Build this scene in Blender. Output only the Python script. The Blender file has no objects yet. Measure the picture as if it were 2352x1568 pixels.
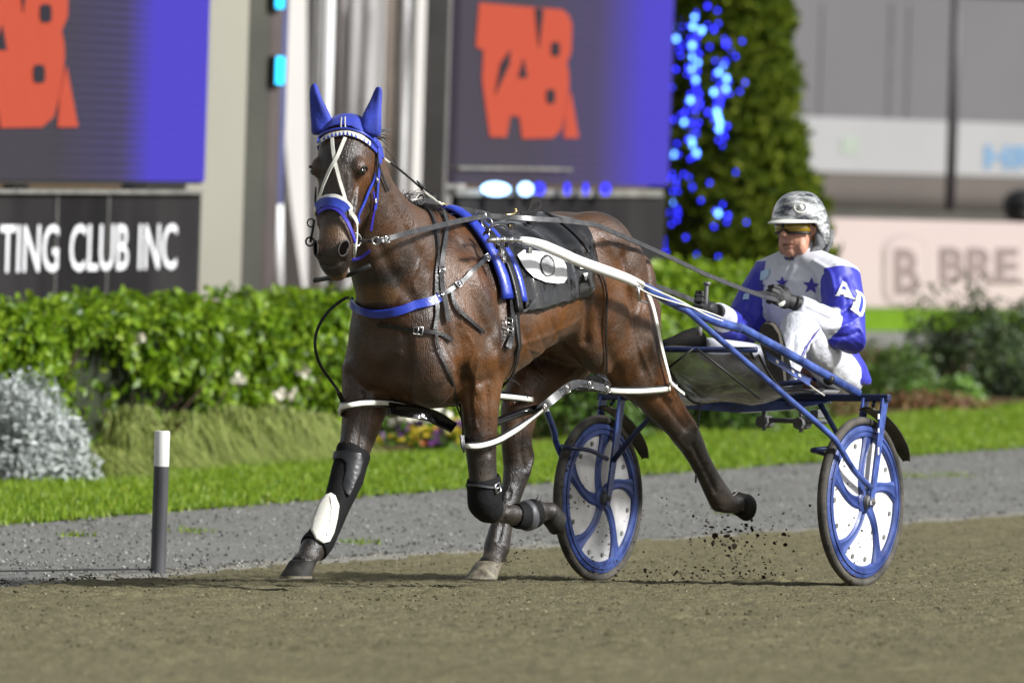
import bpy, bmesh, math, random
import numpy as np
from mathutils import Vector, Matrix
from mathutils.bvhtree import BVHTree

random.seed(7); rng = np.random.default_rng(7)
scene = bpy.context.scene
COL = scene.collection

# ------------------------------------------------------------------ camera
# Long telephoto from the outside fence, camera 2 m up, slightly tilted (roll).
F = 20000.0; CX, CY = 1176.0, 784.0          # focal length in units of a 2352 wide frame
PITCH = math.atan((CY - 290) / F); ROLL = math.radians(1.8); CAMZ = 2.0
_fw = Vector((0, math.cos(PITCH), -math.sin(PITCH))); _rt = Vector((1, 0, 0)); _up = _rt.cross(_fw)
R2 = _rt * math.cos(ROLL) + _up * math.sin(ROLL)
U2 = -_rt * math.sin(ROLL) + _up * math.cos(ROLL)
CAM = Vector((0, 0, CAMZ))
cam_d = bpy.data.cameras.new('camera'); cam = bpy.data.objects.new('camera', cam_d); COL.objects.link(cam)
cam.matrix_world = Matrix((( R2.x, U2.x, -_fw.x, CAM.x), (R2.y, U2.y, -_fw.y, CAM.y), (R2.z, U2.z, -_fw.z, CAM.z), (0, 0, 0, 1)))
cam_d.sensor_width = 36; cam_d.lens = 36 * F / 2352; cam_d.clip_start = 0.5; cam_d.clip_end = 2000
cam_d.dof.use_dof = True; cam_d.dof.focus_distance = 35.6; cam_d.dof.aperture_fstop = 4.3
scene.camera = cam

# ------------------------------------------------------------------ light
SUN_EL = math.radians(34); SUN_AZ = math.radians(112)      # azimuth clockwise from +Y
world = bpy.data.worlds.new('World'); scene.world = world; world.use_nodes = True
nt = world.node_tree; nt.nodes.clear()
sky = nt.nodes.new('ShaderNodeTexSky'); sky.sky_type = 'NISHITA'; sky.sun_disc = False
sky.sun_elevation = SUN_EL; sky.sun_rotation = SUN_AZ; sky.dust_density = 2.0
hs = nt.nodes.new('ShaderNodeHueSaturation'); hs.inputs['Saturation'].default_value = 0.22
bg = nt.nodes.new('ShaderNodeBackground'); bg.inputs[1].default_value = 0.082
wo = nt.nodes.new('ShaderNodeOutputWorld')
nt.links.new(sky.outputs[0], hs.inputs['Color']); nt.links.new(hs.outputs[0], bg.inputs[0]); nt.links.new(bg.outputs[0], wo.inputs[0])
sd = bpy.data.lights.new('sun', 'SUN'); sd.energy = 4.7; sd.angle = math.radians(8.0); sd.color = (1.0, 0.995, 0.985)
sun = bpy.data.objects.new('sun', sd); COL.objects.link(sun)
_sdir = Vector((math.sin(SUN_AZ) * math.cos(SUN_EL), math.cos(SUN_AZ) * math.cos(SUN_EL), math.sin(SUN_EL)))
sun.rotation_euler = _sdir.to_track_quat('Z', 'Y').to_euler(); sun.location = (10, 20, 20)

scene.view_settings.view_transform = 'Standard'; scene.view_settings.look = 'None'
scene.view_settings.exposure = 0.5; scene.view_settings.gamma = 1.0
scene.cycles.use_denoising = True
scene.cycles.max_bounces = 6; scene.cycles.transparent_max_bounces = 12

# ------------------------------------------------------------------ geometry of the place
def ray(px, py): return _fw + R2 * ((px - CX) / F) + U2 * ((CY - py) / F)
def at(px, py, Z): return CAM + ray(px, py) * Z
def proj(P):
    v = P - CAM; z = v.dot(_fw)
    return CX + F * v.dot(R2) / z, CY - F * v.dot(U2) / z, z
HD = math.radians(31)                        # heading of horse and sulky, off the view axis
hx = Vector((-math.sin(HD), -math.cos(HD), 0)); hy = Vector((math.cos(HD), -math.sin(HD), 0))
O = Vector((0.9532, 37.1556, 0.0748))        # ground under the middle of the sulky axle
SLX, BANK = 0.0182, 0.038
Xh = (hx + Vector((0, 0, SLX))).normalized()
Yh = hy + Vector((0, 0, BANK)); Yh = (Yh - Xh * Yh.dot(Xh)).normalized(); Zh = Xh.cross(Yh)
def W(x, y, z): return O + Xh * x + Yh * y + Zh * z          # horse frame: forward, left, up
def L(P):
    v = P - O; return Vector((v.dot(Xh), v.dot(Yh), v.dot(Zh)))
def loc(px, py, Y):                          # point at lateral offset Y seen at a picture point, horse frame
    d = ray(px, py); t = (Y - (CAM - O).dot(Yh)) / d.dot(Yh)
    return L(CAM + d * t)
def locX(px, py, X):
    d = ray(px, py); t = (X - (CAM - O).dot(Xh)) / d.dot(Xh)
    return L(CAM + d * t)
def PW(px, py, Y): v = loc(px, py, Y); return W(*v)
def sclamp(v, lo, hi):
    return lo + (hi - lo) * 0.5 * (1 + math.tanh(2 * ((v - lo) / (hi - lo) - 0.5)))  if False else max(lo, min(hi, v))
def gz(x, y):                                # ground height: banked track, flat infield
    v = Vector((x, y, 0)) - Vector((O.x, O.y, 0)); a = v.dot(hx); b = v.dot(hy)
    return O.z + SLX * max(-1.5, min(5.0, a)) + BANK * (b if b > -2.5 else -2.5)
def ground(px, py):
    d = ray(px, py); t = 40.0
    for _ in range(40):
        p = CAM + d * t; z = gz(p.x, p.y); t += 0.7 * ((z - p.z) / d.z)
    p = CAM + d * t; return Vector((p.x, p.y, gz(p.x, p.y)))

# ------------------------------------------------------------------ object helpers
def tag(o, label=None, cat=None, group=None, kind=None):
    if label: o['label'] = label
    if cat: o['category'] = cat
    if group: o['group'] = group
    if kind: o['kind'] = kind
    return o
def empty(name, locn, label, cat, group=None):
    o = bpy.data.objects.new(name, None); COL.objects.link(o); o.location = locn; o.empty_display_size = 0.1
    return tag(o, label, cat, group)
def root_of(o):
    v = Vector((0, 0, 0))
    while o is not None: v += o.location; o = o.parent
    return v
class MB:
    """collects geometry in world coordinates; build() links it as one mesh"""
    def __init__(s): s.v = []; s.f = []; s.m = []
    def add(s, vs, fs, mi=0):
        n = len(s.v); s.v += [tuple(v) for v in vs]; s.f += [tuple(i + n for i in f) for f in fs]; s.m += [mi] * len(fs); return s
    def box(s, c, ax, ay, az, mi=0):         # centre and three half-axis vectors
        c = Vector(c); vs = [c + ax * i + ay * j + az * k for i in (-1, 1) for j in (-1, 1) for k in (-1, 1)]
        return s.add(vs, [(0, 1, 3, 2), (4, 6, 7, 5), (0, 4, 5, 1), (2, 3, 7, 6), (0, 2, 6, 4), (1, 5, 7, 3)], mi)
    def loft(s, rings, cap=True, mi=0, close=False):
        n = len(rings[0]); vs = [p for r in rings for p in r]; fs = []
        m = len(rings)
        for i in range(m if close else m - 1):
            k = (i + 1) % m
            for j in range(n):
                fs.append((i * n + j, i * n + (j + 1) % n, k * n + (j + 1) % n, k * n + j))
        if cap and not close: fs += [tuple(range(n - 1, -1, -1)), tuple(range((m - 1) * n, m * n))]
        return s.add(vs, fs, mi)
    def tube(s, pts, r, n=10, cap=True, mi=0, close=False):
        pts = [Vector(p) for p in pts]; k = len(pts)
        rr = r if isinstance(r, (list, tuple)) else [r] * k
        rings = []; ref = None
        for i, p in enumerate(pts):
            if close: t = pts[(i + 1) % k] - pts[i - 1]
            else: t = pts[min(i + 1, k - 1)] - pts[max(i - 1, 0)]
            t.normalize()
            if ref is None:
                ref = t.orthogonal().normalized()
            ref = (ref - t * ref.dot(t)).normalized(); b = t.cross(ref)
            rings.append([p + (ref * math.cos(a) + b * math.sin(a)) * rr[i] for a in [2 * math.pi * q / n for q in range(n)]])
        return s.loft(rings, cap, mi, close)
    def strap(s, pts, nrm, w, th=0.004, mi=0, close=False):   # flat strap; nrm per point = outward normal
        pts = [Vector(p) for p in pts]; k = len(pts); rings = []
        ww = w if isinstance(w, (list, tuple)) else [w] * k
        for i, p in enumerate(pts):
            t = (pts[(i + 1) % k] - pts[i - 1]) if close else (pts[min(i + 1, k - 1)] - pts[max(i - 1, 0)])
            t.normalize(); n = nrm[i] if isinstance(nrm, list) else nrm
            n = (n - t * n.dot(t)); n = n.normalized() if n.length > 1e-6 else t.orthogonal().normalized()
            b = t.cross(n) * (ww[i] / 2); q = n * th
            rings.append([p - b, p + b, p + b + q, p - b + q])
        return s.loft(rings, True, mi, close)
    def ell(s, c, ax, ay, az, nu=16, nv=10, mi=0):
        c = Vector(c); vs = [c + az]; fs = []
        for i in range(1, nv):
            ph = math.pi * i / nv
            for j in range(nu):
                th = 2 * math.pi * j / nu
                vs.append(c + az * math.cos(ph) + (ax * math.cos(th) + ay * math.sin(th)) * math.sin(ph))
        vs.append(c - az); e = len(vs) - 1
        for j in range(nu):
            fs.append((0, 1 + j, 1 + (j + 1) % nu)); fs.append((e, e - nu + (j + 1) % nu, e - nu + j))
        for i in range(nv - 2):
            for j in range(nu):
                a = 1 + i * nu + j; b = 1 + i * nu + (j + 1) % nu; fs.append((a, a + nu, b + nu, b))
        return s.add(vs, fs, mi)
    def prism(s, poly, d, mi=0):             # polygon (world points) extruded by vector d
        n = len(poly); vs = [Vector(p) for p in poly] + [Vector(p) + d for p in poly]
        return s.add(vs, [tuple(range(n)), tuple(range(2 * n - 1, n - 1, -1))] + [(i, i + n, (i + 1) % n + n, (i + 1) % n) for i in range(n)], mi)
    def build(s, name, mat, parent=None, smooth=False, label=None, org=None, bevel=0, recalc=True):
        off = root_of(parent) if parent else (Vector(org) if org else Vector((0, 0, 0)))
        me = bpy.data.meshes.new(name)
        me.from_pydata([(v[0] - off.x, v[1] - off.y, v[2] - off.z) for v in s.v], [], s.f)
        mats = mat if isinstance(mat, (list, tuple)) else [mat]
        for m in mats: me.materials.append(m)
        if len(mats) > 1: me.polygons.foreach_set('material_index', s.m)
        if recalc:
            bm = bmesh.new(); bm.from_mesh(me); bmesh.ops.recalc_face_normals(bm, faces=bm.faces); bm.to_mesh(me); bm.free()
        if smooth: me.polygons.foreach_set('use_smooth', [True] * len(me.polygons))
        me.update()
        o = bpy.data.objects.new(name, me); COL.objects.link(o)
        if parent: o.parent = parent
        elif org: o.location = off
        if smooth == 'auto':
            md = o.modifiers.new('edge', 'EDGE_SPLIT'); md.split_angle = math.radians(38)
        if bevel:
            md = o.modifiers.new('bevel', 'BEVEL'); md.width = bevel; md.segments = 2; md.limit_method = 'ANGLE'
        if label: o['label'] = label
        return o
def blend(mb, name, mat, parent, voxel=0.012, smooth=4, factor=0.5, post=None):
    """union of the shapes in mb grown into one continuous skin"""
    o = mb.build(name, mat, parent)
    r = o.modifiers.new('r', 'REMESH'); r.mode = 'VOXEL'; r.voxel_size = voxel; r.use_smooth_shade = True
    sm = o.modifiers.new('s', 'SMOOTH'); sm.factor = factor; sm.iterations = smooth
    dg = bpy.context.evaluated_depsgraph_get(); dg.update()
    me = bpy.data.meshes.new_from_object(o.evaluated_get(dg)); o.modifiers.clear()
    old = o.data; o.data = me; bpy.data.meshes.remove(old); me.name = name
    me.polygons.foreach_set('use_smooth', [True] * len(me.polygons))
    if post: post(o)
    return o
def world_bvh(*objs):
    vs = []; fs = []
    for o in objs:
        off = root_of(o); n = len(vs)
        vs += [v.co + off for v in o.data.vertices]; fs += [tuple(i + n for i in p.vertices) for p in o.data.polygons]
    return BVHTree.FromPolygons(vs, fs)
def text_mesh(s, size, bold=0.0):
    c = bpy.data.curves.new('t', 'FONT'); c.body = s; c.size = size; c.offset = bold; c.resolution_u = 3; c.space_word = 1.25
    o = bpy.data.objects.new('t', c); COL.objects.link(o)
    dg = bpy.context.evaluated_depsgraph_get(); dg.update(); me = bpy.data.meshes.new_from_object(o.evaluated_get(dg))
    vs = [v.co.copy() for v in me.vertices]; fs = [tuple(p.vertices) for p in me.polygons]
    bpy.data.objects.remove(o); bpy.data.curves.remove(c); bpy.data.meshes.remove(me)
    return vs, fs
def islands(vs, fs, name, m, parent, recalc=False):
    """one object for every connected piece (letters)"""
    par = list(range(len(vs)))
    def find(i):
        while par[i] != i: par[i] = par[par[i]]; i = par[i]
        return i
    for f in fs:
        for i in f[1:]: par[find(i)] = find(f[0])
    g = {}
    for f in fs: g.setdefault(find(f[0]), []).append(f)
    out = []
    for ff in g.values():
        ids = sorted({i for f in ff for i in f}); mp = {i: k for k, i in enumerate(ids)}
        out.append(MB().add([vs[i] for i in ids], [tuple(mp[i] for i in f) for f in ff]).build(name, m, parent, recalc=recalc))
    return out
def smoothpath(pts, n=4):                    # Catmull-Rom through tuples of any length
    pts = [tuple(p) for p in pts]; out = []
    for i in range(len(pts) - 1):
        p0 = pts[max(i - 1, 0)]; p1 = pts[i]; p2 = pts[i + 1]; p3 = pts[min(i + 2, len(pts) - 1)]
        for k in range(n):
            t = k / n
            out.append(tuple(0.5 * ((2 * b) + (-a + c) * t + (2 * a - 5 * b + 4 * c - d) * t * t + (-a + 3 * b - 3 * c + d) * t ** 3) for a, b, c, d in zip(p0, p1, p2, p3)))
    out.append(pts[-1]); return out

# ------------------------------------------------------------------ materials
def mat(name, base, rough=0.5, metal=0.0, var=0.12, scale=6.0, bump=0.0, bscale=60.0, coat=0.0, spec=0.5, col2=None, detail=6.0,
        emit=None, estr=1.0, sheen=0.0, rvar=0.0, trans=0.0, stretch=None, dist=0.02):
    m = bpy.data.materials.new(name); m.use_nodes = True; t = m.node_tree; b = t.nodes['Principled BSDF']
    b.inputs['Roughness'].default_value = rough; b.inputs['Metallic'].default_value = metal
    b.inputs['Specular IOR Level'].default_value = spec; b.inputs['Coat Weight'].default_value = coat
    b.inputs['Sheen Weight'].default_value = sheen; b.inputs['Transmission Weight'].default_value = trans
    tc = t.nodes.new('ShaderNodeTexCoord'); src = tc.outputs['Object']
    if stretch:
        mp = t.nodes.new('ShaderNodeMapping'); mp.inputs['Scale'].default_value = stretch; t.links.new(src, mp.inputs[0]); src = mp.outputs[0]
    n = t.nodes.new('ShaderNodeTexNoise'); n.inputs['Scale'].default_value = scale; n.inputs['Detail'].default_value = detail
    t.links.new(src, n.inputs['Vector'])
    r = t.nodes.new('ShaderNodeValToRGB'); r.color_ramp.elements[0].position = 0.32; r.color_ramp.elements[1].position = 0.68
    c = Vector(base[:3]); c2 = Vector(col2[:3]) if col2 else c
    a0 = [max(0, x * (1 - var)) for x in c]; a1 = [min(1, x * (1 + var)) for x in c2]
    r.color_ramp.elements[0].color = (*a0, 1); r.color_ramp.elements[1].color = (*a1, 1)
    t.links.new(n.outputs['Fac'], r.inputs[0]); t.links.new(r.outputs[0], b.inputs['Base Color'])
    if rvar:
        mr = t.nodes.new('ShaderNodeMapRange'); mr.inputs[1].default_value = 0.3; mr.inputs[2].default_value = 0.7
        mr.inputs[3].default_value = max(0, rough - rvar); mr.inputs[4].default_value = min(1, rough + rvar)
        t.links.new(n.outputs['Fac'], mr.inputs[0]); t.links.new(mr.outputs[0], b.inputs['Roughness'])
    if bump:
        n2 = t.nodes.new('ShaderNodeTexNoise'); n2.inputs['Scale'].default_value = bscale; n2.inputs['Detail'].default_value = 4
        t.links.new(src, n2.inputs['Vector'])
        bp = t.nodes.new('ShaderNodeBump'); bp.inputs['Strength'].default_value = bump; bp.inputs['Distance'].default_value = dist
        t.links.new(n2.outputs['Fac'], bp.inputs['Height']); t.links.new(bp.outputs[0], b.inputs['Normal'])
    if emit:
        b.inputs['Emission Color'].default_value = (*emit, 1); b.inputs['Emission Strength'].default_value = estr
    return m
def leafmat(name, cols, rough=0.45, transl=0.35, spec=0.4):
    m = bpy.data.materials.new(name); m.use_nodes = True; t = m.node_tree; b = t.nodes['Principled BSDF']
    g = t.nodes.new('ShaderNodeNewGeometry'); r = t.nodes.new('ShaderNodeValToRGB')
    el = r.color_ramp.elements; el[0].color = (*cols[0], 1); el[1].color = (*cols[-1], 1)
    for i, c in enumerate(cols[1:-1]): e = el.new((i + 1) / (len(cols) - 1)); e.color = (*c, 1)
    t.links.new(g.outputs['Random Per Island'], r.inputs[0]); t.links.new(r.outputs[0], b.inputs['Base Color'])
    b.inputs['Roughness'].default_value = rough; b.inputs['Specular IOR Level'].default_value = spec
    tr = t.nodes.new('ShaderNodeBsdfTranslucent'); t.links.new(r.outputs[0], tr.inputs[0])
    mx = t.nodes.new('ShaderNodeMixShader'); mx.inputs[0].default_value = transl
    t.links.new(b.outputs[0], mx.inputs[1]); t.links.new(tr.outputs[0], mx.inputs[2]); t.links.new(mx.outputs[0], t.nodes['Material Output'].inputs[0])
    return m
def emitmat(name, col, s):
    return mat(name, (0.01, 0.01, 0.012), 0.6, emit=col, estr=s, spec=0.03)
M = {}
M['white_paint'] = mat('white_paint', (0.78, 0.78, 0.77), 0.3, var=0.05, coat=0.3)
M['blue_metal'] = mat('blue_metal', (0.020, 0.045, 0.20), 0.34, metal=0.0, var=0.35, scale=14, coat=0.5, rvar=0.12, col2=(0.045, 0.085, 0.30))
M['dark_blue'] = mat('dark_blue', (0.012, 0.02, 0.07), 0.4, var=0.3, scale=10)
M['blue_rim'] = mat('blue_rim', (0.016, 0.036, 0.165), 0.45, var=0.3, scale=9, rvar=0.1, col2=(0.04, 0.070, 0.235), bump=0.1, bscale=30)
M['rubber'] = mat('rubber', (0.022, 0.021, 0.019), 0.8, var=0.4, scale=9, col2=(0.065, 0.058, 0.047), bump=0.2)
M['chrome'] = mat('chrome', (0.62, 0.62, 0.62), 0.22, metal=1.0, var=0.2, scale=30)
M['brass'] = mat('brass', (0.7, 0.55, 0.25), 0.3, metal=1.0, var=0.1)
M['leather'] = mat('leather', (0.008, 0.0075, 0.0075), 0.42, var=0.4, scale=25, bump=0.15, bscale=120, rvar=0.1)
M['leather_grey'] = mat('leather_grey', (0.035, 0.035, 0.037), 0.36, var=0.4, scale=20, rvar=0.1)
M['blue_vinyl'] = mat('blue_vinyl', (0.02, 0.045, 0.38), 0.36, var=0.2, scale=18, coat=0.25, bump=0.1, bscale=60)
M['blue_fabric'] = mat('blue_fabric', (0.016, 0.035, 0.33), 0.72, var=0.25, scale=14, bump=0.5, bscale=14, sheen=0.1)
M['purple_strap'] = mat('purple_strap', (0.04, 0.03, 0.42), 0.4, var=0.2)
M['white_strap'] = mat('white_strap', (0.70, 0.69, 0.62), 0.45, var=0.12, scale=30)
M['black_rubber'] = mat('black_rubber', (0.008, 0.008, 0.0085), 0.5, var=0.3)
M['patent'] = mat('patent', (0.006, 0.006, 0.007), 0.14, var=0.3, coat=0.7, bump=0.5, bscale=7, dist=0.04)
# =================================================================== GROUND
def track_material(name, c0, c1, c2, s1=18, s2=70):
    m = bpy.data.materials.new(name); m.use_nodes = True; t = m.node_tree; b = t.nodes['Principled BSDF']; N = t.nodes.new; K = t.links.new
    tc = N('ShaderNodeTexCoord')
    n1 = N('ShaderNodeTexNoise'); n1.inputs['Scale'].default_value = s1; n1.inputs['Detail'].default_value = 8; n1.inputs['Roughness'].default_value = 0.7
    n2 = N('ShaderNodeTexNoise'); n2.inputs['Scale'].default_value = s2; n2.inputs['Detail'].default_value = 4
    n3 = N('ShaderNodeTexNoise'); n3.inputs['Scale'].default_value = 0.9; n3.inputs['Detail'].default_value = 5
    for n in (n1, n2, n3): K(tc.outputs['Object'], n.inputs['Vector'])
    r = N('ShaderNodeValToRGB'); e = r.color_ramp.elements; e[0].position = 0.30; e[0].color = (*c0, 1); e[1].position = 0.72; e[1].color = (*c2, 1); q = e.new(0.5); q.color = (*c1, 1)
    ma = N('ShaderNodeMath'); ma.operation = 'MULTIPLY_ADD'; ma.inputs[1].default_value = 0.55; K(n2.outputs['Fac'], ma.inputs[0])
    mb_ = N('ShaderNodeMath'); mb_.operation = 'MULTIPLY_ADD'; mb_.inputs[1].default_value = 0.35; K(n1.outputs['Fac'], mb_.inputs[0])
    mc = N('ShaderNodeMath'); mc.operation = 'MULTIPLY'; mc.inputs[1].default_value = 0.12; K(n3.outputs['Fac'], mc.inputs[0])
    K(mc.outputs[0], mb_.inputs[2]); K(mb_.outputs[0], ma.inputs[2]); K(ma.outputs[0], r.inputs[0]); K(r.outputs[0], b.inputs['Base Color'])
    b.inputs['Roughness'].default_value = 0.95; b.inputs['Specular IOR Level'].default_value = 0.15
    bp = N('ShaderNodeBump'); bp.inputs['Strength'].default_value = 0.6; bp.inputs['Distance'].default_value = 0.012; K(n2.outputs['Fac'], bp.inputs['Height']); K(bp.outputs[0], b.inputs['Normal'])
    return m
M['track'] = track_material('track_sand', (0.035, 0.030, 0.016), (0.116, 0.104, 0.057), (0.25, 0.228, 0.14), 30, 95)
M['edge'] = track_material('edge_grit', (0.13, 0.125, 0.10), (0.215, 0.205, 0.17), (0.32, 0.31, 0.27), 14, 60)
M['gravel'] = track_material('gravel', (0.055, 0.055, 0.050), (0.142, 0.141, 0.131), (0.30, 0.30, 0.28), 22, 70)
M['lawn'] = track_material('lawn_soil', (0.06, 0.115, 0.006), (0.105, 0.20, 0.010), (0.15, 0.24, 0.02), 6, 40)
M['bed'] = track_material('bed_mulch', (0.025, 0.017, 0.010), (0.07, 0.045, 0.02), (0.14, 0.085, 0.04), 8, 40)
def edge(pxs):                               # a kerbless boundary line on the ground, drawn out past both sides of the view
    g = [ground(*p) for p in pxs]
    a = g[0] + (g[0] - g[1]).normalized() * 40; z = g[-1] + (g[-1] - g[-2]).normalized() * 120
    return [a] + g + [z]
L1 = edge([(0, 1352), (640, 1301), (1176, 1267), (1760, 1228), (2352, 1185)])
L1b = edge([(0, 1336), (640, 1286), (1176, 1253), (1760, 1216), (2352, 1174)])
L2 = edge([(0, 1205), (640, 1153), (1176, 1113), (1760, 1068), (2352, 1027)])
L3 = edge([(0, 1112), (640, 1062), (1176, 1022), (1760, 978), (2352, 928)])
def strip(A, B, name, m, dz=0.0, nu=40, nv=14, jit=0.0):
    def samp(Ln, n):
        d = [0]
        for i in range(len(Ln) - 1): d.append(d[-1] + (Ln[i + 1] - Ln[i]).length)
        out = []
        # dense in view, sparse outside
        ks = [0] + [d[1] + (d[-2] - d[1]) * k / (n - 3) for k in range(n - 2)] + [d[-1]]
        for s in ks:
            j = max(i for i in range(len(d)) if d[i] <= s + 1e-9); j = min(j, len(d) - 2)
            out.append(Ln[j].lerp(Ln[j + 1], (s - d[j]) / (d[j + 1] - d[j])))
        return out
    a = samp(A, nu); b = samp(B, nu); vs = []; fs = []
    for i in range(nu):
        for j in range(nv):
            p = a[i].lerp(b[i], j / (nv - 1))
            if jit and 0 < j < nv - 1: pass
            e = random.uniform(-jit, jit) if jit and j in (0, nv - 1) else 0
            p = p + Vector((e, e, 0)); vs.append(Vector((p.x, p.y, gz(p.x, p.y) + dz)))
    for i in range(nu - 1):
        for j in range(nv - 1): fs.append((i * nv + j, i * nv + j + 1, (i + 1) * nv + j + 1, (i + 1) * nv + j))
    o = MB().add(vs, fs).build(name, m, smooth=True); tag(o, kind='structure'); return o
far = [p + Vector((-9, 60, 0)) for p in L3]; near = [p - hx.cross(Vector((0, 0, 1))) * 0 + hy * 60 for p in L1]
strip(L1, near, 'track_base', M['track'], -0.016, 160, 160)
strip([p - hy * .12 for p in L1b], [p + hy * .10 for p in L1], 'track_edge', M['edge'], -0.005, 400, 5, 0.05)
strip(L2, L1b, 'gravel_apron', M['gravel'], -0.016, 120, 24, 0.0)
strip(L3, L2, 'lawn', M['lawn'], 0.004, 240, 20, 0.07)
strip(far, L3, 'garden_bed', M['bed'], 0.0, 60, 20)
gmb = MB()
for i in range(20):
    for j in range(20):
        x, y = -300 + 32 * i, -60 + 32 * j; gmb.add([(x, y, -0.35), (x + 32, y, -0.35), (x + 32, y + 32, -0.35), (x, y + 32, -0.35)], [(0, 1, 2, 3)])
tag(gmb.build('ground', M['bed']), kind='structure')

# ---- worked sand of the track: real relief where the camera looks
def vnoise(nx, ny, cell, seed):
    g = np.random.default_rng(seed).random((int(nx / cell) + 3, int(ny / cell) + 3))
    X = np.arange(nx) / cell; Y = np.arange(ny) / cell; i = X.astype(int); j = Y.astype(int); u = X - i; v = Y - j
    u = (u * u * (3 - 2 * u))[:, None]; v = (v * v * (3 - 2 * v))[None, :]
    return g[i][:, j] * (1 - u) * (1 - v) + g[i + 1][:, j] * u * (1 - v) + g[i][:, j + 1] * (1 - u) * v + g[i + 1][:, j + 1] * u * v
def gz_np(X, Y):
    a = (X - O.x) * hx.x + (Y - O.y) * hx.y; b = (X - O.x) * hy.x + (Y - O.y) * hy.y
    return O.z + SLX * np.clip(a, -1.5, 5.0) + BANK * np.maximum(b, -2.5), a, b
def side_np(Ln, X, Y):                       # >0 on the track side of the line
    best = np.full(X.shape, 1e18); s = np.zeros(X.shape)
    for p, q in zip(Ln[:-1], Ln[1:]):
        dx, dy = q.x - p.x, q.y - p.y; t = np.clip(((X - p.x) * dx + (Y - p.y) * dy) / (dx * dx + dy * dy), 0, 1)
        d = (p.x + t * dx - X) ** 2 + (p.y + t * dy - Y) ** 2; m_ = d < best; best = np.where(m_, d, best); s = np.where(m_, dy * (X - p.x) - dx * (Y - p.y), s)
    return np.sqrt(best) * np.sign(s)
def fine_sheet(name, m, x0, x1, y0, y1, st, keep, amp, kind='structure', base=0.004, worked=False):
    nx = int((x1 - x0) / st); ny = int((y1 - y0) / st)
    h = (vnoise(nx, ny, 2.2, 1) - .5) * 0.8 + (vnoise(nx, ny, 5, 2) - .5) * 1.0 + (vnoise(nx, ny, 17, 3) - .5) * 1.2
    h2 = vnoise(nx, ny, 3.1, 4); h = h + np.clip(h2 - .70, 0, 1) * 5.0 + np.clip(vnoise(nx, ny, 1.6, 5) - .66, 0, 1) * 4.0
    X, Y = np.meshgrid(x0 + np.arange(nx) * st, y0 + np.arange(ny) * st, indexing='ij'); G, A, B = gz_np(X, Y); Z = G + base + amp * h
    if worked:                               # harrow lines, wheel ruts and hoof prints
        Z += .0022 * np.sin(B * 46 + 1.5 * np.sin(A * .7)) - .012 * np.exp(-((np.abs(B) - .645) / .022) ** 2) * (A < -.05)
        r_ = np.random.default_rng(3)
        for k in range(150):
            ca, cb = r_.uniform(-12, 12), (r_.normal(0, .2) if k < 40 else r_.uniform(-3, 6)); dd = ((A - ca) / .085) ** 2 + ((B - cb) / .06) ** 2; Z += np.where(dd < 6, -.014 * np.exp(-dd) + .010 * np.exp(-(np.sqrt(dd) - 1.5) ** 2 * 4), 0)
    Z -= .05 * np.clip((np.abs(X) - .062 * Y - .9) / .3, 0, 1)      # sinks below the coarse sheet at its rim
    ok_ = keep(X, Y); idx = -np.ones((nx, ny), int); idx[ok_] = np.arange(ok_.sum())
    vs = np.stack([X[ok_], Y[ok_], Z[ok_]], 1)
    a = idx[:-1, :-1]; b = idx[1:, :-1]; c = idx[1:, 1:]; d = idx[:-1, 1:]; ok = (a >= 0) & (b >= 0) & (c >= 0) & (d >= 0); fs = np.stack([a[ok], b[ok], c[ok], d[ok]], 1)
    me = bpy.data.meshes.new(name); me.vertices.add(len(vs)); me.vertices.foreach_set('co', vs.ravel()); me.loops.add(fs.size); me.loops.foreach_set('vertex_index', fs.ravel()); me.polygons.add(len(fs)); me.polygons.foreach_set('loop_start', np.arange(len(fs)) * 4); me.polygons.foreach_set('loop_total', np.full(len(fs), 4))
    me.update(calc_edges=True); me.materials.append(m); me.polygons.foreach_set('use_smooth', [True] * len(me.polygons)); me.update()
    o = bpy.data.objects.new(name, me); COL.objects.link(o); return tag(o, kind=kind)
def side(Ln, x, y):                          # >0 on the track side of the line
    best = 1e9; s = 0
    for i in range(len(Ln) - 1):
        a, b = Ln[i], Ln[i + 1]; dx, dy = b.x - a.x, b.y - a.y; t = max(0, min(1, ((x - a.x) * dx + (y - a.y) * dy) / (dx * dx + dy * dy)))
        qx, qy = a.x + t * dx - x, a.y + t * dy - y; q = qx * qx + qy * qy
        if q < best: best = q; s = (dy * (x - a.x) - dx * (y - a.y))
    return math.copysign(math.sqrt(best), s)
def vn2(x, y): return .5 + .25 * np.sin(x * 9 + y * 5) + .25 * np.sin(x * 23 - y * 17)
fine_sheet('track', M['track'], -4.4, 4.4, 22.0, 48.0, 0.022, lambda x, y: (np.abs(x) < 0.062 * y + 1.2) & (side_np(L1, x, y) > -0.10 * vn2(x, y)), 0.0065, worked=True)
fine_sheet('gravel', M['gravel'], -5.0, 5.0, 33.0, 62.0, 0.036, lambda x, y: (np.abs(x) < 0.062 * y + 1.2) & (side_np(L1b, x, y) < 0.10 * vn2(x, y)) & (side_np(L2, x, y) > -0.03), 0.005, base=-0.005)
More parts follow.
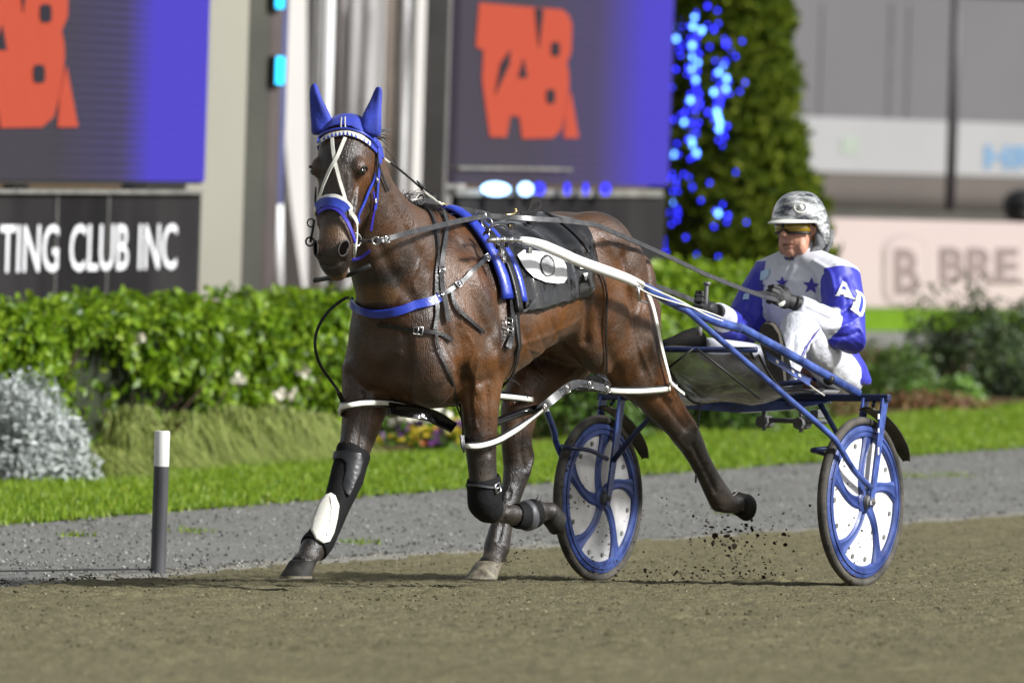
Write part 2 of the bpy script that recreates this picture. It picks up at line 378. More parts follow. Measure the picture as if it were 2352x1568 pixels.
# loose clods lying on the track
M['clod'] = mat('clod', (0.085, 0.07, 0.042), 0.95, var=0.5, scale=20, spec=0.1)
ico = None
def clod_geo():
    bm = bmesh.new(); bmesh.ops.create_icosphere(bm, subdivisions=1, radius=1.0)
    v = [x.co.copy() for x in bm.verts]; f = [tuple(q.index for q in p.verts) for p in bm.faces]; bm.free(); return v, f
CV, CFc = clod_geo()
def scatter(points, name, m, kind, jitter=.35):
    mb = MB()
    for p, r in points:
        s = [random.uniform(.7, 1.4) for _ in range(3)]
        mb.add([Vector(p) + Vector((v.x * s[0], v.y * s[1], v.z * s[2] * .8)) * r * random.uniform(1 - jitter, 1 + jitter) for v in CV], CFc)
    o = mb.build(name, m, recalc=False); return tag(o, kind=kind)
pts = []
while len(pts) < 1300:
    y = random.uniform(29, 46); x = random.uniform(-0.064 * y, 0.064 * y)
    if side(L1, x, y) > 0.05: pts.append(((x, y, gz(x, y) + 0.004), random.choice([.003, .004, .005, .006, .009])))
tag(scatter(pts, 'track_clods', M['clod'], 'stuff'), 'small dark clods of sand scattered over the track', 'dirt')
def grit(n, y0, y1, ok, r, name, m, label):
    pp = []
    rs = np.random.default_rng(len(name)); 
    while len(pp) < n:
        y = rs.uniform(y0, y1, 4000); x = rs.uniform(-1, 1, 4000) * (.064 * y + .3); k = ok(x, y); z = gz_np(x, y)[0]
        pp += [((a, b, c + .006), random.choice(r)) for a, b, c in zip(x[k], y[k], z[k])]
    tag(scatter(pp[:n], name, m, 'stuff'), label, 'dirt')
on_track = lambda x, y: side_np(L1, x, y) > .03
on_gravel = lambda x, y: (side_np(L1, x, y) < -.02) & (side_np(L2, x, y) > .02)
grit(6500, 28, 47, on_track, (.0025, .003, .004, .005), 'dark_track_grit', mat('dark_grit', (0.045, 0.037, 0.02), .95, var=.4, spec=.1), 'dark sand crumbs covering the brown track')
grit(6000, 28, 47, on_track, (.002, .003, .004), 'pale_track_grit', mat('pale_grit', (0.32, 0.29, 0.19), .95, var=.3, spec=.1), 'pale sand grains covering the brown track')
grit(4500, 33, 60, on_gravel, (.003, .004, .006), 'dark_gravel_chips', mat('dark_chip', (0.05, 0.05, 0.048), .95, var=.4, spec=.1), 'dark stone chips on the grey gravel strip')
grit(4500, 33, 60, on_gravel, (.003, .004, .006), 'pale_gravel_chips', mat('pale_chip', (0.34, 0.34, 0.32), .95, var=.3, spec=.1), 'pale stone chips on the grey gravel strip')
M['stone'] = mat('stone', (0.15, 0.15, 0.147), 0.9, var=0.5, scale=9)
pts = []
while len(pts) < 1500:
    y = random.uniform(33, 60); x = random.uniform(-0.062 * y, 0.062 * y)
    if side(L1, x, y) < -0.02 and side(L2, x, y) > 0: pts.append(((x, y, gz(x, y) + 0.004), random.choice([.003, .003, .004, .005])))
tag(scatter(pts, 'loose_gravel', M['stone'], 'stuff'), 'loose grey stones on the gravel strip beside the track', 'gravel')
# ---- lawn blades, weeds
M['grass'] = leafmat('grass', [(0.075, 0.14, 0.005), (0.14, 0.24, 0.008), (0.20, 0.30, 0.014), (0.27, 0.31, 0.04)], 0.5, 0.3)
def blades(points, name, m, hgt, wid, lean=.5):
    vs = []; fs = []
    for p in points:
        a = random.uniform(0, 6.283); h = hgt * random.uniform(.6, 1.3); l = lean * random.uniform(0, 1) * h; b = random.uniform(0, 6.283)
        dx, dy = math.cos(a) * wid, math.sin(a) * wid; tx, ty = math.cos(b) * l, math.sin(b) * l; n = len(vs)
        vs += [(p[0] - dx, p[1] - dy, p[2]), (p[0] + dx, p[1] + dy, p[2]), (p[0] + tx, p[1] + ty, p[2] + h)]; fs.append((n, n + 1, n + 2))
    return MB().add(vs, fs).build(name, m, recalc=False)
pts = []
while len(pts) < 42000:
    y = random.uniform(42, 74); x = random.uniform(-0.062 * y, 0.062 * y)
    s2 = side(L2, x, y)
    if s2 < 0.16 * random.random() ** 2 and side(L3, x, y) > -0.05: pts.append((x, y, gz(x, y)))
tag(blades(pts, 'grass', M['grass'], .036, .006), 'mown green grass of the lawn strip', 'grass', kind='stuff')
for (qx, qy, w) in [(170, 1230, .05), (435, 1220, .06), (820, 1246, .06), (1680, 1180, .05), (2100, 1095, .06), (2190, 1092, .08), (2030, 1104, .04)]:
    c = ground(qx, qy); pp = [(c.x + random.gauss(0, w), c.y + random.gauss(0, w * 1.5), c.z) for _ in range(60)]
    tag(blades(pp, 'weed_tuft', M['grass'], .025, .005, 1.2), kind='stuff')

# =================================================================== PLANTS
def leaves(points, name, m, parent, size, aspect=.55, up=0.0, droop=0.0, kind=None):
    """leaf blades: folded diamonds of six points"""
    vs = []; fs = []
    for (p, nrm) in points:
        n = (Vector(nrm) + Vector((random.gauss(0, .55), random.gauss(0, .55), random.gauss(0, .55)))).normalized()
        t = n.orthogonal(); t.rotate(Matrix.Rotation(random.uniform(0, 6.283), 3, n)); t = (t + Vector((0, 0, up))).normalized(); b = n.cross(t).normalized()
        l = size * random.uniform(.6, 1.25); w = l * aspect * .5; k = len(vs); f = n * (w * .35); p = Vector(p)
        vs += [p, p + t * l * .4 + b * w + f, p + t * l * .75 + b * w * .75 + f - n * droop * l, p + t * l - n * droop * l * 2, p + t * l * .75 - b * w * .75 + f - n * droop * l, p + t * l * .4 - b * w + f, p + t * l * .5]
        fs += [(k, k + 1, k + 6), (k + 1, k + 2, k + 3, k + 6), (k + 6, k + 3, k + 4, k + 5), (k, k + 6, k + 5)]
    off = root_of(parent); me = bpy.data.meshes.new(name); me.from_pydata([(v[0] - off.x, v[1] - off.y, v[2] - off.z) for v in vs], [], fs); me.materials.append(m); me.update()
    o = bpy.data.objects.new(name, me); COL.objects.link(o); o.parent = parent; o['kind'] = 'stuff'
    return o
M['hedge_leaf'] = leafmat('hedge_leaf', [(0.04, 0.09, 0.003), (0.105, 0.20, 0.006), (0.19, 0.32, 0.012), (0.30, 0.42, 0.035)], 0.4, 0.4, 0.35)
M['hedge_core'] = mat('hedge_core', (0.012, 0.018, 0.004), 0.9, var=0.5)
M['bark'] = mat('bark', (0.07, 0.045, 0.025), 0.9, var=0.4, scale=12, bump=.4)
def hedge(A, B, h, depth, nleaf, label, size=.075, gaps=()):
    """box hedge from A to B (ground points of its front foot)"""
    d = (B - A); Ln = d.length; u = d / Ln; nn = Vector((u.y, -u.x, 0)); nn = nn if nn.y < 0 else -nn      # towards the camera
    e = empty('hedge', A.lerp(B, .5), label, 'hedge')
    pts = []
    for _ in range(nleaf):
        r = random.random(); s = random.uniform(0, Ln)
        wob = .05 * math.sin(s * 2.3) + .04 * math.sin(s * 5.1 + 1) + .03 * math.sin(s * 11)
        g = 0
        if r < .72:
            z = h * random.random() ** .85; dep = -.06 + wob - abs(random.gauss(0, .05)) + .10 * math.sin(z * 6 + s * 1.3) * .5
            for (gs, g_z, rs, rz, gd) in gaps:
                q = ((s - gs) / rs) ** 2 + ((z - g_z) / rz) ** 2
                if q < 1 + .5 * random.random(): dep -= gd * random.random() + .1; g = 1
            if g and random.random() < .75: continue
            p = A + u * s + nn * dep + Vector((0, 0, z)); n = nn
        else:
            p = A + u * s - nn * random.uniform(0, depth) + Vector((0, 0, h + wob * .6 + random.gauss(0, .025))); n = Vector((0, 0, 1))
        pts.append((p, n))
    leaves(pts, 'foliage', M['hedge_leaf'], e, size, .62)
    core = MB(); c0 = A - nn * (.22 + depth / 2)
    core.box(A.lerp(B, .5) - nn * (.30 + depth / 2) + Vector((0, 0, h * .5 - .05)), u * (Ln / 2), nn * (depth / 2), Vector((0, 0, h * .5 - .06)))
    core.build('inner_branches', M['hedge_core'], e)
    tw = MB()
    for _ in range(60):
        s = random.uniform(0, Ln); p = A + u * s - nn * .25; q = p + Vector((random.gauss(0, .12), random.gauss(0, .1), random.uniform(.2, h * .8))) + nn * random.uniform(.05, .2)
        tw.tube([p, p.lerp(q, .5) + Vector((random.gauss(0, .04), 0, 0)), q], [.012, .009, .005], 5)
    tw.build('stems', M['bark'], e)['kind'] = 'stuff'
    return e
def gpt(px_, py_, Z): p = at(px_, py_, Z); return Vector((p.x, p.y, gz(p.x, p.y)))
HA0 = gpt(-520, 1000, 47.2); HB0 = gpt(1180, 1000, 58.5)
hedge(HA0, HB0, .845, .9, 24000, 'long clipped green hedge behind the silver bush and grass tufts', .078, gaps=[(5.0, .3, .62, .36, .35), (6.2, .18, .5, .25, .3)])
HA1 = gpt(1080, 960, 59.5); HB1 = gpt(1830, 960, 66)
hedge(HA1, HB1, .98, .9, 11000, 'yellow-green clipped hedge seen behind the horse and sulky', .08)
# small garden shrubs in front of the right hedge (seen under the horse and behind the wheels)
M['shrub_leaf'] = leafmat('shrub_leaf', [(0.025, 0.06, 0.008), (0.06, 0.13, 0.012), (0.12, 0.2, 0.03)], 0.4, 0.25)
M['dark_leaf'] = leafmat('dark_leaf', [(0.008, 0.017, 0.005), (0.022, 0.045, 0.011), (0.05, 0.085, 0.018), (0.085, 0.13, 0.035)], 0.45, 0.2)
M['silver_leaf'] = leafmat('silver_leaf', [(0.24, 0.26, 0.25), (0.38, 0.41, 0.40), (0.52, 0.55, 0.54)], 0.75, 0.15, 0.2)
M['lime_leaf'] = leafmat('lime_leaf', [(0.09, 0.19, 0.02), (0.16, 0.3, 0.05), (0.24, 0.36, 0.09)], 0.4, 0.3)
def shrub(c, rx, ry, h, n, m, label, size, aspect=.5, up=0.0, hollow=.55, core=True, cat='shrub', group=None, name='garden_shrub', lump=.18):
    e = empty(name, c, label, cat, group); pts = []
    ph = [random.uniform(0, 6.28) for _ in range(6)]
    for _ in range(n):
        a = random.uniform(0, 2 * math.pi); ct = random.random(); st = math.sqrt(1 - ct * ct)
        k = 1 + lump * (math.sin(3 * a + ph[0] + 4 * ct) + .7 * math.sin(7 * a + ph[1]) * st + .6 * math.sin(11 * ct + ph[2] + 2 * a)) * .6
        r = k * (hollow + (1 - hollow) * random.random() ** .5)
        d = Vector((math.cos(a) * st, math.sin(a) * st, ct)); pts.append((c + Vector((d.x * rx * r, d.y * ry * r, max(.02, d.z * h * r))), Vector((d.x, d.y, d.z + .3))))
    leaves(pts, 'foliage', m, e, size, aspect, up)
    st = MB()
    for _ in range(14):
        a = random.uniform(0, 6.28); q = c + Vector((math.cos(a) * rx * .6, math.sin(a) * ry * .6, h * random.uniform(.4, .75)))
        st.tube([c + Vector((random.gauss(0, .03), random.gauss(0, .03), 0)), c.lerp(q, .5) + Vector((0, 0, .06)), q], [.014, .01, .005], 5)
    st.build('stems', M['bark'], e)['kind'] = 'stuff'
    return e
shrub(gpt(20, 1110, 48.6), .48, .5, .55, 8500, M['silver_leaf'], 'silver-grey leafy bush at the left edge of the lawn', .055, .34, .35, cat='bush', name='silver_bush', lump=.14)
shrub(gpt(2215, 900, 70), .55, .6, .80, 3800, M['dark_leaf'], 'large dark green bush below the pink banner at right', .07, .4, .3, cat='bush', name='dark_bush', lump=.3)
shrub(gpt(2345, 905, 70.5), .42, .6, .74, 2600, M['dark_leaf'], 'dark bush cut by the right edge, beside the large dark bush', .07, .4, .3, cat='bush', name='dark_bush', lump=.3)
shrub(gpt(2040, 915, 68), .42, .45, .45, 1900, M['shrub_leaf'], 'soft green low plant left of the large dark bush', .06, .35, .4, lump=.2)
shrub(gpt(2105, 920, 67), .14, .14, .18, 420, M['lime_leaf'], 'small lime green plant under the left side of the dark bush', .06, .6, .2)
shrub(gpt(2210, 915, 67.5), .17, .16, .20, 480, M['lime_leaf'], 'bright lime green plant in the middle of the bed under the dark bush', .065, .6, .2)
shrub(gpt(1345, 985, 57.5), .38, .35, .50, 2000, M['shrub_leaf'], 'round green shrub behind the left sulky wheel', .055, .55)
shrub(gpt(1660, 985, 60.0), .42, .35, .45, 2200, M['shrub_leaf'], 'round green shrub behind the raised hind hoof', .055, .55)
shrub(gpt(1480, 985, 60.2), .30, .30, .42, 1400, M['shrub_leaf'], 'green shrub between the sulky wheels, left of the raised hoof', .055, .55)
shrub(gpt(1800, 975, 62.5), .34, .35, .36, 1500, M['shrub_leaf'], 'green shrub behind the driver seat of the sulky', .055, .55)
# flowers in the bed under the horse
M['petal_y'] = leafmat('petal_yellow', [(0.5, 0.36, 0.02), (0.62, 0.5, 0.06)], .5, .2); M['petal_p'] = leafmat('petal_purple', [(0.09, 0.03, 0.12), (0.16, 0.05, 0.2)], .5, .2); M['petal_w'] = leafmat('petal_white', [(0.7, 0.66, 0.55), (0.8, 0.76, 0.66)], .5, .2); M['petal_o'] = leafmat('petal_orange', [(0.4, 0.12, 0.02), (0.5, 0.2, 0.04)], .5, .2)
flo = []
for k in range(26):
    x = random.uniform(860, 1130); y = random.uniform(985, 1035); c = gpt(x, y, 53.2 + (1040 - y) * .02 + (x - 860) * .006); c.z += random.uniform(.02, .14)
    mm = random.choice(['petal_y', 'petal_y', 'petal_p', 'petal_p', 'petal_o'])
    nm = {'petal_y': ('yellow', 'flowers'), 'petal_p': ('purple', ''), 'petal_o': ('orange', '')}[mm][0]
    e = empty('flower', c, '%s bedding flower in the garden bed between the horse legs' % nm, 'flower', '%s bedding flowers' % nm)
    leaves([(c + Vector((0, 0, .03)), Vector((0, -.5, 1))) for _ in range(9)], 'petals', M[mm], e, .06, .8); leaves([(c, Vector((0, 0, 1))) for _ in range(9)], 'foliage', M['shrub_leaf'], e, .08, .5, .5)
e = empty('white_flower_clump', gpt(915, 1000, 55.5), 'pale cream flowering clump behind the forelegs of the horse', 'flower'); c = e.location.copy()
leaves([(c + Vector((random.gauss(0, .11), random.gauss(0, .1), random.uniform(.16, .34))), Vector((0, -.6, .8))) for _ in range(260)], 'petals', M['petal_w'], e, .07, .8)
leaves([(c + Vector((random.gauss(0, .12), random.gauss(0, .1), random.uniform(.0, .2))), Vector((0, -.6, .8))) for _ in range(160)], 'foliage', M['shrub_leaf'], e, .08, .5)
for k, (x, y) in enumerate([(105, 0), (640, 900), (668, 905), (552, 870), (700, 850), (650, 945), (318, 770)]):
    if k == 0: continue
    c = at(x, y, 50.2 + x * .0066); e = empty('white_blossom', c, 'small white blossom on the long clipped hedge', 'flower', 'white blossoms on the hedge')
    leaves([(c, Vector((0, -1, .2))) for _ in range(8)], 'petals', M['petal_w'], e, .055, .8)
# mulch clumps and low orange-brown ground cover at the right bed
shrub(gpt(2130, 935, 66.2), .45, .3, .13, 700, leafmat('rust_leaf', [(0.10, 0.045, 0.02), (0.22, 0.10, 0.04), (0.10, 0.13, 0.03)], .6, .2), 'rust coloured ground cover along the lawn edge at right', .06, .5, name='ground_cover', cat='plant')
shrub(gpt(1930, 945, 64.5), .35, .3, .12, 520, leafmat('rust_leaf2', [(0.09, 0.05, 0.02), (0.18, 0.10, 0.03), (0.10, 0.14, 0.03)], .6, .2), 'brown ground cover behind the right sulky wheel', .06, .5, name='ground_cover', cat='plant')
# ornamental grass tufts
M['tuft'] = leafmat('tuft_grass', [(0.09, 0.135, 0.02), (0.18, 0.235, 0.042), (0.28, 0.33, 0.08), (0.39, 0.42, 0.14)], 0.6, 0.3)
def tuft(c, r, h, n, label, sweep):
    e = empty('grass_tuft', c, label, 'ornamental grass', 'ornamental grass tufts'); vs = []; fs = []
    for _ in range(n):
        a = random.uniform(0, 6.283); rr = r * random.uniform(.02, 1.0) ** .5; hh = h * (1.08 - .68 * (rr / r) ** 2) * random.uniform(.84, 1.08); b0 = c + Vector((random.gauss(0, r * .16), random.gauss(0, r * .16), 0))
        out = Vector((math.cos(a) + sweep, math.sin(a) - .25, 0)); pr = None; w = .0055
        for k in range(6):
            t = k / 5; p = b0 + out * (rr * t ** 1.5) + Vector((0, 0, hh * (1 - (1 - t * 1.6) ** 2 if t < .625 else 1 - ((t - .625) / .375) ** 1.6 * (.97 if rr > .45 * r else .6)))); sd_ = Vector((-out.y, out.x, 0)).normalized() * w * (1 - t * .8)
            i = len(vs); vs += [p - sd_, p + sd_]
            if k: fs.append((i - 2, i - 1, i + 1, i))
    MB().add([v - Vector((0, 0, 0)) for v in vs], fs).build('blades', M['tuft'], e, recalc=False)['kind'] = 'stuff'; return e
for (x, y, Z, r, h, lab) in [(235, 1092, 49.2, .30, .16, 'low olive grass tuft beside the silver bush'), (325, 1085, 50.6, .34, .24, 'olive grass tuft just behind the striped post'), (425, 1075, 51.4, .36, .28, 'arching grass tuft right of the striped post'), (530, 1065, 52.2, .38, .30, 'middle arching grass tuft left of the horse'), (632, 1052, 52.8, .36, .29, 'arching grass tuft second from the raised foreleg'), (715, 1040, 53.4, .30, .24, 'arching grass tuft nearest the raised foreleg'), (300, 1050, 51.6, .30, .30, 'grass tuft in front of the hollow in the hedge')]:
    tuft(gpt(x, y, Z), r * 1.05, h * 1.0, 1800, lab, .4)
# dead branches in the hollow of the hedge
e = empty('dead_branches', gpt(330, 950, 50.6), 'bare brown dead branches in the hollow of the hedge', 'branch'); c = e.location.copy()
M['dead'] = mat('dead_wood', (0.16, 0.10, 0.05), 0.9, var=0.5, scale=14)
for k in range(11):
    a = random.uniform(-.5, .5); tip = c + Vector((random.uniform(-.1, .3), random.uniform(-.2, .1), random.uniform(.1, .36))); b0 = c + Vector((random.uniform(-.25, .1), random.uniform(-.1, .1), random.uniform(-.02, .08)))
    MB().tube([b0, b0.lerp(tip, .5) + Vector((0, 0, random.uniform(-.03, .05))), tip], [.014, .011, .005], 5).build('twig', M['dead'], e)

# =================================================================== POST BY THE TRACK
bp0 = ground(363, 1314); zb = (bp0 - CAM).dot(_fw); rad = 17.5 * zb / F; hh = 325 * zb / F
e = empty('marker_post', bp0, 'round black marker post with white top beside the track', 'post')
def ring(c, r, n=20): return [c + Vector((math.cos(2 * math.pi * q / n) * r, math.sin(2 * math.pi * q / n) * r, 0)) for q in range(n)]
M['post_black'] = mat('post_black', (0.035, 0.036, 0.042), 0.5, var=0.35, scale=7, col2=(0.06, 0.06, 0.065), stretch=(1, 1, .25)); M['post_white'] = mat('post_white', (0.62, 0.62, 0.61), 0.5, var=0.08)
MB().loft([ring(bp0 + Vector((0, 0, z)), rad) for z in (-.05, hh * .751)]).build('shaft', M['post_black'], e, 'auto')
MB().loft([ring(bp0 + Vector((0, 0, z)), rad * q) for z, q in ((hh * .7512, 1.012), (hh * .993, 1.012), (hh, .97))]).build('white_cap', M['post_white'], e, 'auto')
# thin wire on the ground to the post
w0 = ground(-60, 1318); MB().tube([Vector((w0.x, w0.y, w0.z + .012)), bp0 + Vector((-rad, 0, .014))], .004, 5).build('ground_wire', M['black_rubber']); tag(bpy.data.objects['ground_wire'], 'thin dark wire lying along the gravel to the marker post', 'wire')
# =================================================================== SIGNS AND BUILDINGS BEHIND
def vplane(p0, ang):                         # vertical plane through p0 whose length runs right-and-away at ang off the view axis
    u = Vector((math.sin(ang), math.cos(ang), 0)); n = Vector((u.y, -u.x, 0)); n = n if n.dot(CAM - p0) > 0 else -n
    return p0, u, n
def onp(pl, px_, py_):
    p0, u, n = pl; d = ray(px_, py_); t = (p0 - CAM).dot(n) / d.dot(n); return CAM + d * t
def slab(pl, x0, y0, x1, y1, th, name, m, parent, off=0.0, bevel=0):
    """box whose face lies in the plane between two picture points (x0 left/near, x1 right/far), thickness backwards"""
    a = onp(pl, x0, y1); b = onp(pl, x1, y1); t = onp(pl, x1, y0)
    u, n = pl[1], pl[2]; s0 = (a - pl[0]).dot(u); s1 = (b - pl[0]).dot(u); z0 = min(a.z, b.z) if False else b.z; z1 = t.z
    c = pl[0] + u * ((s0 + s1) / 2) + n * (off - th / 2); c.z = (z0 + z1) / 2
    return MB().box(c, u * ((s1 - s0) / 2), n * (th / 2), Vector((0, 0, (z1 - z0) / 2))).build(name, m, parent, bevel=bevel)
def flat_print(pl, polys, off, name, m, parent):
    if len(polys) > 1: return [flat_print(pl, [p], off, name, m, parent) for p in polys]
    mb = MB()
    for poly in polys:
        ps = [onp(pl, *p) + pl[2] * off for p in poly]; mb.prism(ps, pl[2] * .006)
    o = mb.build(name, m, parent)
    tri = bmesh.new(); tri.from_mesh(o.data); bmesh.ops.triangulate(tri, faces=tri.faces); tri.to_mesh(o.data); tri.free()
    return o
def screen_mat(name, left, mid, right, x0, x1):
    """LED wall picture: a colour ramp with dotted rows"""
    m = bpy.data.materials.new(name); m.use_nodes = True; t = m.node_tree; b = t.nodes['Principled BSDF']; N = t.nodes.new; K = t.links.new
    tc = N('ShaderNodeTexCoord'); sp = N('ShaderNodeSeparateXYZ'); K(tc.outputs['Generated'], sp.inputs[0])
    r = N('ShaderNodeValToRGB'); e = r.color_ramp.elements; e[0].position = x0; e[0].color = (*left, 1); e[1].position = x1; e[1].color = (*right, 1); q = e.new((x0 + x1) / 2 + .05); q.color = (*mid, 1)
    K(sp.outputs['Y'], r.inputs[0])
    w = N('ShaderNodeTexWave'); w.wave_type = 'BANDS'; w.bands_direction = 'Z'; w.inputs['Scale'].default_value = 5.5; w.inputs['Distortion'].default_value = .6; w.inputs['Detail'].default_value = 1; K(tc.outputs['Object'], w.inputs['Vector'])
    mx = N('ShaderNodeMixRGB'); mx.blend_type = 'MULTIPLY'; K(r.outputs[0], mx.inputs[1]); K(w.outputs[0], mx.inputs[2])
    g = N('ShaderNodeValToRGB'); ge = g.color_ramp.elements; ge[0].position = x0 - .05; ge[0].color = (.06, .06, .06, 1); ge[1].position = x1; ge[1].color = (.07, .07, .07, 1); gq = ge.new((x0 + x1) / 2 + .03); gq.color = (.55, .55, .55, 1); K(sp.outputs['Y'], g.inputs[0]); K(g.outputs[0], mx.inputs[0])
    b.inputs['Base Color'].default_value = (0.015, 0.015, 0.018, 1); b.inputs['Roughness'].default_value = .8; b.inputs['Specular IOR Level'].default_value = .02
    K(mx.outputs[0], b.inputs['Emission Color']); b.inputs['Emission Strength'].default_value = 1.0
    return m
M['sign_black'] = mat('sign_black', (0.018, 0.017, 0.018), 0.8, var=0.35, scale=.9, col2=(0.03, 0.028, 0.028), stretch=(1, 1, .3), spec=.05); M['frame_dark'] = mat('frame_dark', (0.035, 0.034, 0.036), .6, var=.2); M['rail_grey'] = mat('rail_grey', (0.16, 0.155, 0.14), .6, var=.3)
M['letter_white'] = mat('letter_white', (0.72, 0.72, 0.74), .5, var=.04); M['screen_red'] = emitmat('screen_red', (0.62, 0.085, 0.035), .75); M['screen_dark'] = emitmat('screen_dark', (0.02, 0.016, 0.022), 1.0)
A16 = math.radians(16)
def s1(z): return [(x * .4577, y * .4577) for x, y in z]
def s2(z): return [(574.2 + x * .4395, y * .4395) for x, y in z]
def octo(c, rx, ry): return [(c[0] + rx * x, c[1] + ry * y) for x, y in [(-1, -.6), (-.6, -1), (.6, -1), (1, -.6), (1, .6), (.6, 1), (-.6, 1), (-1, .6)]]
# ---- left screen and the black board under it
plS = vplane(at(470, 417, 60), A16); 
sc = empty('video_screen', Vector((plS[0].x, plS[0].y, gz(*plS[0].xy))), 'violet video screen with large orange letters cut by the left edge', 'screen')
slab(plS, -420, -260, 470, 417, .07, 'panel', screen_mat('screen_left', (.034, .028, .036), (.045, .034, .11), (.045, .028, .42), .58, .84), sc)
slab(plS, -420, 417.2, 470, 424, .06, 'lower_frame', M['frame_dark'], sc, -.02)
LOGO = [[(1190, 15), (1485, 40), (1487, 60), (1505, 42), (1620, 50), (1655, 80), (1672, 130), (1668, 270), (1645, 330), (1655, 380), (1657, 430), (1650, 520), (1635, 600), (1615, 680), (1570, 722), (1415, 725), (1400, 610), (1350, 605), (1330, 718), (1245, 715), (1205, 420), (1212, 265), (1172, 245)], [(1665, 475), (1708, 722), (1632, 722), (1640, 600)]]
LOGO_C = [octo((1578, 258), 22, 38), octo((1553, 505), 22, 38), [(1342, 262), (1338, 335), (1262, 497), (1290, 335)], [(1470, 46), (1516, 48), (1492, 255)], [(1412, 305), (1430, 408), (1382, 408)]]
def tol(p): return s1([(380 + (x - 1708) * 1.316, 638 + (y - 722) * 1.227) for x, y in p])
flat_print(plS, [tol(p) for p in LOGO], .012, 'logo_letter', M['screen_red'], sc)
flat_print(plS, [tol(p) for p in LOGO_C], .024, 'logo_counter', M['screen_dark'], sc)
for x in (60, 330): slab(plS, x, 424.2, x + 34, 438, .08, 'bracket', M['frame_dark'], sc, -.08)
plB = vplane(at(455, 437, 59.8), A16)
bd = empty('club_sign', Vector((plB[0].x, plB[0].y, gz(*plB[0].xy))), 'black board with white capital letters ending in CLUB INC', 'sign')
slab(plB, -420, 446, 452, 800, .06, 'board', M['sign_black'], bd)
slab(plB, -420, 437, 456, 445.6, .10, 'top_rail', M['rail_grey'], bd, .04)
vs, fs = text_mesh('TING CLUB INC', 1.0, .008); xs = [v.x for v in vs]; w = max(xs) - min(xs)
pL = onp(plB, -6, 640); pR = onp(plB, 401, 616); s0 = (pL - plB[0]).dot(plB[1]); s1_ = (pR - plB[0]).dot(plB[1]); zt = onp(plB, 401, 513).z; zbm = onp(plB, 401, 616).z; ch = max(v.y for v in vs if v.y < .75)
islands([plB[0] + plB[1] * (s0 + (v.x - min(xs)) / w * (s1_ - s0)) + plB[2] * .012 + Vector((0, 0, zbm + v.y / ch * (zt - zbm) - plB[0].z)) for v in vs], fs, 'letter', M['letter_white'], bd)
for x in (238, 120): slab(plB, x, 446.5, x + 2, 800, .02, 'panel_joint', M['rail_grey'], bd, .006)
# ---- right screen
plT = vplane(at(1535, 426, 70), A16)
sc2 = empty('video_screen', Vector((plT[0].x, plT[0].y, gz(*plT[0].xy))), 'violet video screen showing whole orange word TAB', 'screen')
slab(plT, 1046, -300, 1535, 427, .07, 'panel', screen_mat('screen_right', (.040, .032, .045), (.06, .042, .12), (.045, .028, .42), .30, .86), sc2)
slab(plT, 1040, 386, 1300, 392, .1, 'lower_frame', M['rail_grey'], sc2, .05)
flat_print(plT, [s2(p) for p in LOGO], .012, 'logo_letter', M['screen_red'], sc2)
flat_print(plT, [s2(p) for p in LOGO_C], .024, 'logo_counter', M['screen_dark'], sc2)
plT2 = vplane(at(1512, 445, 69.6), A16)
b2 = empty('black_board', Vector((plT2[0].x, plT2[0].y, gz(*plT2[0].xy))), 'plain dark board under the whole orange word screen', 'board')
slab(plT2, 1040, 452, 1515, 900, .06, 'board', M['sign_black'], b2); slab(plT2, 1040, 436, 1515, 451.6, .08, 'top_rail', M['rail_grey'], b2, .03)
M['led_white'] = emitmat('led_white', (0.35, 0.6, 1.0), 4); M['led_blue'] = emitmat('led_blue', (0.03, 0.03, 1.0), 1.6); M['led_cyan'] = emitmat('led_cyan', (0.02, 0.55, 1.0), 2.2)
for (x, w_, mm, lab) in [(1103, 33, 'led_white', 'brightest white-blue flood light under the whole word screen'), (1172, 17, 'led_white', 'second white-blue flood light under the whole word screen'), (1203, 14, 'led_blue', 'blue lamp touching the second flood light'), (1268, 7, 'led_blue', 'small blue lamp, third from the right under the screen'), (1311, 6, 'led_blue', 'small blue lamp, second from the right under the screen'), (1357, 12, 'led_blue', 'blue lamp at the right end under the screen')]:
    c = onp(plT2, x, 433) + plT2[2] * .12; e = empty('flood_light', c, lab, 'light'); s_ = w_ * 66 / F
    MB().box(c - Vector((0, -.06, 0)), Vector((s_ * 1.1, 0, 0)), Vector((0, .04, 0)), Vector((0, 0, .035))).build('housing', M['frame_dark'], e)
    MB().ell(c + Vector((0, -.02, 0)), Vector((s_, 0, 0)), Vector((0, .03, 0)), Vector((0, 0, .05)), 12, 8).build('lens', M[mm], e, True)
# ---- pale building with columns and pipes
M['wall_beige'] = mat('wall_beige', (0.25, 0.24, 0.195), .85, var=.06, scale=.8); M['wall_grey'] = mat('wall_grey', (0.34, 0.33, 0.325), .85, var=.05, scale=.5); M['wall_pale'] = mat('wall_pale', (0.45, 0.43, 0.41), .8, var=.05, scale=.6)
M['col_dark'] = mat('column_dark', (0.035, 0.034, 0.024), .6, var=.2, scale=2); M['col_brown'] = mat('column_brown', (0.06, 0.045, 0.042), .5, var=.2, scale=2); M['pipe_white'] = mat('pipe_white', (0.74, 0.74, 0.73), .5, var=.05); M['col_blue'] = mat('column_blue', (0.05, 0.055, 0.14), .4, var=.2, scale=2); M['pipe_tan'] = mat('pipe_tan', (0.62, 0.5, 0.40), .5, var=.1); M['steel_grey'] = mat('steel_grey', (0.17, 0.165, 0.155), .5, var=.15, scale=2)
bl = empty('pavilion', gpt(800, 660, 76), 'pale grey pavilion wall with pipes behind the horse head', 'building')
A45 = math.radians(45)
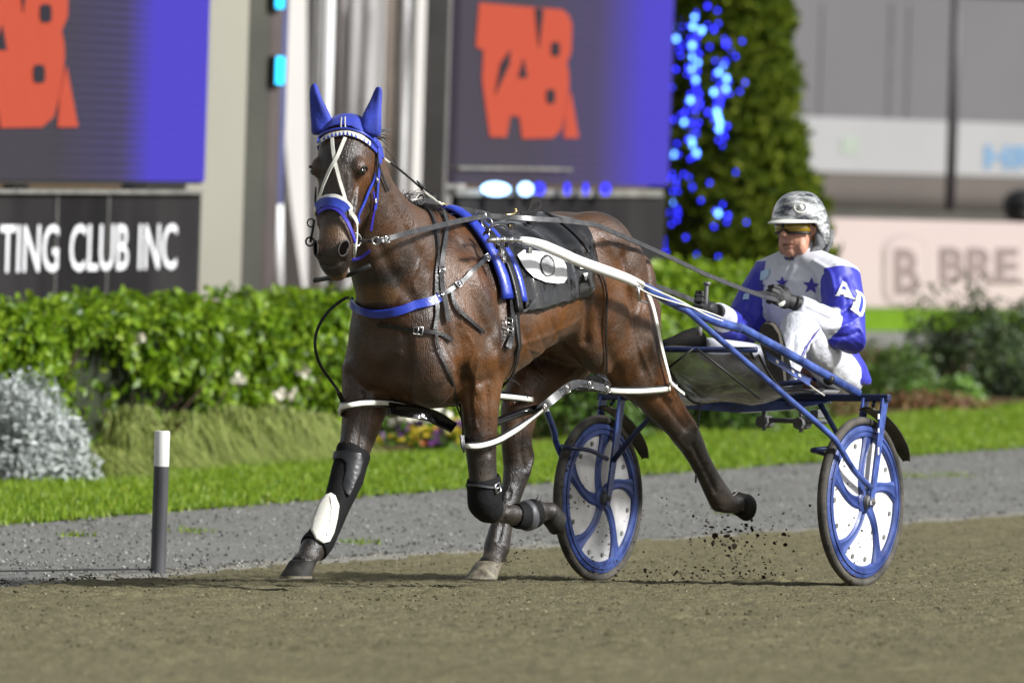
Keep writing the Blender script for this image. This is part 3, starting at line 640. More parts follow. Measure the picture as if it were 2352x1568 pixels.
def vbox(x0, x1, Z, th, name, m, parent, y0=-120, y1=690, off=0.0, bev=0):
    xr_ = 800 if x1 < 1300 else 2200; pl = vplane(at(xr_, 330, Z), A45)
    return slab(pl, x0, y0, x1, y1, th, name, m, parent, off, bev)
def vpipe(x, Z, r, name, m, parent, y0=-120, y1=690, x2=None):
    pl = vplane(at(800 if x < 1300 else 2200, 330, Z), A45); a = onp(pl, x, 330); x2 = x if x2 is None else x2; b = onp(pl, x2, 330); zt_ = onp(pl, x, y0).z; zb_ = onp(pl, x, y1).z; zz = (a - CAM).dot(_fw)
    return MB().tube([(a.x, a.y, zt_), (b.x, b.y, zb_)], r * zz / F, 12).build(name, m, parent, True)
vbox(420, 552, 62.4, .4, 'wall', M['wall_beige'], bl); vbox(640, 1060, 76, .4, 'wall', M['wall_grey'], bl)
vbox(765, 870, 75.7, .25, 'wall_panel', M['wall_grey'], bl, bev=.02); vbox(936, 1000, 75.6, .3, 'wall_panel', M['wall_pale'], bl, bev=.02); vbox(700, 735, 75.7, .25, 'wall_panel', M['wall_grey'], bl)
vbox(1012, 1050, 74.2, .3, 'steel_post', M['steel_grey'], bl, bev=.02)
vpipe(747, 75.2, 12, 'pipe', M['pipe_white'], bl); vpipe(772, 75.4, 6, 'pipe', M['col_brown'], bl); vpipe(728, 75.4, 7, 'pipe', M['steel_grey'], bl)
vpipe(888, 75.2, 11, 'pipe', M['pipe_tan'], bl, -120, 690, 890); vpipe(906, 75.3, 5, 'pipe', M['col_dark'], bl); vpipe(924, 75.2, 10, 'pipe', M['pipe_white'], bl)
vpipe(1045, 74.6, 10, 'pipe', M['pipe_white'], bl, -120, 690, 990); vpipe(1000, 75, 6, 'pipe', M['steel_grey'], bl); vbox(1000, 1035, 74.5, .05, 'pipe_bracket', M['pipe_white'], bl, 240, 250)
vpipe(640, 73.4, 14, 'pipe', M['pipe_white'], bl, 440, 690, 648)
# curved pale fascia sweeping down beside the dark column
fa = MB(); rr = []
for k in range(15):
    t = k / 14; y = -120 + 810 * t; x = 650 + 55 * max(0, t - .42) ** 1.6 * 2.2
    pF = vplane(at(800, 330, 75.0), A45); a = onp(pF, x, y); b = onp(pF, 705, y); rr.append([a, b, b - pF[2] * .2, a - pF[2] * .2])
fa.loft(rr).build('curved_fascia', M['wall_pale'], bl)
dc = empty('dark_column', gpt(580, 660, 62), 'tall dark column with brown edge left of the horse head', 'column')
vbox(553, 600, 62.9, .4, 'column_face', M['col_dark'], dc); vbox(600.5, 634, 62.9, .4, 'column_edge', M['col_brown'], dc, bev=.03); vbox(634.5, 650, 63.2, .3, 'column_return', M['col_blue'], dc, -120, 470)
for (y0, y1, lab) in [(-40, 20, 'cyan light strip on the dark column, cut by the top edge'), (130, 194, 'cyan light strip on the dark column level with the ear tips')]:
    pC = vplane(at(800, 330, 62.9), A45); c = onp(pC, 630, (y0 + y1) / 2) + pC[2] * .06; e = empty('light_strip', c, lab, 'light'); hz = (y1 - y0) / 2 * 62 / F
    MB().box(c - pC[2] * .03, pC[1] * .05, pC[2] * .025, Vector((0, 0, hz * 1.05))).build('housing', M['frame_dark'], e)
    MB().box(c, pC[1] * .036, pC[2] * .015, Vector((0, 0, hz))).build('tube', M['led_cyan'], e, bevel=.01)
# ---- right background: tent wall, banner, dark band, pink sign
M['tent'] = mat('tent_grey', (0.105, 0.10, 0.105), .85, var=.06, scale=.4); M['banner'] = mat('banner_white', (0.26, 0.26, 0.26), .7, var=.04, scale=.6); M['brownish'] = mat('brown_wall', (0.10, 0.085, 0.075), .85, var=.1, scale=.5); M['pole'] = mat('pole_dark', (0.045, 0.04, 0.045), .5, var=.2); M['pink'] = mat('banner_pink', (0.41, 0.325, 0.315), .7, var=.03, scale=.6); M['print_brown'] = mat('print_brown', (0.19, 0.14, 0.135), .7, var=.1); M['print_blue'] = mat('print_blue', (0.10, 0.20, 0.32), .7, var=.1); M['print_ring'] = mat('print_ring', (0.34, 0.275, 0.26), .7, var=.1)
M['seam'] = mat('seam_grey', (0.085, 0.08, 0.085), .8)
tn = empty('tent_wall', gpt(2100, 560, 112), 'grey marquee wall at the top right', 'marquee')
vbox(1700, 2700, 112, .3, 'wall', M['tent'], tn, 8, 300); vbox(1700, 2700, 111.9, .5, 'roof_edge', M['pole'], tn, -80, 7); vbox(1700, 2700, 112.2, .3, 'lower_wall', M['brownish'], tn, 418, 640)
for (x, w_) in [(1880, 5), (2038, 9), (2080, 6)]: vbox(x, x + w_, 111.98, .05, 'wall_seam', M['seam'], tn, 8, 300)
bn = empty('white_banner', gpt(2100, 560, 110), 'long white banner across the marquee with blurred blue letters', 'banner')
def pbanner(x0, x1, y0, y1, Z, ang, name, m, parent, th=.03):
    pl = vplane(at(x0, y0, Z), ang); slab(pl, x0, y0, x1, y1, th, name, m, parent); return pl
vbox(1760, 2700, 110, .05, 'cloth', M['banner'], bn, 296, 416)
vs, fs = text_mesh('HRV', .5, .02)
o_ = at(2256, 382, 109.9); pW = vplane(at(2200, 330, 110), A45); o_ = onp(pW, 2256, 384); islands([o_ + pW[1] * (v.x * 1.5) + pW[2] * .01 + Vector((0, 0, v.y * .78)) for v in vs], fs, 'letter', M['print_blue'], bn)
o_ = onp(pW, 1952, 335); MB().box(o_, pW[1] * .16, pW[2] * .01, Vector((0, 0, .10))).build('green_mark', mat('print_green', (.24, .275, .23), .7), bn)
for (x, w_, lab) in [(2178, 24, 'dark pole in front of the white banner at the top right')]:
    e = empty('pole', gpt(x, 560, 104), lab, 'pole'); vpipe(x + w_ / 2 - 3, 104, w_ / 2, 'shaft', M['pole'], e, -150, 640)
    MB().box(at(x + 9, 505, 104), Vector((.09, 0, 0)), Vector((0, .09, 0)), Vector((0, 0, .03))).build('collar', M['pole'], e)
e = empty('dark_wall_band', gpt(2100, 560, 100), 'dark band of wall above the pink banner', 'wall'); vbox(1800, 2700, 100, .3, 'capping', M['col_dark'], e, 497, 520); vbox(1800, 2700, 100.2, .3, 'plinth', M['brownish'], e, 520.5, 860)
e = empty('machine', at(2370, 500, 99), 'dark rounded object at the right edge above the pink banner', 'equipment'); 
MB().ell(at(2350, 470, 99.3), Vector((.24, 0, 0)), Vector((0, .25, 0)), Vector((0, 0, .18)), 14, 10).ell(at(2345, 492, 99.3), Vector((.2, 0, 0)), Vector((0, .25, 0)), Vector((0, 0, .1)), 12, 8).build('body', M['black_rubber'], e, True)
plP = vplane(at(1925, 516, 88), math.radians(52))
pk = empty('pink_banner', Vector((plP[0].x, plP[0].y, gz(*plP[0].xy))), 'pale pink banner with a ringed letter B and the letters BRE', 'banner')
slab(plP, 1780, 516, 2560, 716, .06, 'cloth', M['pink'], pk); slab(plP, 1780, 716.4, 2560, 722, .08, 'lower_rail', M['rail_grey'], pk, .01)
def rrect(c, rx, ry, k, n=6):
    out = []
    for qx, qy, a0 in [(1, -1, -90), (1, 1, 0), (-1, 1, 90), (-1, -1, 180)]:
        for i in range(n + 1):
            a = math.radians(a0 + 90 * i / n); out.append((c[0] + qx * (rx - k) + k * math.cos(a), c[1] + qy * (ry - k) + k * math.sin(a)))
    return out
flat_print(plP, [rrect((2079, 622), 52, 83, 40)], .004, 'ring_outer', M['print_ring'], pk); flat_print(plP, [rrect((2079, 622), 46, 76, 35)], .012, 'ring_inner', M['pink'], pk)
def ptext(s, pl, x0, x1, ytop, ybot, off, m, parent, bold, name='lettering'):
    vs, fs = text_mesh(s, 1.0, bold); xs = [v.x for v in vs]; a, b_ = min(xs), max(xs); yt = max(v.y for v in vs)
    P = []
    for v in vs:
        X = x0 + (v.x - a) / (b_ - a) * (x1 - x0); Y = ybot + v.y / yt * (ytop - ybot); P.append(onp(pl, X, Y + (X - x0) * .012) + pl[2] * off)
    return islands(P, fs, 'letter', m, parent)
ptext('B', plP, 2050, 2108, 570, 672, .022, M['print_brown'], pk, .035); ptext('BRE', plP, 2158, 2338, 568, 646, .012, M['print_brown'], pk, .03)
# lawn bank and grey path behind the hedge at right
e = empty('rear_lawn_bank', gpt(2150, 760, 86), 'mown grass bank below the pink banner', 'grass bank'); vbox(1900, 2700, 86.8, 1.5, 'turf', M['lawn'], e, 722, 770); vbox(1900, 2700, 85.8, 1.0, 'path_edge', M['gravel'], e, 770.5, 900)

# =================================================================== CONIFER WITH FAIRY LIGHTS
M['conifer'] = leafmat('conifer', [(0.018, 0.036, 0.003), (0.058, 0.092, 0.006), (0.11, 0.155, 0.010), (0.18, 0.21, 0.024)], .7, .4, .1)
tc_ = gpt(1700, 640, 80); cf = empty('conifer_tree', tc_, 'tall clipped conifer strung with blue lights behind the driver', 'tree')
K_ = 80 / F; pts = []
def cwidth(y):                               # left and right outline of the crown in picture terms
    xl = np.interp(y, [-300, 0, 300, 640], [1580, 1535, 1510, 1488]); xr = np.interp(y, [-300, 0, 100, 200, 330, 400, 500, 640], [1760, 1800, 1808, 1822, 1832, 1860, 1888, 1905]); return xl, xr
for _ in range(26000):
    y = random.uniform(-260, 640); xl, xr = cwidth(y); xc = (xl + xr) / 2; rad = (xr - xl) / 2
    a = random.uniform(math.pi * .95, math.pi * 2.05); k = 1 + .06 * math.sin(y * .045 + a * 3) + .07 * math.sin(y * .11 - a * 5) + .04 * math.sin(y * .23 + a * 9); r = rad * k * (1 - abs(random.gauss(0, .07)))
    c = at(xc, y, 80); pts.append((c + Vector((math.cos(a) * r * K_, math.sin(a) * r * K_, 0)), Vector((math.cos(a), math.sin(a), .1))))
leaves(pts, 'crown', M['conifer'], cf, .12, .4, .9)
MB().tube([tc_, tc_ + Vector((0, 0, 1.2)), at(1670, -200, 80)], [.09, .08, .04], 10).build('trunk', M['bark'], cf, True)
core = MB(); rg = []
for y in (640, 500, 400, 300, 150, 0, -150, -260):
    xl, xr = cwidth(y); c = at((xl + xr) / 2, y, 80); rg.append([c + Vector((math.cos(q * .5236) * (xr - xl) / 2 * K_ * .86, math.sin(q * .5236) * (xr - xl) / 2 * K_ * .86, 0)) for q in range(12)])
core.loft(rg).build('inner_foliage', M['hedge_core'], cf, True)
fl = empty('fairy_lights', tc_ + Vector((-.4, -.7, 0)), 'strings of small blue lights hung over the left side of the conifer', 'lights')
M['bulb_blue'] = emitmat('bulb_blue', (0.03, 0.03, 1.0), 5.0); M['bulb_pale'] = emitmat('bulb_pale', (0.10, 0.28, 1.0), 8)
spots = [(1625, 15, 1), (1648, 25, 0), (1600, 30, 0), (1560, 60, 1), (1592, 62, 2), (1612, 70, 2), (1640, 68, 1), (1585, 88, 0), (1560, 115, 0), (1590, 105, 2), (1592, 130, 2), (1605, 145, 2), (1590, 160, 2), (1588, 175, 1), (1595, 190, 1), (1600, 205, 0), (1630, 108, 0), (1665, 100, 0), (1645, 150, 0), (1665, 180, 1), (1650, 200, 0), (1640, 212, 2), (1665, 212, 1), (1655, 232, 1), (1580, 235, 0), (1590, 252, 0), (1548, 275, 1), (1572, 262, 0), (1654, 282, 2), (1670, 290, 1), (1640, 275, 0), (1665, 315, 0), (1660, 335, 0), (1600, 290, 0), (1585, 310, 0), (1592, 330, 0), (1548, 355, 2), (1600, 352, 2), (1585, 365, 0), (1540, 410, 0), (1545, 440, 0), (1540, 470, 0), (1538, 490, 1), (1542, 515, 0), (1525, 550, 0), (1520, 580, 0), (1590, 430, 1), (1630, 420, 0), (1610, 460, 0), (1660, 470, 0), (1650, 490, 2), (1672, 495, 1), (1640, 520, 0), (1575, 545, 0), (1600, 585, 0), (1650, 590, 0), (1700, 210, 0), (1705, 95, 0), (1690, 130, 0), (1712, 190, 0), (1555, 330, 0), (1690, 395, 0), (1715, 510, 0), (1570, 400, 0), (1555, 505, 0), (1530, 300, 0), (1545, 200, 0), (1552, 160, 1), (1510, 560, 0), (1560, 590, 0)]
bm0 = {}
for sx, ya, yb in ((1592, 40, 210), (1600, 60, 360), (1652, 140, 330), (1545, 400, 520), (1665, 90, 220), (1560, 50, 130), (1585, 230, 340), (1530, 540, 590), (1640, 180, 300)):
    spots += [(sx + random.gauss(0, 7), y_, random.choice([0, 0, 0, 1, 2])) for y_ in range(ya, yb, 13) if random.random() < .75]
spots += [(x + random.gauss(0, 9), y + random.gauss(0, 9), 0) for x, y, b_ in spots if b_ and random.random() < .8]
for k, (x, y, b_) in enumerate(spots):
    xl, xr = cwidth(y); xc = (xl + xr) / 2; rd = (xr - xl) / 2; q = max(-.97, min(.97, (x - xc) / rd)); dep = 80 - math.sqrt(1 - q * q) * rd * K_ * 1.06 - .03
    p = at(x, y, dep); r = (.011, .015, .020)[b_]
    if b_ not in bm0:
        o = MB().ell(Vector(fl.location), Vector((r, 0, 0)), Vector((0, r, 0)), Vector((0, 0, r * 1.3)), 10, 8).build('bulb', M['bulb_pale'] if b_ == 2 else M['bulb_blue'], fl, True); bm0[b_] = o
    else: o = bm0[b_].copy(); COL.objects.link(o); o.parent = fl
    o.location = p - fl.location
wr = MB(); by = sorted(spots, key=lambda s: (s[0] // 40, s[1]))
for i in range(len(by) - 1):
    if by[i][0] // 40 == by[i + 1][0] // 40:
        P = []
        for (x, y, b_) in (by[i], by[i + 1]):
            xl, xr = cwidth(y); xc = (xl + xr) / 2; rd = (xr - xl) / 2; q = max(-.97, min(.97, (x - xc) / rd)); P.append(at(x, y, 80 - math.sqrt(1 - q * q) * rd * K_ * 1.05 - .01))
        wr.tube(P, .003, 4)
wr.build('wire', M['black_rubber'], fl)['kind'] = 'stuff'
# =================================================================== HORSE
def coat_material():
    m = bpy.data.materials.new('bay_coat'); m.use_nodes = True; t = m.node_tree; b = t.nodes['Principled BSDF']; N = t.nodes.new; K = t.links.new
    tc = N('ShaderNodeTexCoord')
    at_ = N('ShaderNodeAttribute'); at_.attribute_name = 'coat'
    sep = N('ShaderNodeSeparateColor'); K(at_.outputs['Color'], sep.inputs[0])
    n1 = N('ShaderNodeTexNoise'); n1.inputs['Scale'].default_value = 5; n1.inputs['Detail'].default_value = 6; K(tc.outputs['Object'], n1.inputs['Vector'])
    r1 = N('ShaderNodeValToRGB'); e = r1.color_ramp.elements; e[0].position = 0.33; e[0].color = (0.015, 0.0060, 0.0022, 1); e[1].position = 0.7; e[1].color = (0.116, 0.042, 0.0088, 1)
    K(n1.outputs['Fac'], r1.inputs[0])
    # hair streaks
    mp = N('ShaderNodeMapping'); mp.inputs['Scale'].default_value = (70, 70, 16); K(tc.outputs['Object'], mp.inputs[0])
    n2 = N('ShaderNodeTexNoise'); n2.inputs['Scale'].default_value = 3.0; n2.inputs['Detail'].default_value = 5; K(mp.outputs[0], n2.inputs['Vector'])
    mx0 = N('ShaderNodeMixRGB'); mx0.blend_type = 'OVERLAY'; mx0.inputs[0].default_value = 0.45; K(r1.outputs[0], mx0.inputs[1]); K(n2.outputs['Fac'], mx0.inputs[2])
    dark = N('ShaderNodeRGB'); dark.outputs[0].default_value = (0.0075, 0.0062, 0.006, 1)
    mx = N('ShaderNodeMixRGB'); K(sep.outputs[0], mx.inputs[0]); K(mx0.outputs[0], mx.inputs[1]); K(dark.outputs[0], mx.inputs[2])
    tan = N('ShaderNodeRGB'); tan.outputs[0].default_value = (0.17, 0.085, 0.03, 1)
    mx2 = N('ShaderNodeMixRGB'); K(sep.outputs[1], mx2.inputs[0]); K(mx.outputs[0], mx2.inputs[1]); K(tan.outputs[0], mx2.inputs[2])
    # sweat sheen on the body, painted into the coat colour as grey patches
    n3 = N('ShaderNodeTexNoise'); n3.inputs['Scale'].default_value = 8; n3.inputs['Detail'].default_value = 7; n3.inputs['Roughness'].default_value = 0.7; K(tc.outputs['Object'], n3.inputs['Vector'])
    r3 = N('ShaderNodeValToRGB'); r3.color_ramp.elements[0].position = 0.44; r3.color_ramp.elements[1].position = 0.72; K(n3.outputs['Fac'], r3.inputs[0])
    gm = N('ShaderNodeMath'); gm.operation = 'MULTIPLY'; gm.inputs[1].default_value = 0.36; K(r3.outputs[0], gm.inputs[0])
    grey = N('ShaderNodeRGB'); grey.outputs[0].default_value = (0.12, 0.088, 0.062, 1)
    mx3 = N('ShaderNodeMixRGB'); K(gm.outputs[0], mx3.inputs[0]); K(mx2.outputs[0], mx3.inputs[1]); K(grey.outputs[0], mx3.inputs[2])
    K(mx3.outputs[0], b.inputs['Base Color'])
    mr = N('ShaderNodeMapRange'); mr.inputs[1].default_value = 0.35; mr.inputs[2].default_value = 0.65; mr.inputs[3].default_value = 0.30; mr.inputs[4].default_value = 0.50
    K(n3.outputs['Fac'], mr.inputs[0]); K(mr.outputs[0], b.inputs['Roughness'])
    b.inputs['Specular IOR Level'].default_value = 0.55
    b.inputs['Sheen Weight'].default_value = 0.05; b.inputs['Sheen Roughness'].default_value = 0.4; b.inputs['Sheen Tint'].default_value = (0.6, 0.5, 0.4, 1)
    # relief: veins and muscle ripple + hair
    n4 = N('ShaderNodeTexNoise'); n4.inputs['Scale'].default_value = 13; n4.inputs['Detail'].default_value = 3; n4.inputs['Distortion'].default_value = 0.4; K(tc.outputs['Object'], n4.inputs['Vector'])
    b1 = N('ShaderNodeBump'); b1.inputs['Strength'].default_value = 0.16; b1.inputs['Distance'].default_value = 0.03; K(n4.outputs['Fac'], b1.inputs['Height'])
    b2 = N('ShaderNodeBump'); b2.inputs['Strength'].default_value = 0.3; b2.inputs['Distance'].default_value = 0.006; K(n2.outputs['Fac'], b2.inputs['Height']); K(b1.outputs[0], b2.inputs['Normal'])
    mp5 = N('ShaderNodeMapping'); mp5.inputs['Scale'].default_value = (150, 150, 45); K(tc.outputs['Object'], mp5.inputs[0])
    n5 = N('ShaderNodeTexNoise'); n5.inputs['Scale'].default_value = 1.4; n5.inputs['Detail'].default_value = 3; K(mp5.outputs[0], n5.inputs['Vector'])
    b3 = N('ShaderNodeBump'); b3.inputs['Strength'].default_value = 0.55; b3.inputs['Distance'].default_value = 0.006; K(n5.outputs['Fac'], b3.inputs['Height']); K(b2.outputs[0], b3.inputs['Normal'])
    K(b3.outputs[0], b.inputs['Normal'])
    return m
M['coat'] = coat_material(); M['coat_dark'] = mat('muzzle_skin', (0.018, 0.014, 0.012), .6, var=.3, scale=40)
M['hair'] = mat('black_hair', (0.012, 0.010, 0.010), 0.45, var=0.3, scale=30)
M['hoof'] = mat('hoof_horn', (0.10, 0.085, 0.06), 0.6, var=0.35, scale=30, bump=0.2, col2=(0.16, 0.14, 0.10))
M['eye'] = mat('eye', (0.006, 0.004, 0.003), 0.05, coat=1.0)
M['nostril'] = mat('nostril', (0.006, 0.005, 0.005), 0.5)

horse = empty('horse', W(1.9, 0, 0), 'bay pacing horse in harness trotting towards the camera left', 'horse')

def tring(X, zt, zb, hw, wz=0.5, top=1.0, n=28):
    """torso ring: top/bottom heights, half width, height fraction of the widest place, top<1 pinches the upper half"""
    zc = zb + (zt - zb) * wz; pts = []
    for j in range(n):
        a = 2 * math.pi * j / n; c = math.cos(a); s = math.sin(a)
        z = zc + (zt - zc) * c if c > 0 else zc + (zc - zb) * c
        k = (abs(s) ** (1.0 if c < 0 else top)) * (1 if s >= 0 else -1)
        pts.append(W(X, hw * k, z))
    return pts
def limb(mb, pts, n=16):
    """chain of elliptical sections: (x, y, z, r_sagittal, r_lateral) in the horse frame"""
    P = [Vector(p[:3]) for p in pts]; rings = []
    for i, p in enumerate(P):
        t = (P[min(i + 1, len(P) - 1)] - P[max(i - 1, 0)]).normalized()
        lat = Vector((0, 1, 0)); lat = (lat - t * lat.dot(t)).normalized(); sg = t.cross(lat)
        rings.append([W(*(p + sg * (pts[i][3] * math.cos(a)) + lat * (pts[i][4] * math.sin(a)))) for a in [2 * math.pi * q / n for q in range(n)]])
    # rounded ends
    mb.loft(rings)
    return mb
def px(p, Y, rs, rl):
    v = loc(p[0], p[1], Y); return (v.x, v.y, v.z, rs, rl)
def ellh(mb, c, r, pitch=0.0, yaw=0.0):      # ellipsoid in the horse frame
    cp, sp = math.cos(pitch), math.sin(pitch); cy, sy = math.cos(yaw), math.sin(yaw)
    ax = Vector((cp * cy, cp * sy, sp)) * r[0]; ay = Vector((-sy, cy, 0)) * r[1]; az = Vector((-sp * cy, -sp * sy, cp)) * r[2]
    D = lambda v: Xh * v.x + Yh * v.y + Zh * v.z
    mb.ell(W(*c), D(ax), D(ay), D(az), 20, 14)

tb = MB()
# ---- trunk
tb.loft([tring(*r) for r in [
    (1.00, 1.36, 1.12, .10, .5), (1.05, 1.44, 1.00, .19, .5), (1.14, 1.50, .92, .25, .5), (1.28, 1.545, .92, .28, .55), (1.43, 1.56, .95, .285, .55),
    (1.60, 1.535, .995, .275, .5), (1.78, 1.49, .94, .29, .48), (1.96, 1.47, .865, .30, .46), (2.12, 1.48, .80, .295, .45, 1.1),
    (2.27, 1.515, .75, .28, .42, 1.3), (2.40, 1.545, .73, .275, .4, 1.45), (2.52, 1.54, .73, .27, .42, 1.45), (2.64, 1.45, .76, .25, .42, 1.2), (2.745, 1.30, .83, .21, .42), (2.81, 1.15, .92, .13, .4)]])
# shoulders, breast, haunches
for s in (-1, 1):
    ellh(tb, (2.46, .175 * s, 1.10), (.17, .115, .28), pitch=-.42)
    ellh(tb, (2.33, .205 * s, .99), (.17, .10, .18))
    ellh(tb, (2.66, .13 * s, .90), (.13, .13, .17))
    ellh(tb, (1.40, .15 * s, 1.40), (.24, .14, .16), pitch=.1)
    ellh(tb, (1.62, .19 * s, 1.20), (.13, .08, .16))
    ellh(tb, (1.36, .17 * s, 1.15), (.27, .12, .28))
# ---- neck
def nring(c, t, hd, hw, n=24, top=1.5):
    t = Vector((t[0], 0, t[1])).normalized(); f = Vector((t.z, 0, -t.x))   # towards the throat
    c = Vector((c[0], c[2] if len(c) > 2 else 0, c[1])); pts = []
    for j in range(n):
        a = 2 * math.pi * j / n; co = math.cos(a); s = math.sin(a)
        k = (abs(s) ** (top if co < 0 else 1.0)) * (1 if s >= 0 else -1)
        pts.append(W(*(c + f * (hd * co) + Vector((0, hw * k, 0)))))
    return pts
tb.loft([nring(*r) for r in [
    ((2.40, 1.12), (.7, .7), .34, .22), ((2.56, 1.24), (.65, .75), .325, .205), ((2.70, 1.36), (.6, .8), .28, .17), ((2.85, 1.46, .005), (.58, .8), .205, .135),
    ((2.965, 1.585, .01), (.52, .8), .155, .11), ((3.01, 1.70, .015), (.42, .85), .128, .098), ((3.03, 1.79, .015), (.35, .9), .10, .086)]])
def grow(mb, voxel, it):                      # one continuous, relaxed skin as geometry for the next step
    o = blend(mb, 'tmp', M['coat'], None, voxel, it); r = MB().add([v.co.copy() for v in o.data.vertices], [tuple(p.vertices) for p in o.data.polygons])
    me = o.data; bpy.data.objects.remove(o); bpy.data.meshes.remove(me); return r
hb = grow(tb, 0.018, 22)
# muscle relief over the relaxed trunk
for s in (-1, 1):
    ellh(hb, (2.36, .232 * s, .98), (.145, .075, .15), pitch=.5)
    ellh(hb, (2.54, .20 * s, 1.03), (.11, .085, .20), pitch=-.45)
    ellh(hb, (2.69, .115 * s, .93), (.10, .10, .13))
    ellh(hb, (1.30, .215 * s, 1.30), (.17, .085, .17), pitch=-.4)
    ellh(hb, (1.13, .20 * s, 1.15), (.10, .08, .24), pitch=.12)
    ellh(hb, (2.74, .075 * s, 1.33), (.06, .07, .26), pitch=-.5)
# ---- head frame: a runs from poll to lips, b out of the face, c to the horse's left
YAW = math.radians(13); TILT = math.radians(15)
_hf = Vector((math.cos(YAW), math.sin(YAW), 0)); HC = Vector((-math.sin(YAW), math.cos(YAW), 0))
HA = (Vector((0, 0, -1)) * math.cos(TILT) + _hf * math.sin(TILT)).normalized()
HB = (_hf * math.cos(TILT) + Vector((0, 0, 1)) * math.sin(TILT)).normalized()
_pp = loc(788, 276, 0.012); POLL = Vector((_pp.x, _pp.y, _pp.z)) - HB * 0.03
def HP(a, b, c): return W(*(POLL + HA * a + HB * b + HC * c))
def HDIR(a, b, c):
    v = HA * a + HB * b + HC * c; return Xh * v.x + Yh * v.y + Zh * v.z
def hring(a, b0, b1, hw, jw, n=24):
    """head section: face at b1, jaw at b0; half width hw at the face side, jw at the jaw side"""
    mid = (b0 + b1) / 2; hd = (b1 - b0) / 2; pts = []
    for j in range(n):
        th = 2 * math.pi * j / n; c = math.cos(th); s = math.sin(th)
        w = hw if c > 0 else hw + (jw - hw) * min(1, -c * 1.6)
        sq = abs(s) ** 0.8 * (1 if s >= 0 else -1); cq = abs(c) ** 0.85 * (1 if c >= 0 else -1)
        pts.append(HP(a, mid + hd * cq, w * sq))
    return pts
hb.loft([hring(*r) for r in [
    (-.03, -.10, .00, .05, .055), (.00, -.14, .03, .082, .082), (.06, -.18, .058, .104, .09), (.12, -.22, .074, .114, .092), (.18, -.24, .078, .114, .098), (.24, -.245, .074, .102, .098),
    (.30, -.225, .066, .088, .09), (.36, -.185, .057, .078, .076), (.42, -.145, .05, .072, .062), (.475, -.12, .044, .070, .056), (.52, -.11, .042, .072, .055), (.565, -.10, .033, .067, .054),
    (.60, -.088, .013, .052, .047), (.622, -.07, -.012, .032, .030)]])
for s in (-1, 1):
    hb.ell(HP(.195, .028, .082 * s), HDIR(.045, 0, 0), HDIR(0, .036, 0), HDIR(0, 0, .034))       # brow over the eye
    hb.ell(HP(.25, -.13, .082 * s), HDIR(.095, 0, 0), HDIR(0, .09, 0), HDIR(0, 0, .03))         # jowl
    hb.ell(HP(.53, .008, .052 * s), HDIR(.040, 0, 0), HDIR(0, .034, 0), HDIR(0, 0, .026))      # nostril rim
    hb.ell(HP(.33, .005, .070 * s), HDIR(.11, 0, 0), HDIR(0, .02, 0), HDIR(0, 0, .018))           # facial crest
hb.ell(HP(.595, -.072, 0), HDIR(.04, 0, 0), HDIR(0, .04, 0), HDIR(0, 0, .044))               # chin
# ---- legs
def leg(pp, Y):
    limb(hb, [px(p[:2], p[4] if len(p) > 4 else Y, p[2], p[3]) for p in pp])
# near (left) fore, folded
leg([(1095, 800, .15, .10), (1103, 862, .13, .09), (1103, 905, .105, .076), (1103, 960, .09, .066), (1104, 1020, .08, .058), (1108, 1080, .070, .054), (1113, 1125, .072, .056), (1112, 1160, .066, .054), (1109, 1184, .03, .03)], .19)
limb(hb, [px(p[:2], p[2], p[3], p[4]) for p in [(1104, 1150, .185, .052, .05), (1120, 1165, .19, .054, .048), (1142, 1174, .197, .043, .040), (1170, 1181, .208, .042, .038), (1195, 1185, .218, .046, .040), (1215, 1183, .226, .055, .047), (1234, 1175, .235, .053, .047), (1250, 1174, .243, .038, .037), (1266, 1177, .25, .046, .046)]])
# far (right) fore, reaching forward
leg([(850, 850, .15, .10), (842, 905, .13, .092), (832, 960, .105, .074), (820, 1010, .087, .060), (806, 1060, .072, .055), (797, 1095, .072, .056), (786, 1125, .062, .050), (771, 1165, .052, .044), (754, 1205, .052, .044), (737, 1238, .056, .049), (720, 1258, .058, .052), (703, 1282, .042, .040), (690, 1300, .05, .05)], -.16)
# near (left) hind, pushed off behind
leg([(1425, 640, .20, .09, .17), (1432, 720, .25, .115, .18), (1442, 790, .215, .115), (1466, 845, .155, .10), (1500, 893, .108, .080), (1528, 935, .088, .064), (1556, 970, .074, .054), (1573, 993, .074, .054), (1587, 1016, .064, .050), (1604, 1050, .053, .043), (1621, 1083, .051, .041), (1638, 1116, .056, .044), (1655, 1146, .062, .050), (1673, 1157, .042, .039), (1692, 1154, .047, .047)], .19)
# far (right) hind, planted under the body
leg([(1300, 760, .24, .11), (1255, 830, .19, .10), (1215, 890, .13, .085), (1190, 950, .10, .066), (1186, 1010, .085, .056), (1190, 1050, .085, .056), (1188, 1080, .075, .052), (1178, 1120, .056, .044), (1164, 1165, .052, .042), (1150, 1215, .054, .045), (1141, 1258, .062, .053), (1132, 1283, .044, .042), (1122, 1302, .052, .052)], -.14)
# dock of the tail
limb(hb, [(1.06, 0, 1.42, .05, .045), (1.00, 0, 1.36, .045, .04), (.97, 0, 1.25, .04, .035), (.97, 0, 1.12, .03, .03)])

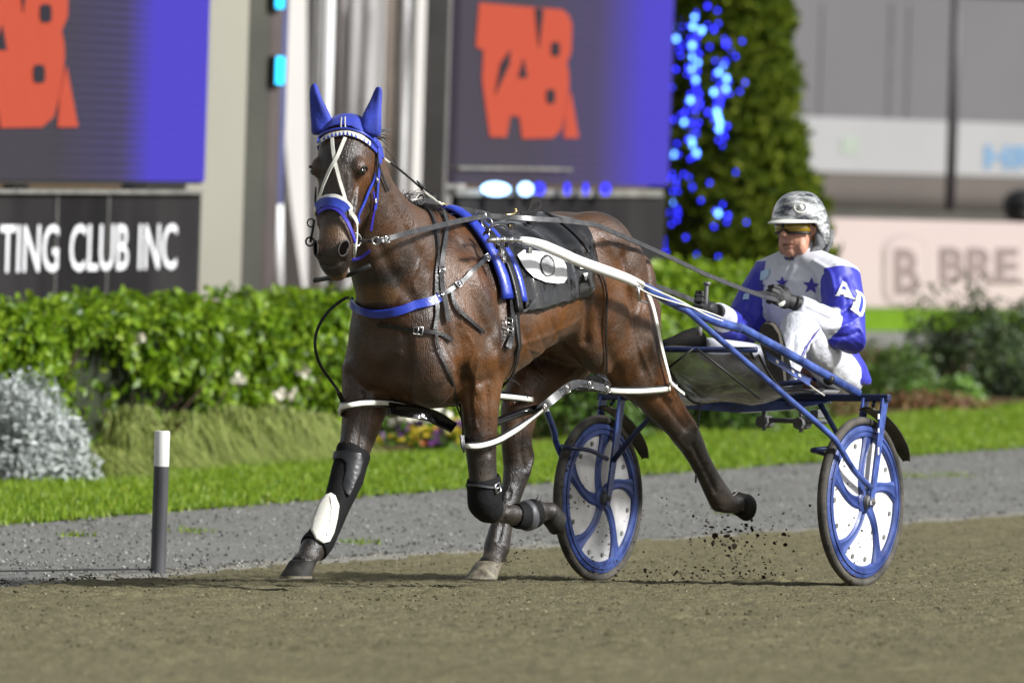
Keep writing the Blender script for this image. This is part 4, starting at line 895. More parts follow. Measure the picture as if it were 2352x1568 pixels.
def coat_attr(o):
    off = root_of(o); me = o.data; n = len(me.vertices)
    co = np.empty(n * 3); me.vertices.foreach_get('co', co); co = co.reshape(-1, 3) + np.array(off)
    A = np.stack([np.array(Xh), np.array(Yh), np.array(Zh)]); l = (co - np.array(O)) @ A.T
    x, y, z = l.T
    sm = lambda e0, e1, v: np.clip((v - e0) / (e1 - e0), 0, 1) ** 2 * (3 - 2 * np.clip((v - e0) / (e1 - e0), 0, 1))
    d = 1 - sm(.46, .80, z)
    d = np.where((x < 1.2) & (z < .85), np.maximum(d, 1 - sm(.62, .80, z)), d)
    hp = np.array(POLL); v = l - hp; a = v @ np.array(HA); b = v @ np.array(HB); c = v @ np.array(HC)
    head = (x > 2.85) & (z > 1.15)
    muz = sm(.44, .56, a) * head; d = np.maximum(d, muz * .93)
    d = np.maximum(d, head * sm(-.02, .05, b) * sm(.02, .16, a) * .8 * (1 - sm(.065, .105, np.abs(c))))
    tan = head * np.exp(-((a - .47) / .035) ** 2) * sm(.0, .03, b) * .6
    tan = np.maximum(tan, head * sm(.56, .60, a) * (1 - sm(-.055, -.03, b)) * .55)
    d = np.maximum(d, sm(1.50, 1.58, z) * (x < 2.5) * .6); d = np.maximum(d, .45 * sm(2.62, 2.78, x) * (1 - sm(1.5, 1.7, z)))
    col = np.zeros((n, 4)); col[:, 0] = d; col[:, 1] = tan; col[:, 3] = 1
    ca = me.color_attributes.new('coat', 'FLOAT_COLOR', 'POINT'); ca.data.foreach_set('color', col.ravel())
body = blend(hb, 'body', M['coat'], horse, voxel=0.008, smooth=12, factor=0.5, post=coat_attr)
def sculpt(o, lines):
    """press muscle grooves (d<0) and raise ridges (d>0) along lines drawn on the near side, mirrored to the far side where both=1"""
    off = root_of(o); bv = world_bvh(o); me = o.data; n = len(me.vertices)
    co = np.empty(n * 3); me.vertices.foreach_get('co', co); co = co.reshape(-1, 3); nr = np.empty(n * 3); me.vertices.foreach_get('normal', nr); nr = nr.reshape(-1, 3); wc = co + np.array(off); disp = np.zeros(n)
    for pts, d, w, both in lines:
        P = []
        for q in smoothpath(pts, 4):
            h = bv.ray_cast(CAM, ray(q[0], q[1]).normalized())
            if h[0] is not None: P.append(h[0])
        sets = [P]
        if both: sets.append([W(l.x, -l.y, l.z) for l in (L(p) for p in P)])
        for S in sets:
            best = np.full(n, 9.0)
            for i in range(len(S) - 1):
                a = np.array(S[i]); ab = np.array(S[i + 1]) - a; t = np.clip(((wc - a) @ ab) / max(1e-9, ab @ ab), 0, 1); best = np.minimum(best, np.linalg.norm(wc - a - t[:, None] * ab, axis=1))
            disp += d * np.exp(-(best / w) ** 2)
    co += nr * disp[:, None]; me.vertices.foreach_set('co', co.ravel()); me.update()
sculpt(body, [
    ([(932, 770), (938, 840), (935, 915)], -.016, .022, 0), ([(870, 560), (905, 630), (950, 690)], -.013, .028, 0), ([(840, 600), (850, 660), (870, 720)], -.008, .02, 0), ([(905, 470), (940, 540), (985, 620)], -.008, .03, 1),
    ([(1030, 520), (1008, 600), (1003, 690), (1030, 780), (1060, 850)], -.014, .026, 1), ([(1060, 560), (1075, 650), (1105, 730), (1140, 800)], -.008, .024, 1), ([(1085, 560), (1095, 640), (1120, 690)], .006, .02, 1), ([(1150, 690), (1158, 780), (1152, 850)], -.012, .024, 1),
    ([(1052, 862), (1085, 880), (1125, 872)], -.010, .018, 0), ([(1068, 850), (1076, 905), (1084, 960)], -.009, .014, 0), ([(1120, 890), (1122, 960), (1124, 1040)], -.008, .013, 0), ([(1100, 820), (1090, 860), (1098, 900)], .007, .012, 0),
    ([(800, 860), (835, 890), (880, 900)], -.010, .02, 0), ([(845, 900), (838, 960), (828, 1030)], -.008, .014, 0),
    ([(1352, 690), (1350, 740), (1346, 785)], -.016, .022, 1), ([(1366, 620), (1376, 700), (1392, 790), (1420, 860)], -.012, .026, 1), ([(1430, 590), (1446, 670), (1460, 760), (1478, 850)], -.013, .022, 1), ([(1465, 640), (1485, 720), (1500, 810)], .006, .02, 1), ([(1330, 545), (1350, 590), (1362, 640)], -.012, .03, 1), ([(1385, 540), (1420, 600), (1440, 650)], .007, .025, 1),
    ([(1200, 760), (1215, 800), (1230, 840)], -.004, .014, 1), ([(1232, 745), (1248, 790), (1262, 820)], -.004, .014, 1), ([(1265, 735), (1280, 770), (1294, 800)], -.004, .014, 1), ([(1170, 770), (1182, 815), (1196, 860)], -.004, .014, 1), ([(1160, 800), (1200, 790), (1260, 770), (1330, 735)], .005, .012, 1),
    ([(1505, 890), (1540, 940), (1575, 985)], -.010, .014, 0), ([(1535, 880), (1565, 935), (1598, 985)], .009, .012, 0), ([(1590, 1020), (1615, 1070), (1645, 1130)], -.009, .009, 0), ([(1555, 1010), (1575, 1030)], .006, .012, 0),
    ([(1200, 960), (1198, 1030), (1205, 1075)], -.008, .012, 0), ([(1172, 1130), (1158, 1190), (1146, 1240)], -.008, .009, 0), ([(1215, 1020), (1222, 1050), (1212, 1085)], .010, .014, 0),
    ([(822, 400), (816, 440), (806, 480)], -.007, .011, 0), ([(800, 400), (800, 450), (797, 500)], .005, .009, 0), ([(745, 400), (742, 450), (738, 500)], -.005, .010, 0), ([(846, 410), (850, 450), (838, 495)], .006, .02, 0), ([(738, 606), (760, 613), (790, 598)], -.009, .006, 0), ([(770, 340), (768, 400), (762, 460)], .004, .02, 0),
    ([(770, 1150), (750, 1200), (732, 1240)], -.005, .009, 0), ([(1075, 770), (1088, 800), (1078, 835), (1086, 860)], .005, .007, 0), ([(1092, 880), (1086, 930), (1096, 985)], .005, .006, 0), ([(815, 425), (806, 455), (812, 490)], .004, .005, 0), ([(965, 600), (950, 640), (955, 670)], .004, .007, 0), ([(1060, 600), (1050, 650), (1065, 700), (1058, 745)], .004, .006, 0), ([(1470, 700), (1462, 760), (1480, 820), (1498, 870)], .005, .007, 0), ([(1210, 800), (1250, 808), (1290, 780)], .004, .006, 0), ([(700, 1290), (730, 1280)], .006, .012, 0), ([(1107, 1290), (1155, 1292)], .006, .012, 0)])
BVH_H = world_bvh(body)

# ---- eyes, nostrils
M['nostril'] = mat('nostril', (0.004, 0.003, 0.003), 1.0, spec=0.0)
for s in (-1, 1):
    MB().ell(HP(.212, .030, .0975 * s), HDIR(.018, 0, 0), HDIR(0, .023, 0), HDIR(0, 0, .018), 20, 14).build('eye', M['eye'], horse, True)
    lid = MB(); lid.tube([HP(.212 - .019 * math.cos(q * .42), .030 + .027 * math.sin(q * .42), (.1085 + .0075 * math.cos(q * .42)) * s) for q in (-3, -2, -1, 0, 1, 2, 3)], [.002, .0035, .005, .0055, .005, .0035, .002], 8)
    lid.build('upper_eyelid', M['coat_dark'], horse, True)
    if False: MB().tube([HP(.212 + .018 * math.cos(q * .42), .030 + .026 * math.sin(q * .42), (.107 + .0055 * math.cos(q * .42)) * s) for q in (-3, -2, -1, 0, 1, 2, 3)], [.002, .003, .004, .004, .004, .003, .002], 8).build('lower_eyelid', M['leather'], horse, True)
    nz = HDIR(.1, .62, .78 * s); na = HDIR(1, .25, -.28 * s).normalized(); nb = nz.cross(na).normalized(); nz.normalize()
    h = BVH_H.ray_cast(HP(.532, .040, .058 * s) + nz * .08, -nz); c = h[0] if h[0] is not None else HP(.535, .04, .055 * s)
    MB().ell(c + nz * .001, na * .034, nb * .021, nz * .006, 20, 12).build('nostril', M['nostril'], horse, True)
    MB().tube([c + nz * .003 + na * (.034 * math.cos(q)) + nb * (.0215 * math.sin(q)) for q in [2 * math.pi * k / 22 for k in range(22)]], .0035, 8, close=True).build('nostril_rim', M['coat_dark'], horse, True)
# ---- hooves: sloped horn cone with a flat sole
M['hoof_dark'] = mat('hoof_dark', (0.010, 0.009, 0.008), .65, var=.4, scale=25, col2=(0.022, 0.02, 0.017), spec=.25)
def hoof(top, bot, r0, r1, fwd, m='hoof', name='hoof', flat=False):
    top = Vector(top); bot = Vector(bot); ax = (bot - top).normalized(); f = Vector(fwd); f = (f - ax * f.dot(ax)).normalized(); s_ = ax.cross(f)
    if flat: f = Vector((1, 0, .02)); s_ = Vector((0, 1, 0))
    rings = []
    for k, (t, r) in enumerate([(-.12, r0 * .8), (0, r0), (.06, r0 * 1.04), (.55, (r0 + r1) / 2), (.97, r1), (1.0, r1 * .97)]):
        c = top.lerp(bot, t); ring = []
        for q in range(22):
            a = 2 * math.pi * q / 22; ff = math.cos(a); e = 1.12 if ff > 0 else .92
            ring.append(W(*(c + f * (r * ff * e + t * .022) + s_ * (r * .93 * math.sin(a)))))
        rings.append(ring)
    o = MB().loft(rings).build(name, M[m], horse, 'auto')
    return o
l3 = lambda p, Y: loc(p[0], p[1], Y)
hoof(l3((698, 1287), -.16), l3((687, 1323), -.16), .056, .066, (1, 0, -.1), 'hoof_dark', flat=True)
hoof(l3((1124, 1292), -.14), l3((1111, 1330), -.14), .056, .072, (1, 0, 0), flat=True)
hoof(l3((1262, 1176), .25), l3((1282, 1185), .258), .046, .051, (-.2, 0, -1), 'hoof_dark')
hoof(l3((1690, 1152), .19), l3((1714, 1150), .19), .047, .057, (-.2, 0, -1), 'hoof_dark')
def shoe_ring(c, r0, m, dz=0.0):
    mb = MB(); rings = []
    for k in range(25):
        a = math.pi * (-.80 + 1.6 * k / 24); e = 1.12 if math.cos(a) > 0 else .92; P = lambda r, z: W(c.x + .022 + r * math.cos(a) * e, c.y + r * .93 * math.sin(a), c.z + z); rings.append([P(r0 * 1.03, dz), P(r0 * 1.03, dz - .010), P(r0 * .72, dz - .010), P(r0 * .72, dz)])
    return mb.loft(rings).build('horseshoe', m, horse, 'auto')
shoe_ring(l3((687, 1323), -.16), .066, M['hoof'], .002)
# =================================================================== HAIR OF THE HORSE
def hair(strands, name, parent, w=.004, m=None):
    vs = []; fs = []
    for st in strands:
        st = [Vector(p) for p in st]; n = len(st); side_ = None
        for k, p in enumerate(st):
            t = (st[min(k + 1, n - 1)] - st[max(k - 1, 0)]).normalized(); b = t.cross(CAM - p).normalized() * w * (1 - .85 * k / (n - 1)); c = t.cross(b).normalized() * w * .6 * (1 - .85 * k / (n - 1))
            i = len(vs); vs += [p - b, p + c, p + b]
            if k: fs += [(i - 3, i - 2, i + 1, i), (i - 2, i - 1, i + 2, i + 1), (i - 1, i - 3, i, i + 2)]
    return MB().add(vs, fs).build(name, m or M['hair'], parent, recalc=False)
st = []
for k in range(240):                         # mane along the crest, falling mostly to the far side
    t = random.random(); c = Vector((2.93 - .52 * t, random.gauss(0, .012), 0)); h = BVH_H.ray_cast(W(c.x, c.y, 2.3), -Zh)
    if h[0] is None: continue
    p = h[0]; s = -1 if random.random() < (.96 if t < .7 else .6) else 1; l = random.uniform(.04, .11)
    st.append([p, p + Zh * .02 + Yh * (s * l * .25) - Xh * .01, p - Zh * (l * .25) + Yh * (s * l * .6) - Xh * random.uniform(0, .05), p - Zh * (l * .75) + Yh * (s * l * .75) - Xh * random.uniform(.0, .09)])
for (bx, by, dx, dz, n_) in [(866, 308, .075, .012, 22), (868, 316, .065, -.012, 14), (930, 449, .035, .012, 10), (945, 453, .04, .014, 12)]:   # wind-blown wisps
    for k in range(n_):
        p = PW(bx + random.gauss(0, 3), by + random.gauss(0, 3), random.gauss(0, .015)); d = -Xh * dx * random.uniform(.5, 1.2) + Zh * (dz + random.gauss(0, .008)) + Yh * random.gauss(0.01, .01); st.append([p + Xh * .02, p, p + d * .5 + Zh * .006, p + d])
hair(st, 'mane', horse, .0022)['kind'] = 'stuff'
st = []
for k in range(260):
    a = random.gauss(0, .03); b = random.gauss(0, .03); c = random.gauss(0, .05)
    p = [W(.99 + a * .5, b, 1.33), W(.94 + a, b, 1.15), W(.88 + a, -.02 + b, .97), W(.80 + a * 1.2, .02 + c * .6, .82), W(.66 + a * 1.6, .08 + c * .8, .70 + b)]
    st.append(p)
hair(st, 'tail', horse, .004)['kind'] = 'stuff'
st = []
for (x, y, Y, d) in [(1686, 1136, .19, (-.025, 0, .015)), (1236, 1149, .24, (-.015, 0, .02)), (1152, 1277, -.14, (-.03, .01, -.02))]:
    for k in range(14):
        p = PW(x + random.gauss(0, 3), y + random.gauss(0, 3), Y + random.gauss(0, .012)); q = Vector(d) + Vector([random.gauss(0, .006) for _ in range(3)]); st.append([p, p + (Xh * q.x + Yh * q.y + Zh * q.z) * .5, p + Xh * q.x + Yh * q.y + Zh * q.z])
hair(st, 'fetlock_hair', horse, .0022)['kind'] = 'stuff'

# =================================================================== TACK HELPERS
def cast(px_, py_, bvh=None):
    h = (bvh or BVH_H).ray_cast(CAM, ray(px_, py_).normalized()); return h[0], h[1]
def near_cast(x, y, bvh):
    p, n = cast(x, y, bvh)
    if p is None:
        d = ray(x, y); best = None
        for k in range(90):
            h = bvh.find_nearest(CAM + d * (33.0 + .06 * k))
            if h[0] is not None and (best is None or h[3] < best[3]): best = h
        p, n = best[0], best[1]
    return p, n
def on_body(pts, n=5, off=.005, bvh=None):
    P = []; N = []
    for q in smoothpath(pts, n):
        p, nn = cast(q[0], q[1], bvh)
        if p is None:                        # just past the silhouette: nearest place on the surface
            d = ray(q[0], q[1]); best = None
            for k in range(60):
                h = (bvh or BVH_H).find_nearest(CAM + d * (33.0 + .1 * k))
                if h[0] is not None and (best is None or h[3] < best[3]): best = h
            p, nn = best[0], best[1]
        P.append(p + nn * off); N.append(nn)
    for _ in range(2):                       # a taut strap bridges the small hollows
        P = [P[0]] + [P[i] * .5 + (P[i - 1] + P[i + 1]) * .25 for i in range(1, len(P) - 1)] + [P[-1]]
        N = [N[0]] + [(N[i] + N[i - 1] + N[i + 1]).normalized() for i in range(1, len(N) - 1)] + [N[-1]]
    P = [p + n_ * .003 for p, n_ in zip(P, N)]
    return P, N
def strap_px(name, pts, w, m, parent, n=5, off=.005, th=.004, bvh=None, label=None):
    P, N = on_body(pts, n, off, bvh); o = MB().strap(P, N, w, th).build(name, m, parent, 'auto')
    if label: o['label'] = label
    return o
def free_strap(name, pts, w, m, parent, n=5, th=.004, nrm=None):
    """pts: (x, y, lateral) picture point plus lateral offset; flat side towards nrm"""
    P = [PW(*q) for q in smoothpath(pts, n)]; N = nrm or (Yh * .8 + Zh * .3 + Xh * .3).normalized()
    return MB().strap(P, N, w, th).build(name, m, parent, 'auto')
def torus(c, n, R, r, name, m, parent, seg=20, sq=1.0):
    n = n.normalized(); a = n.orthogonal().normalized(); b = n.cross(a)
    return MB().tube([c + (a * math.cos(2 * math.pi * k / seg) + b * math.sin(2 * math.pi * k / seg) * sq) * R for k in range(seg)], r, 7, close=True).build(name, m, parent, True)
def buckle(c, t, n, name, parent, w=.03, m=None):
    t = t.normalized(); n = (n - t * n.dot(t)).normalized(); b = t.cross(n)
    q = [c + t * (i * w * .6) + b * (j * w * .5) + n * .008 for i, j in ((-1, -1), (1, -1), (1, 1), (-1, 1))]
    mb = MB().tube(q, .0035, 6, close=True); mb.tube([c + n * .009 + b * (-w * .5), c + n * .009 + b * (w * .5)], .0025, 5)
    return mb.build(name, m or M['chrome'], parent, True)
def px_buckle(x, y, dx, dy, name, parent, w=.03, m=None):
    (p, q), (n, _) = on_body([(x, y), (x + dx, y + dy)], 1, 0); return buckle(p + n * .008, q - p, n, name, parent, w, m)

# =================================================================== EAR HOOD
hood = empty('ear_hood', HP(0, .02, 0), 'royal blue ear hood over both ears of the horse', 'ear hood')
off_ = root_of(body); vs = []; fs = []; mp = {}; me = body.data
lw = [L(v.co + off_) - POLL for v in me.vertices]
for p in me.polygons:
    ok = True
    for i in p.vertices:
        v = lw[i]; a, b, c = v.dot(HA), v.dot(HB), v.dot(HC); ac = abs(c)
        lim = .034 + 3.6 * c * c + (.035 if b < .0 and ac > .06 else 0) * min(1, (ac - .06) / .03)
        if a > lim or b < -.13 or a < -.2: ok = False; break
    if ok:
        f = []
        for i in p.vertices:
            if i not in mp: mp[i] = len(vs); vs.append(me.vertices[i].co + off_ + me.vertices[i].normal * .007)
            f.append(mp[i])
        fs.append(tuple(f))
o = MB().add(vs, fs).build('cap', M['blue_fabric'], hood, True, recalc=False); md = o.modifiers.new('s', 'SMOOTH'); md.iterations = 4; md = o.modifiers.new('t', 'SOLIDIFY'); md.thickness = .005; md.offset = 0
for (pts, Y0, Y1) in [([(742, 312, .058), (741, 288, .05), (735, 262, .042), (728, 238, .030), (723, 215, .023), (721, 199, .017), (721, 192, .008)], -.085, -.115), ([(846, 318, .056), (850, 290, .05), (856, 262, .040), (863, 238, .027), (868, 216, .021), (870, 205, .015), (870, 200, .007)], .095, .125)]:
    eb = MB(); rings = []; n = len(pts); P = [PW(q[0], q[1], Y0 + (Y1 - Y0) * k / (n - 1)) for k, q in enumerate(pts)]
    for k, p in enumerate(P):
        t = (P[min(k + 1, n - 1)] - P[max(k - 1, 0)]).normalized(); lat = (Yh - t * Yh.dot(t)).normalized(); sg = t.cross(lat); r = pts[k][2]
        rings.append([p + lat * (r * math.cos(q)) + sg * (r * .72 * math.sin(q) * (1.0 + .25 * math.sin(3 * q + k))) for q in [2 * math.pi * j / 16 for j in range(16)]])
    eb.loft(rings); o = eb.build('ear_cover', M['blue_fabric'], hood, True); md = o.modifiers.new('u', 'SUBSURF'); md.levels = 1; md.render_levels = 1
strap_px('seam', [(794, 274), (794, 290), (795, 300)], .004, M['letter_white'] if 'letter_white' in M else M['white_strap'], hood, 4, .008, .001)
strap_px('seam', [(786, 275), (785, 290), (785, 301)], .004, M['white_strap'], hood, 4, .008, .001)
strap_px('side_flap', [(862, 330), (866, 352), (868, 376)], .022, M['blue_fabric'], hood, 4, .008, .003)
strap_px('piping', [(729, 330), (745, 314), (765, 305), (796, 301), (829, 311), (848, 324), (860, 340)], .007, M['blue_vinyl'], hood, 5, .012, .005)

# =================================================================== BRIDLE
br = empty('bridle', HP(.3, .03, 0), 'white and blue racing bridle with crossed face straps', 'bridle')
strap_px('brow_band', [(735, 334), (748, 321), (767, 313), (797, 309), (826, 318), (845, 332)], .020, M['white_strap'], br, 6, .006, .004)
zz = MB()
for k in range(13):
    x0 = 738 + k * 8.2; yc = np.interp(x0 + 4, [735, 748, 767, 797, 826, 845], [334, 321, 313, 309, 318, 332])
    P = [cast(x0 + dx, yc + dy) for dx, dy in ((1, 5), (3.5, -4), (6, 5))]
    if all(p[0] is not None for p in P): zz.prism([p[0] + p[1] * .0135 for p in P], P[0][1] * .001)
zz.build('zigzag_print', M['blue_vinyl'], br)
W_ = M['white_strap']
strap_px('face_strap', [(765, 320), (767, 345), (770, 370), (777, 402), (785, 432), (793, 462)], .0135, W_, br); strap_px('face_strap', [(794, 320), (783, 345), (771, 372), (757, 402), (747, 432), (736, 462)], .0135, W_, br, off=.009)
strap_px('nose_strap', [(734, 464), (746, 455), (758, 451), (772, 451), (784, 456), (794, 464)], .0135, W_, br, 5, .008)
strap_px('cheek_piece', [(793, 462), (804, 480), (811, 498), (813, 516)], .015, W_, br, off=.010); strap_px('cheek_piece', [(735, 464), (729, 484), (725, 505), (724, 516)], .013, W_, br, off=.008)
strap_px('noseband', [(733, 478), (745, 468), (757, 463), (772, 466), (786, 474), (796, 486)], .034, M['blue_vinyl'], br, 5, .010, .010)
strap_px('drop_noseband', [(736, 492), (750, 481), (762, 477), (775, 482), (786, 495), (794, 512), (801, 535), (806, 560)], .014, M['purple_strap'], br, 5, .012, .006)
strap_px('cheek_strap', [(862, 370), (858, 400), (848, 428), (834, 462), (818, 496), (821, 510)], .011, M['blue_vinyl'], br)
strap_px('cheek_strap', [(867, 375), (865, 410), (862, 445), (858, 480)], .012, M['blue_vinyl'], br)
strap_px('strap_end', [(852, 440), (854, 470), (853, 500), (851, 528)], .008, M['purple_strap'], br, 4, .008)
strap_px('throat_lash', [(862, 368), (869, 390), (878, 415), (888, 439)], .010, M['leather'], br, 4, .006)
strap_px('cheek_buckle_strap', [(862, 352), (860, 385), (857, 410), (855, 428)], .012, M['leather'], br, 4, .006)
px_buckle(857, 414, 0, 8, 'buckle', br, .016); px_buckle(853, 460, 1, 8, 'buckle', br, .014)
strap_px('chin_strap', [(812, 515), (812, 545), (809, 570), (808, 595)], .010, W_, br, 4, .010)
free_strap('lip_strap', [(809, 597, .06), (828, 592, .09), (850, 575, .13)], .012, M['purple_strap'], br)
bit = PW(817, 551, .085); torus(bit, Yh + Xh * .4, .026, .004, 'bit_ring', M['chrome'], br); MB().tube([PW(812, 515, .08), PW(814, 545, .085), PW(811, 590, .075)], .005, 6).build('bit_shank', M['chrome'], br, True)
MB().tube([PW(812, 552, .085), PW(775, 557, .0), PW(718, 555, -.085)], .006, 6).build('bit_bar', M['chrome'], br, True)
torus(PW(714, 512, -.085), Yh + Xh * .5, .016, .003, 'side_ring', M['leather'], br); torus(PW(712, 555, -.085), Yh + Xh * .8, .017, .004, 'bit_ring', M['leather'], br); MB().tube([PW(722, 505, -.075), PW(718, 530, -.08), PW(713, 556, -.085)], .005, 6).build('bit_shank', M['leather'], br, True)
strap_px('off_cheek_strap', [(714, 430), (715, 455), (718, 480), (720, 505)], .010, M['leather'], br, 4, .006)
# overcheck: white and black strap from the poll to the saddle hook
oc = empty('overcheck', PW(1010, 470, 0), 'white and black overcheck strap from bridle to saddle', 'strap'); nn = (Zh + Yh * .8 - Xh * .0).normalized()
free_strap('white_section', [(866, 342, .09), (878, 362, .075), (893, 373, .06)], .018, W_, oc, 4, .005, nn)
free_strap('black_section', [(892, 372, .06), (925, 398, .04), (962, 430, .02), (968, 436, .02)], .024, M['leather'], oc, 4, .007, nn)
free_strap('white_section', [(966, 434, .02), (985, 450, .01), (1012, 468, 0.0)], .022, W_, oc, 4, .005, nn)
for (x, y) in [(962, 430), (969, 436), (995, 457)]: buckle(PW(x, y, .02) + nn * .004, PW(x + 8, y + 7, .02) - PW(x, y, .02), nn, 'buckle', oc, .028, M['leather'])
MB().tube([PW(1012, 468, 0), PW(1022, 470, 0), PW(1030, 473, 0), PW(1030, 482, 0)], .006, 6).build('hook', M['brass'], oc, True)
# head pole under the chin
hpole = empty('head_pole', PW(760, 638, -.02), 'black rod sticking out under the chin of the horse', 'rod')
MB().tube([PW(724, 643.5, -.16), PW(760, 638, -.06), PW(800, 632, .03), PW(850, 610, .13)], .0095, 10).build('rod', M['black_rubber'], hpole, True)
MB().tube([PW(723, 643.6, -.162), PW(730, 642.5, -.145)], .0108, 10).build('end_cap', M['leather'], hpole, True)

# =================================================================== SADDLE, CLOTH, BREAST GEAR
def wrap(X, zbot=None, off=.01, full=False, c=1.15, n=64, slope=0.0):
    """points of the body outline at X (leaning by slope), from one side over the back to the other"""
    out = []
    rg = [math.pi * 2 * k / n for k in range(n)] if full else [math.pi * (-1.28 + 2.56 * k / n) for k in range(n + 1)]
    for a in rg:                             # a = 0 is the top
        d = Yh * math.sin(a) + Zh * math.cos(a); q = W(X, 0, c) + d * 1.2
        h = BVH_H.ray_cast(q, -d, 1.2)
        if h[0] is None: continue
        l = L(h[0])
        if zbot is not None and l.z < zbot: continue
        out.append((h[0] + h[1] * off, h[1], l))
    return out
def resample(P, n):
    d = [0]
    for i in range(len(P) - 1): d.append(d[-1] + (P[i + 1] - P[i]).length)
    r = []
    for k in range(n):
        s = d[-1] * k / (n - 1); j = 0
        while j < len(d) - 2 and d[j + 1] < s: j += 1
        r.append(P[j].lerp(P[j + 1], min(1, (s - d[j]) / max(1e-9, d[j + 1] - d[j]))))
    return r
def cover_band(Xs, zb, off, name, m, parent, n=44, th=.006, smooth=True):
    rows = [resample([p for p, _, _ in wrap(X, zb(X), off if not callable(off) else off(X), n=360)], n) for X in Xs]
    vs = [p for r in rows for p in r]; fs = [(i * n + j, i * n + j + 1, (i + 1) * n + j + 1, (i + 1) * n + j) for i in range(len(rows) - 1) for j in range(n - 1)]
    o = MB().add(vs, fs).build(name, m, parent, True); md = o.modifiers.new('t', 'SOLIDIFY'); md.thickness = th; md.offset = 1; return o
cl = empty('saddle_cloth', W(1.95, 0, 1.5), 'shiny black saddle cloth with a white number panel', 'saddle cloth')
def czb(X): return 1.112 + .10 * ((2.2 - X) / .6) + max(0, (1.70 - X) / .13) ** 2 * .10 + max(0, (X - 2.13) / .06) ** 2 * .012
NC = 26; cloth = cover_band([2.19 - .62 * k / (NC - 1) for k in range(NC)], czb, lambda X: .014 + .006 * math.sin(X * 31) + .004 * math.sin(X * 67), 'cloth', M['patent'], cl, 90, .004)
dg = bpy.context.evaluated_depsgraph_get()
BVH_C = world_bvh(cloth)
def decal(name, poly, m, parent, bvh, off=.004, sub=3):
    """flat print: picture polygon laid onto the surface under it"""
    bm = bmesh.new(); vv = [bm.verts.new((x, y, 0)) for x, y in poly]; bm.faces.new(vv); bmesh.ops.triangulate(bm, faces=bm.faces)
    for _ in range(sub): bmesh.ops.subdivide_edges(bm, edges=[e for e in bm.edges if e.calc_length() > 5], cuts=1, use_grid_fill=True); bmesh.ops.triangulate(bm, faces=bm.faces)
    vs = []; ok = {}
    last = None
    for v in bm.verts:
        pass
    bm.verts.index_update(); fs = []
    ok = {}; vs = []
    for v in bm.verts:
        p, n = near_cast(v.co.x, v.co.y, bvh)
        if p is not None: ok[v.index] = len(vs); vs.append(p + (n if n.dot(ray(0, 0)) < 0 else -n) * off)
    for f in bm.faces:
        if all(v.index in ok for v in f.verts): fs.append(tuple(ok[v.index] for v in f.verts))
    bm.free(); return MB().add(vs, fs).build(name, m, parent, True, recalc=True)
def z4(p): return [(918.7 + .29296 * x, 402 + .29296 * y) for x, y in p]
M['panel_white'] = mat('panel_white', (0.75, 0.75, 0.75), .22, var=.04, coat=.4, bump=.2, bscale=14); M['panel_reflection'] = mat('panel_reflection', (0.33, 0.33, 0.33), .18, var=.4, scale=26, bump=.3, bscale=30)
decal('number_panel', z4([(905, 640), (960, 600), (1200, 625), (1250, 650), (1285, 720), (1293, 820), (1270, 850), (1220, 857), (1120, 845), (1035, 805), (950, 725)]), M['panel_white'], cl, BVH_C, .012)
decal('number_zero', z4([(1140 + 64 * math.cos(a), 722 + 84 * math.sin(a)) for a in [2 * math.pi * k / 22 for k in range(22)]]), M['leather'], cl, BVH_C, .0145)
decal('number_centre', z4([(1136 + 52 * math.cos(a), 728 + 72 * math.sin(a)) for a in [2 * math.pi * k / 22 for k in range(22)]]), M['panel_reflection'], cl, BVH_C, .017)  # silvery reflection on the glossy black, painted as a grey decal
for pl_ in ([(1362, 675), (1420, 672), (1455, 700), (1450, 745), (1400, 740), (1375, 710)], [(1425, 775), (1455, 770), (1452, 820), (1440, 830)]): decal('club_mark', z4(pl_), M['panel_white'], cl, BVH_C, .012, 2)

hs_ = empty('harness_saddle', W(2.27, 0, 1.53), 'blue padded harness saddle with black girth strap', 'harness saddle')
def zz_(z): return lambda X: z
cover_band([2.285, 2.295, 2.315, 2.335, 2.345], zz_(1.17), lambda X: .008 + .026 * (1 - ((X - 2.315) / .034) ** 2), 'pad', M['blue_vinyl'], hs_, 44, .01)
cover_band([2.195, 2.205, 2.22, 2.23], zz_(1.16), lambda X: .016 + .014 * (1 - ((X - 2.2125) / .02) ** 2), 'rear_pad', M['blue_vinyl'], hs_, 44, .008)
cover_band([2.24, 2.25, 2.265, 2.277], zz_(1.12), .030, 'backband', M['leather'], hs_, 44, .008)
g = wrap(2.255, None, .008, True); MB().strap([p for p, _, _ in g], [n for _, n, _ in g], .036, .006, close=True).build('girth', M['leather'], hs_, True)
strap_px('billet', [(1166, 640), (1168, 700), (1170, 760), (1162, 800)], .028, M['leather'], hs_, 5, .012); px_buckle(1162, 745, 0, 8, 'buckle', hs_, .034); px_buckle(1164, 762, 0, 8, 'buckle', hs_, .03)
strap_px('loop_strap', [(1175, 690), (1185, 715), (1200, 712), (1218, 690)], .010, M['leather_grey'], hs_, 4, .02)
for (x, y, Y) in [(1105, 497, .12), (1118, 512, .16)]:
    c = PW(x, y, Y); torus(c, Xh + Yh * .3, .022, .0032, 'terret', M['chrome'], hs_); MB().tube([c - Zh * .022, c - Zh * .045], .006, 6).build('terret_post', M['chrome'], hs_, True)
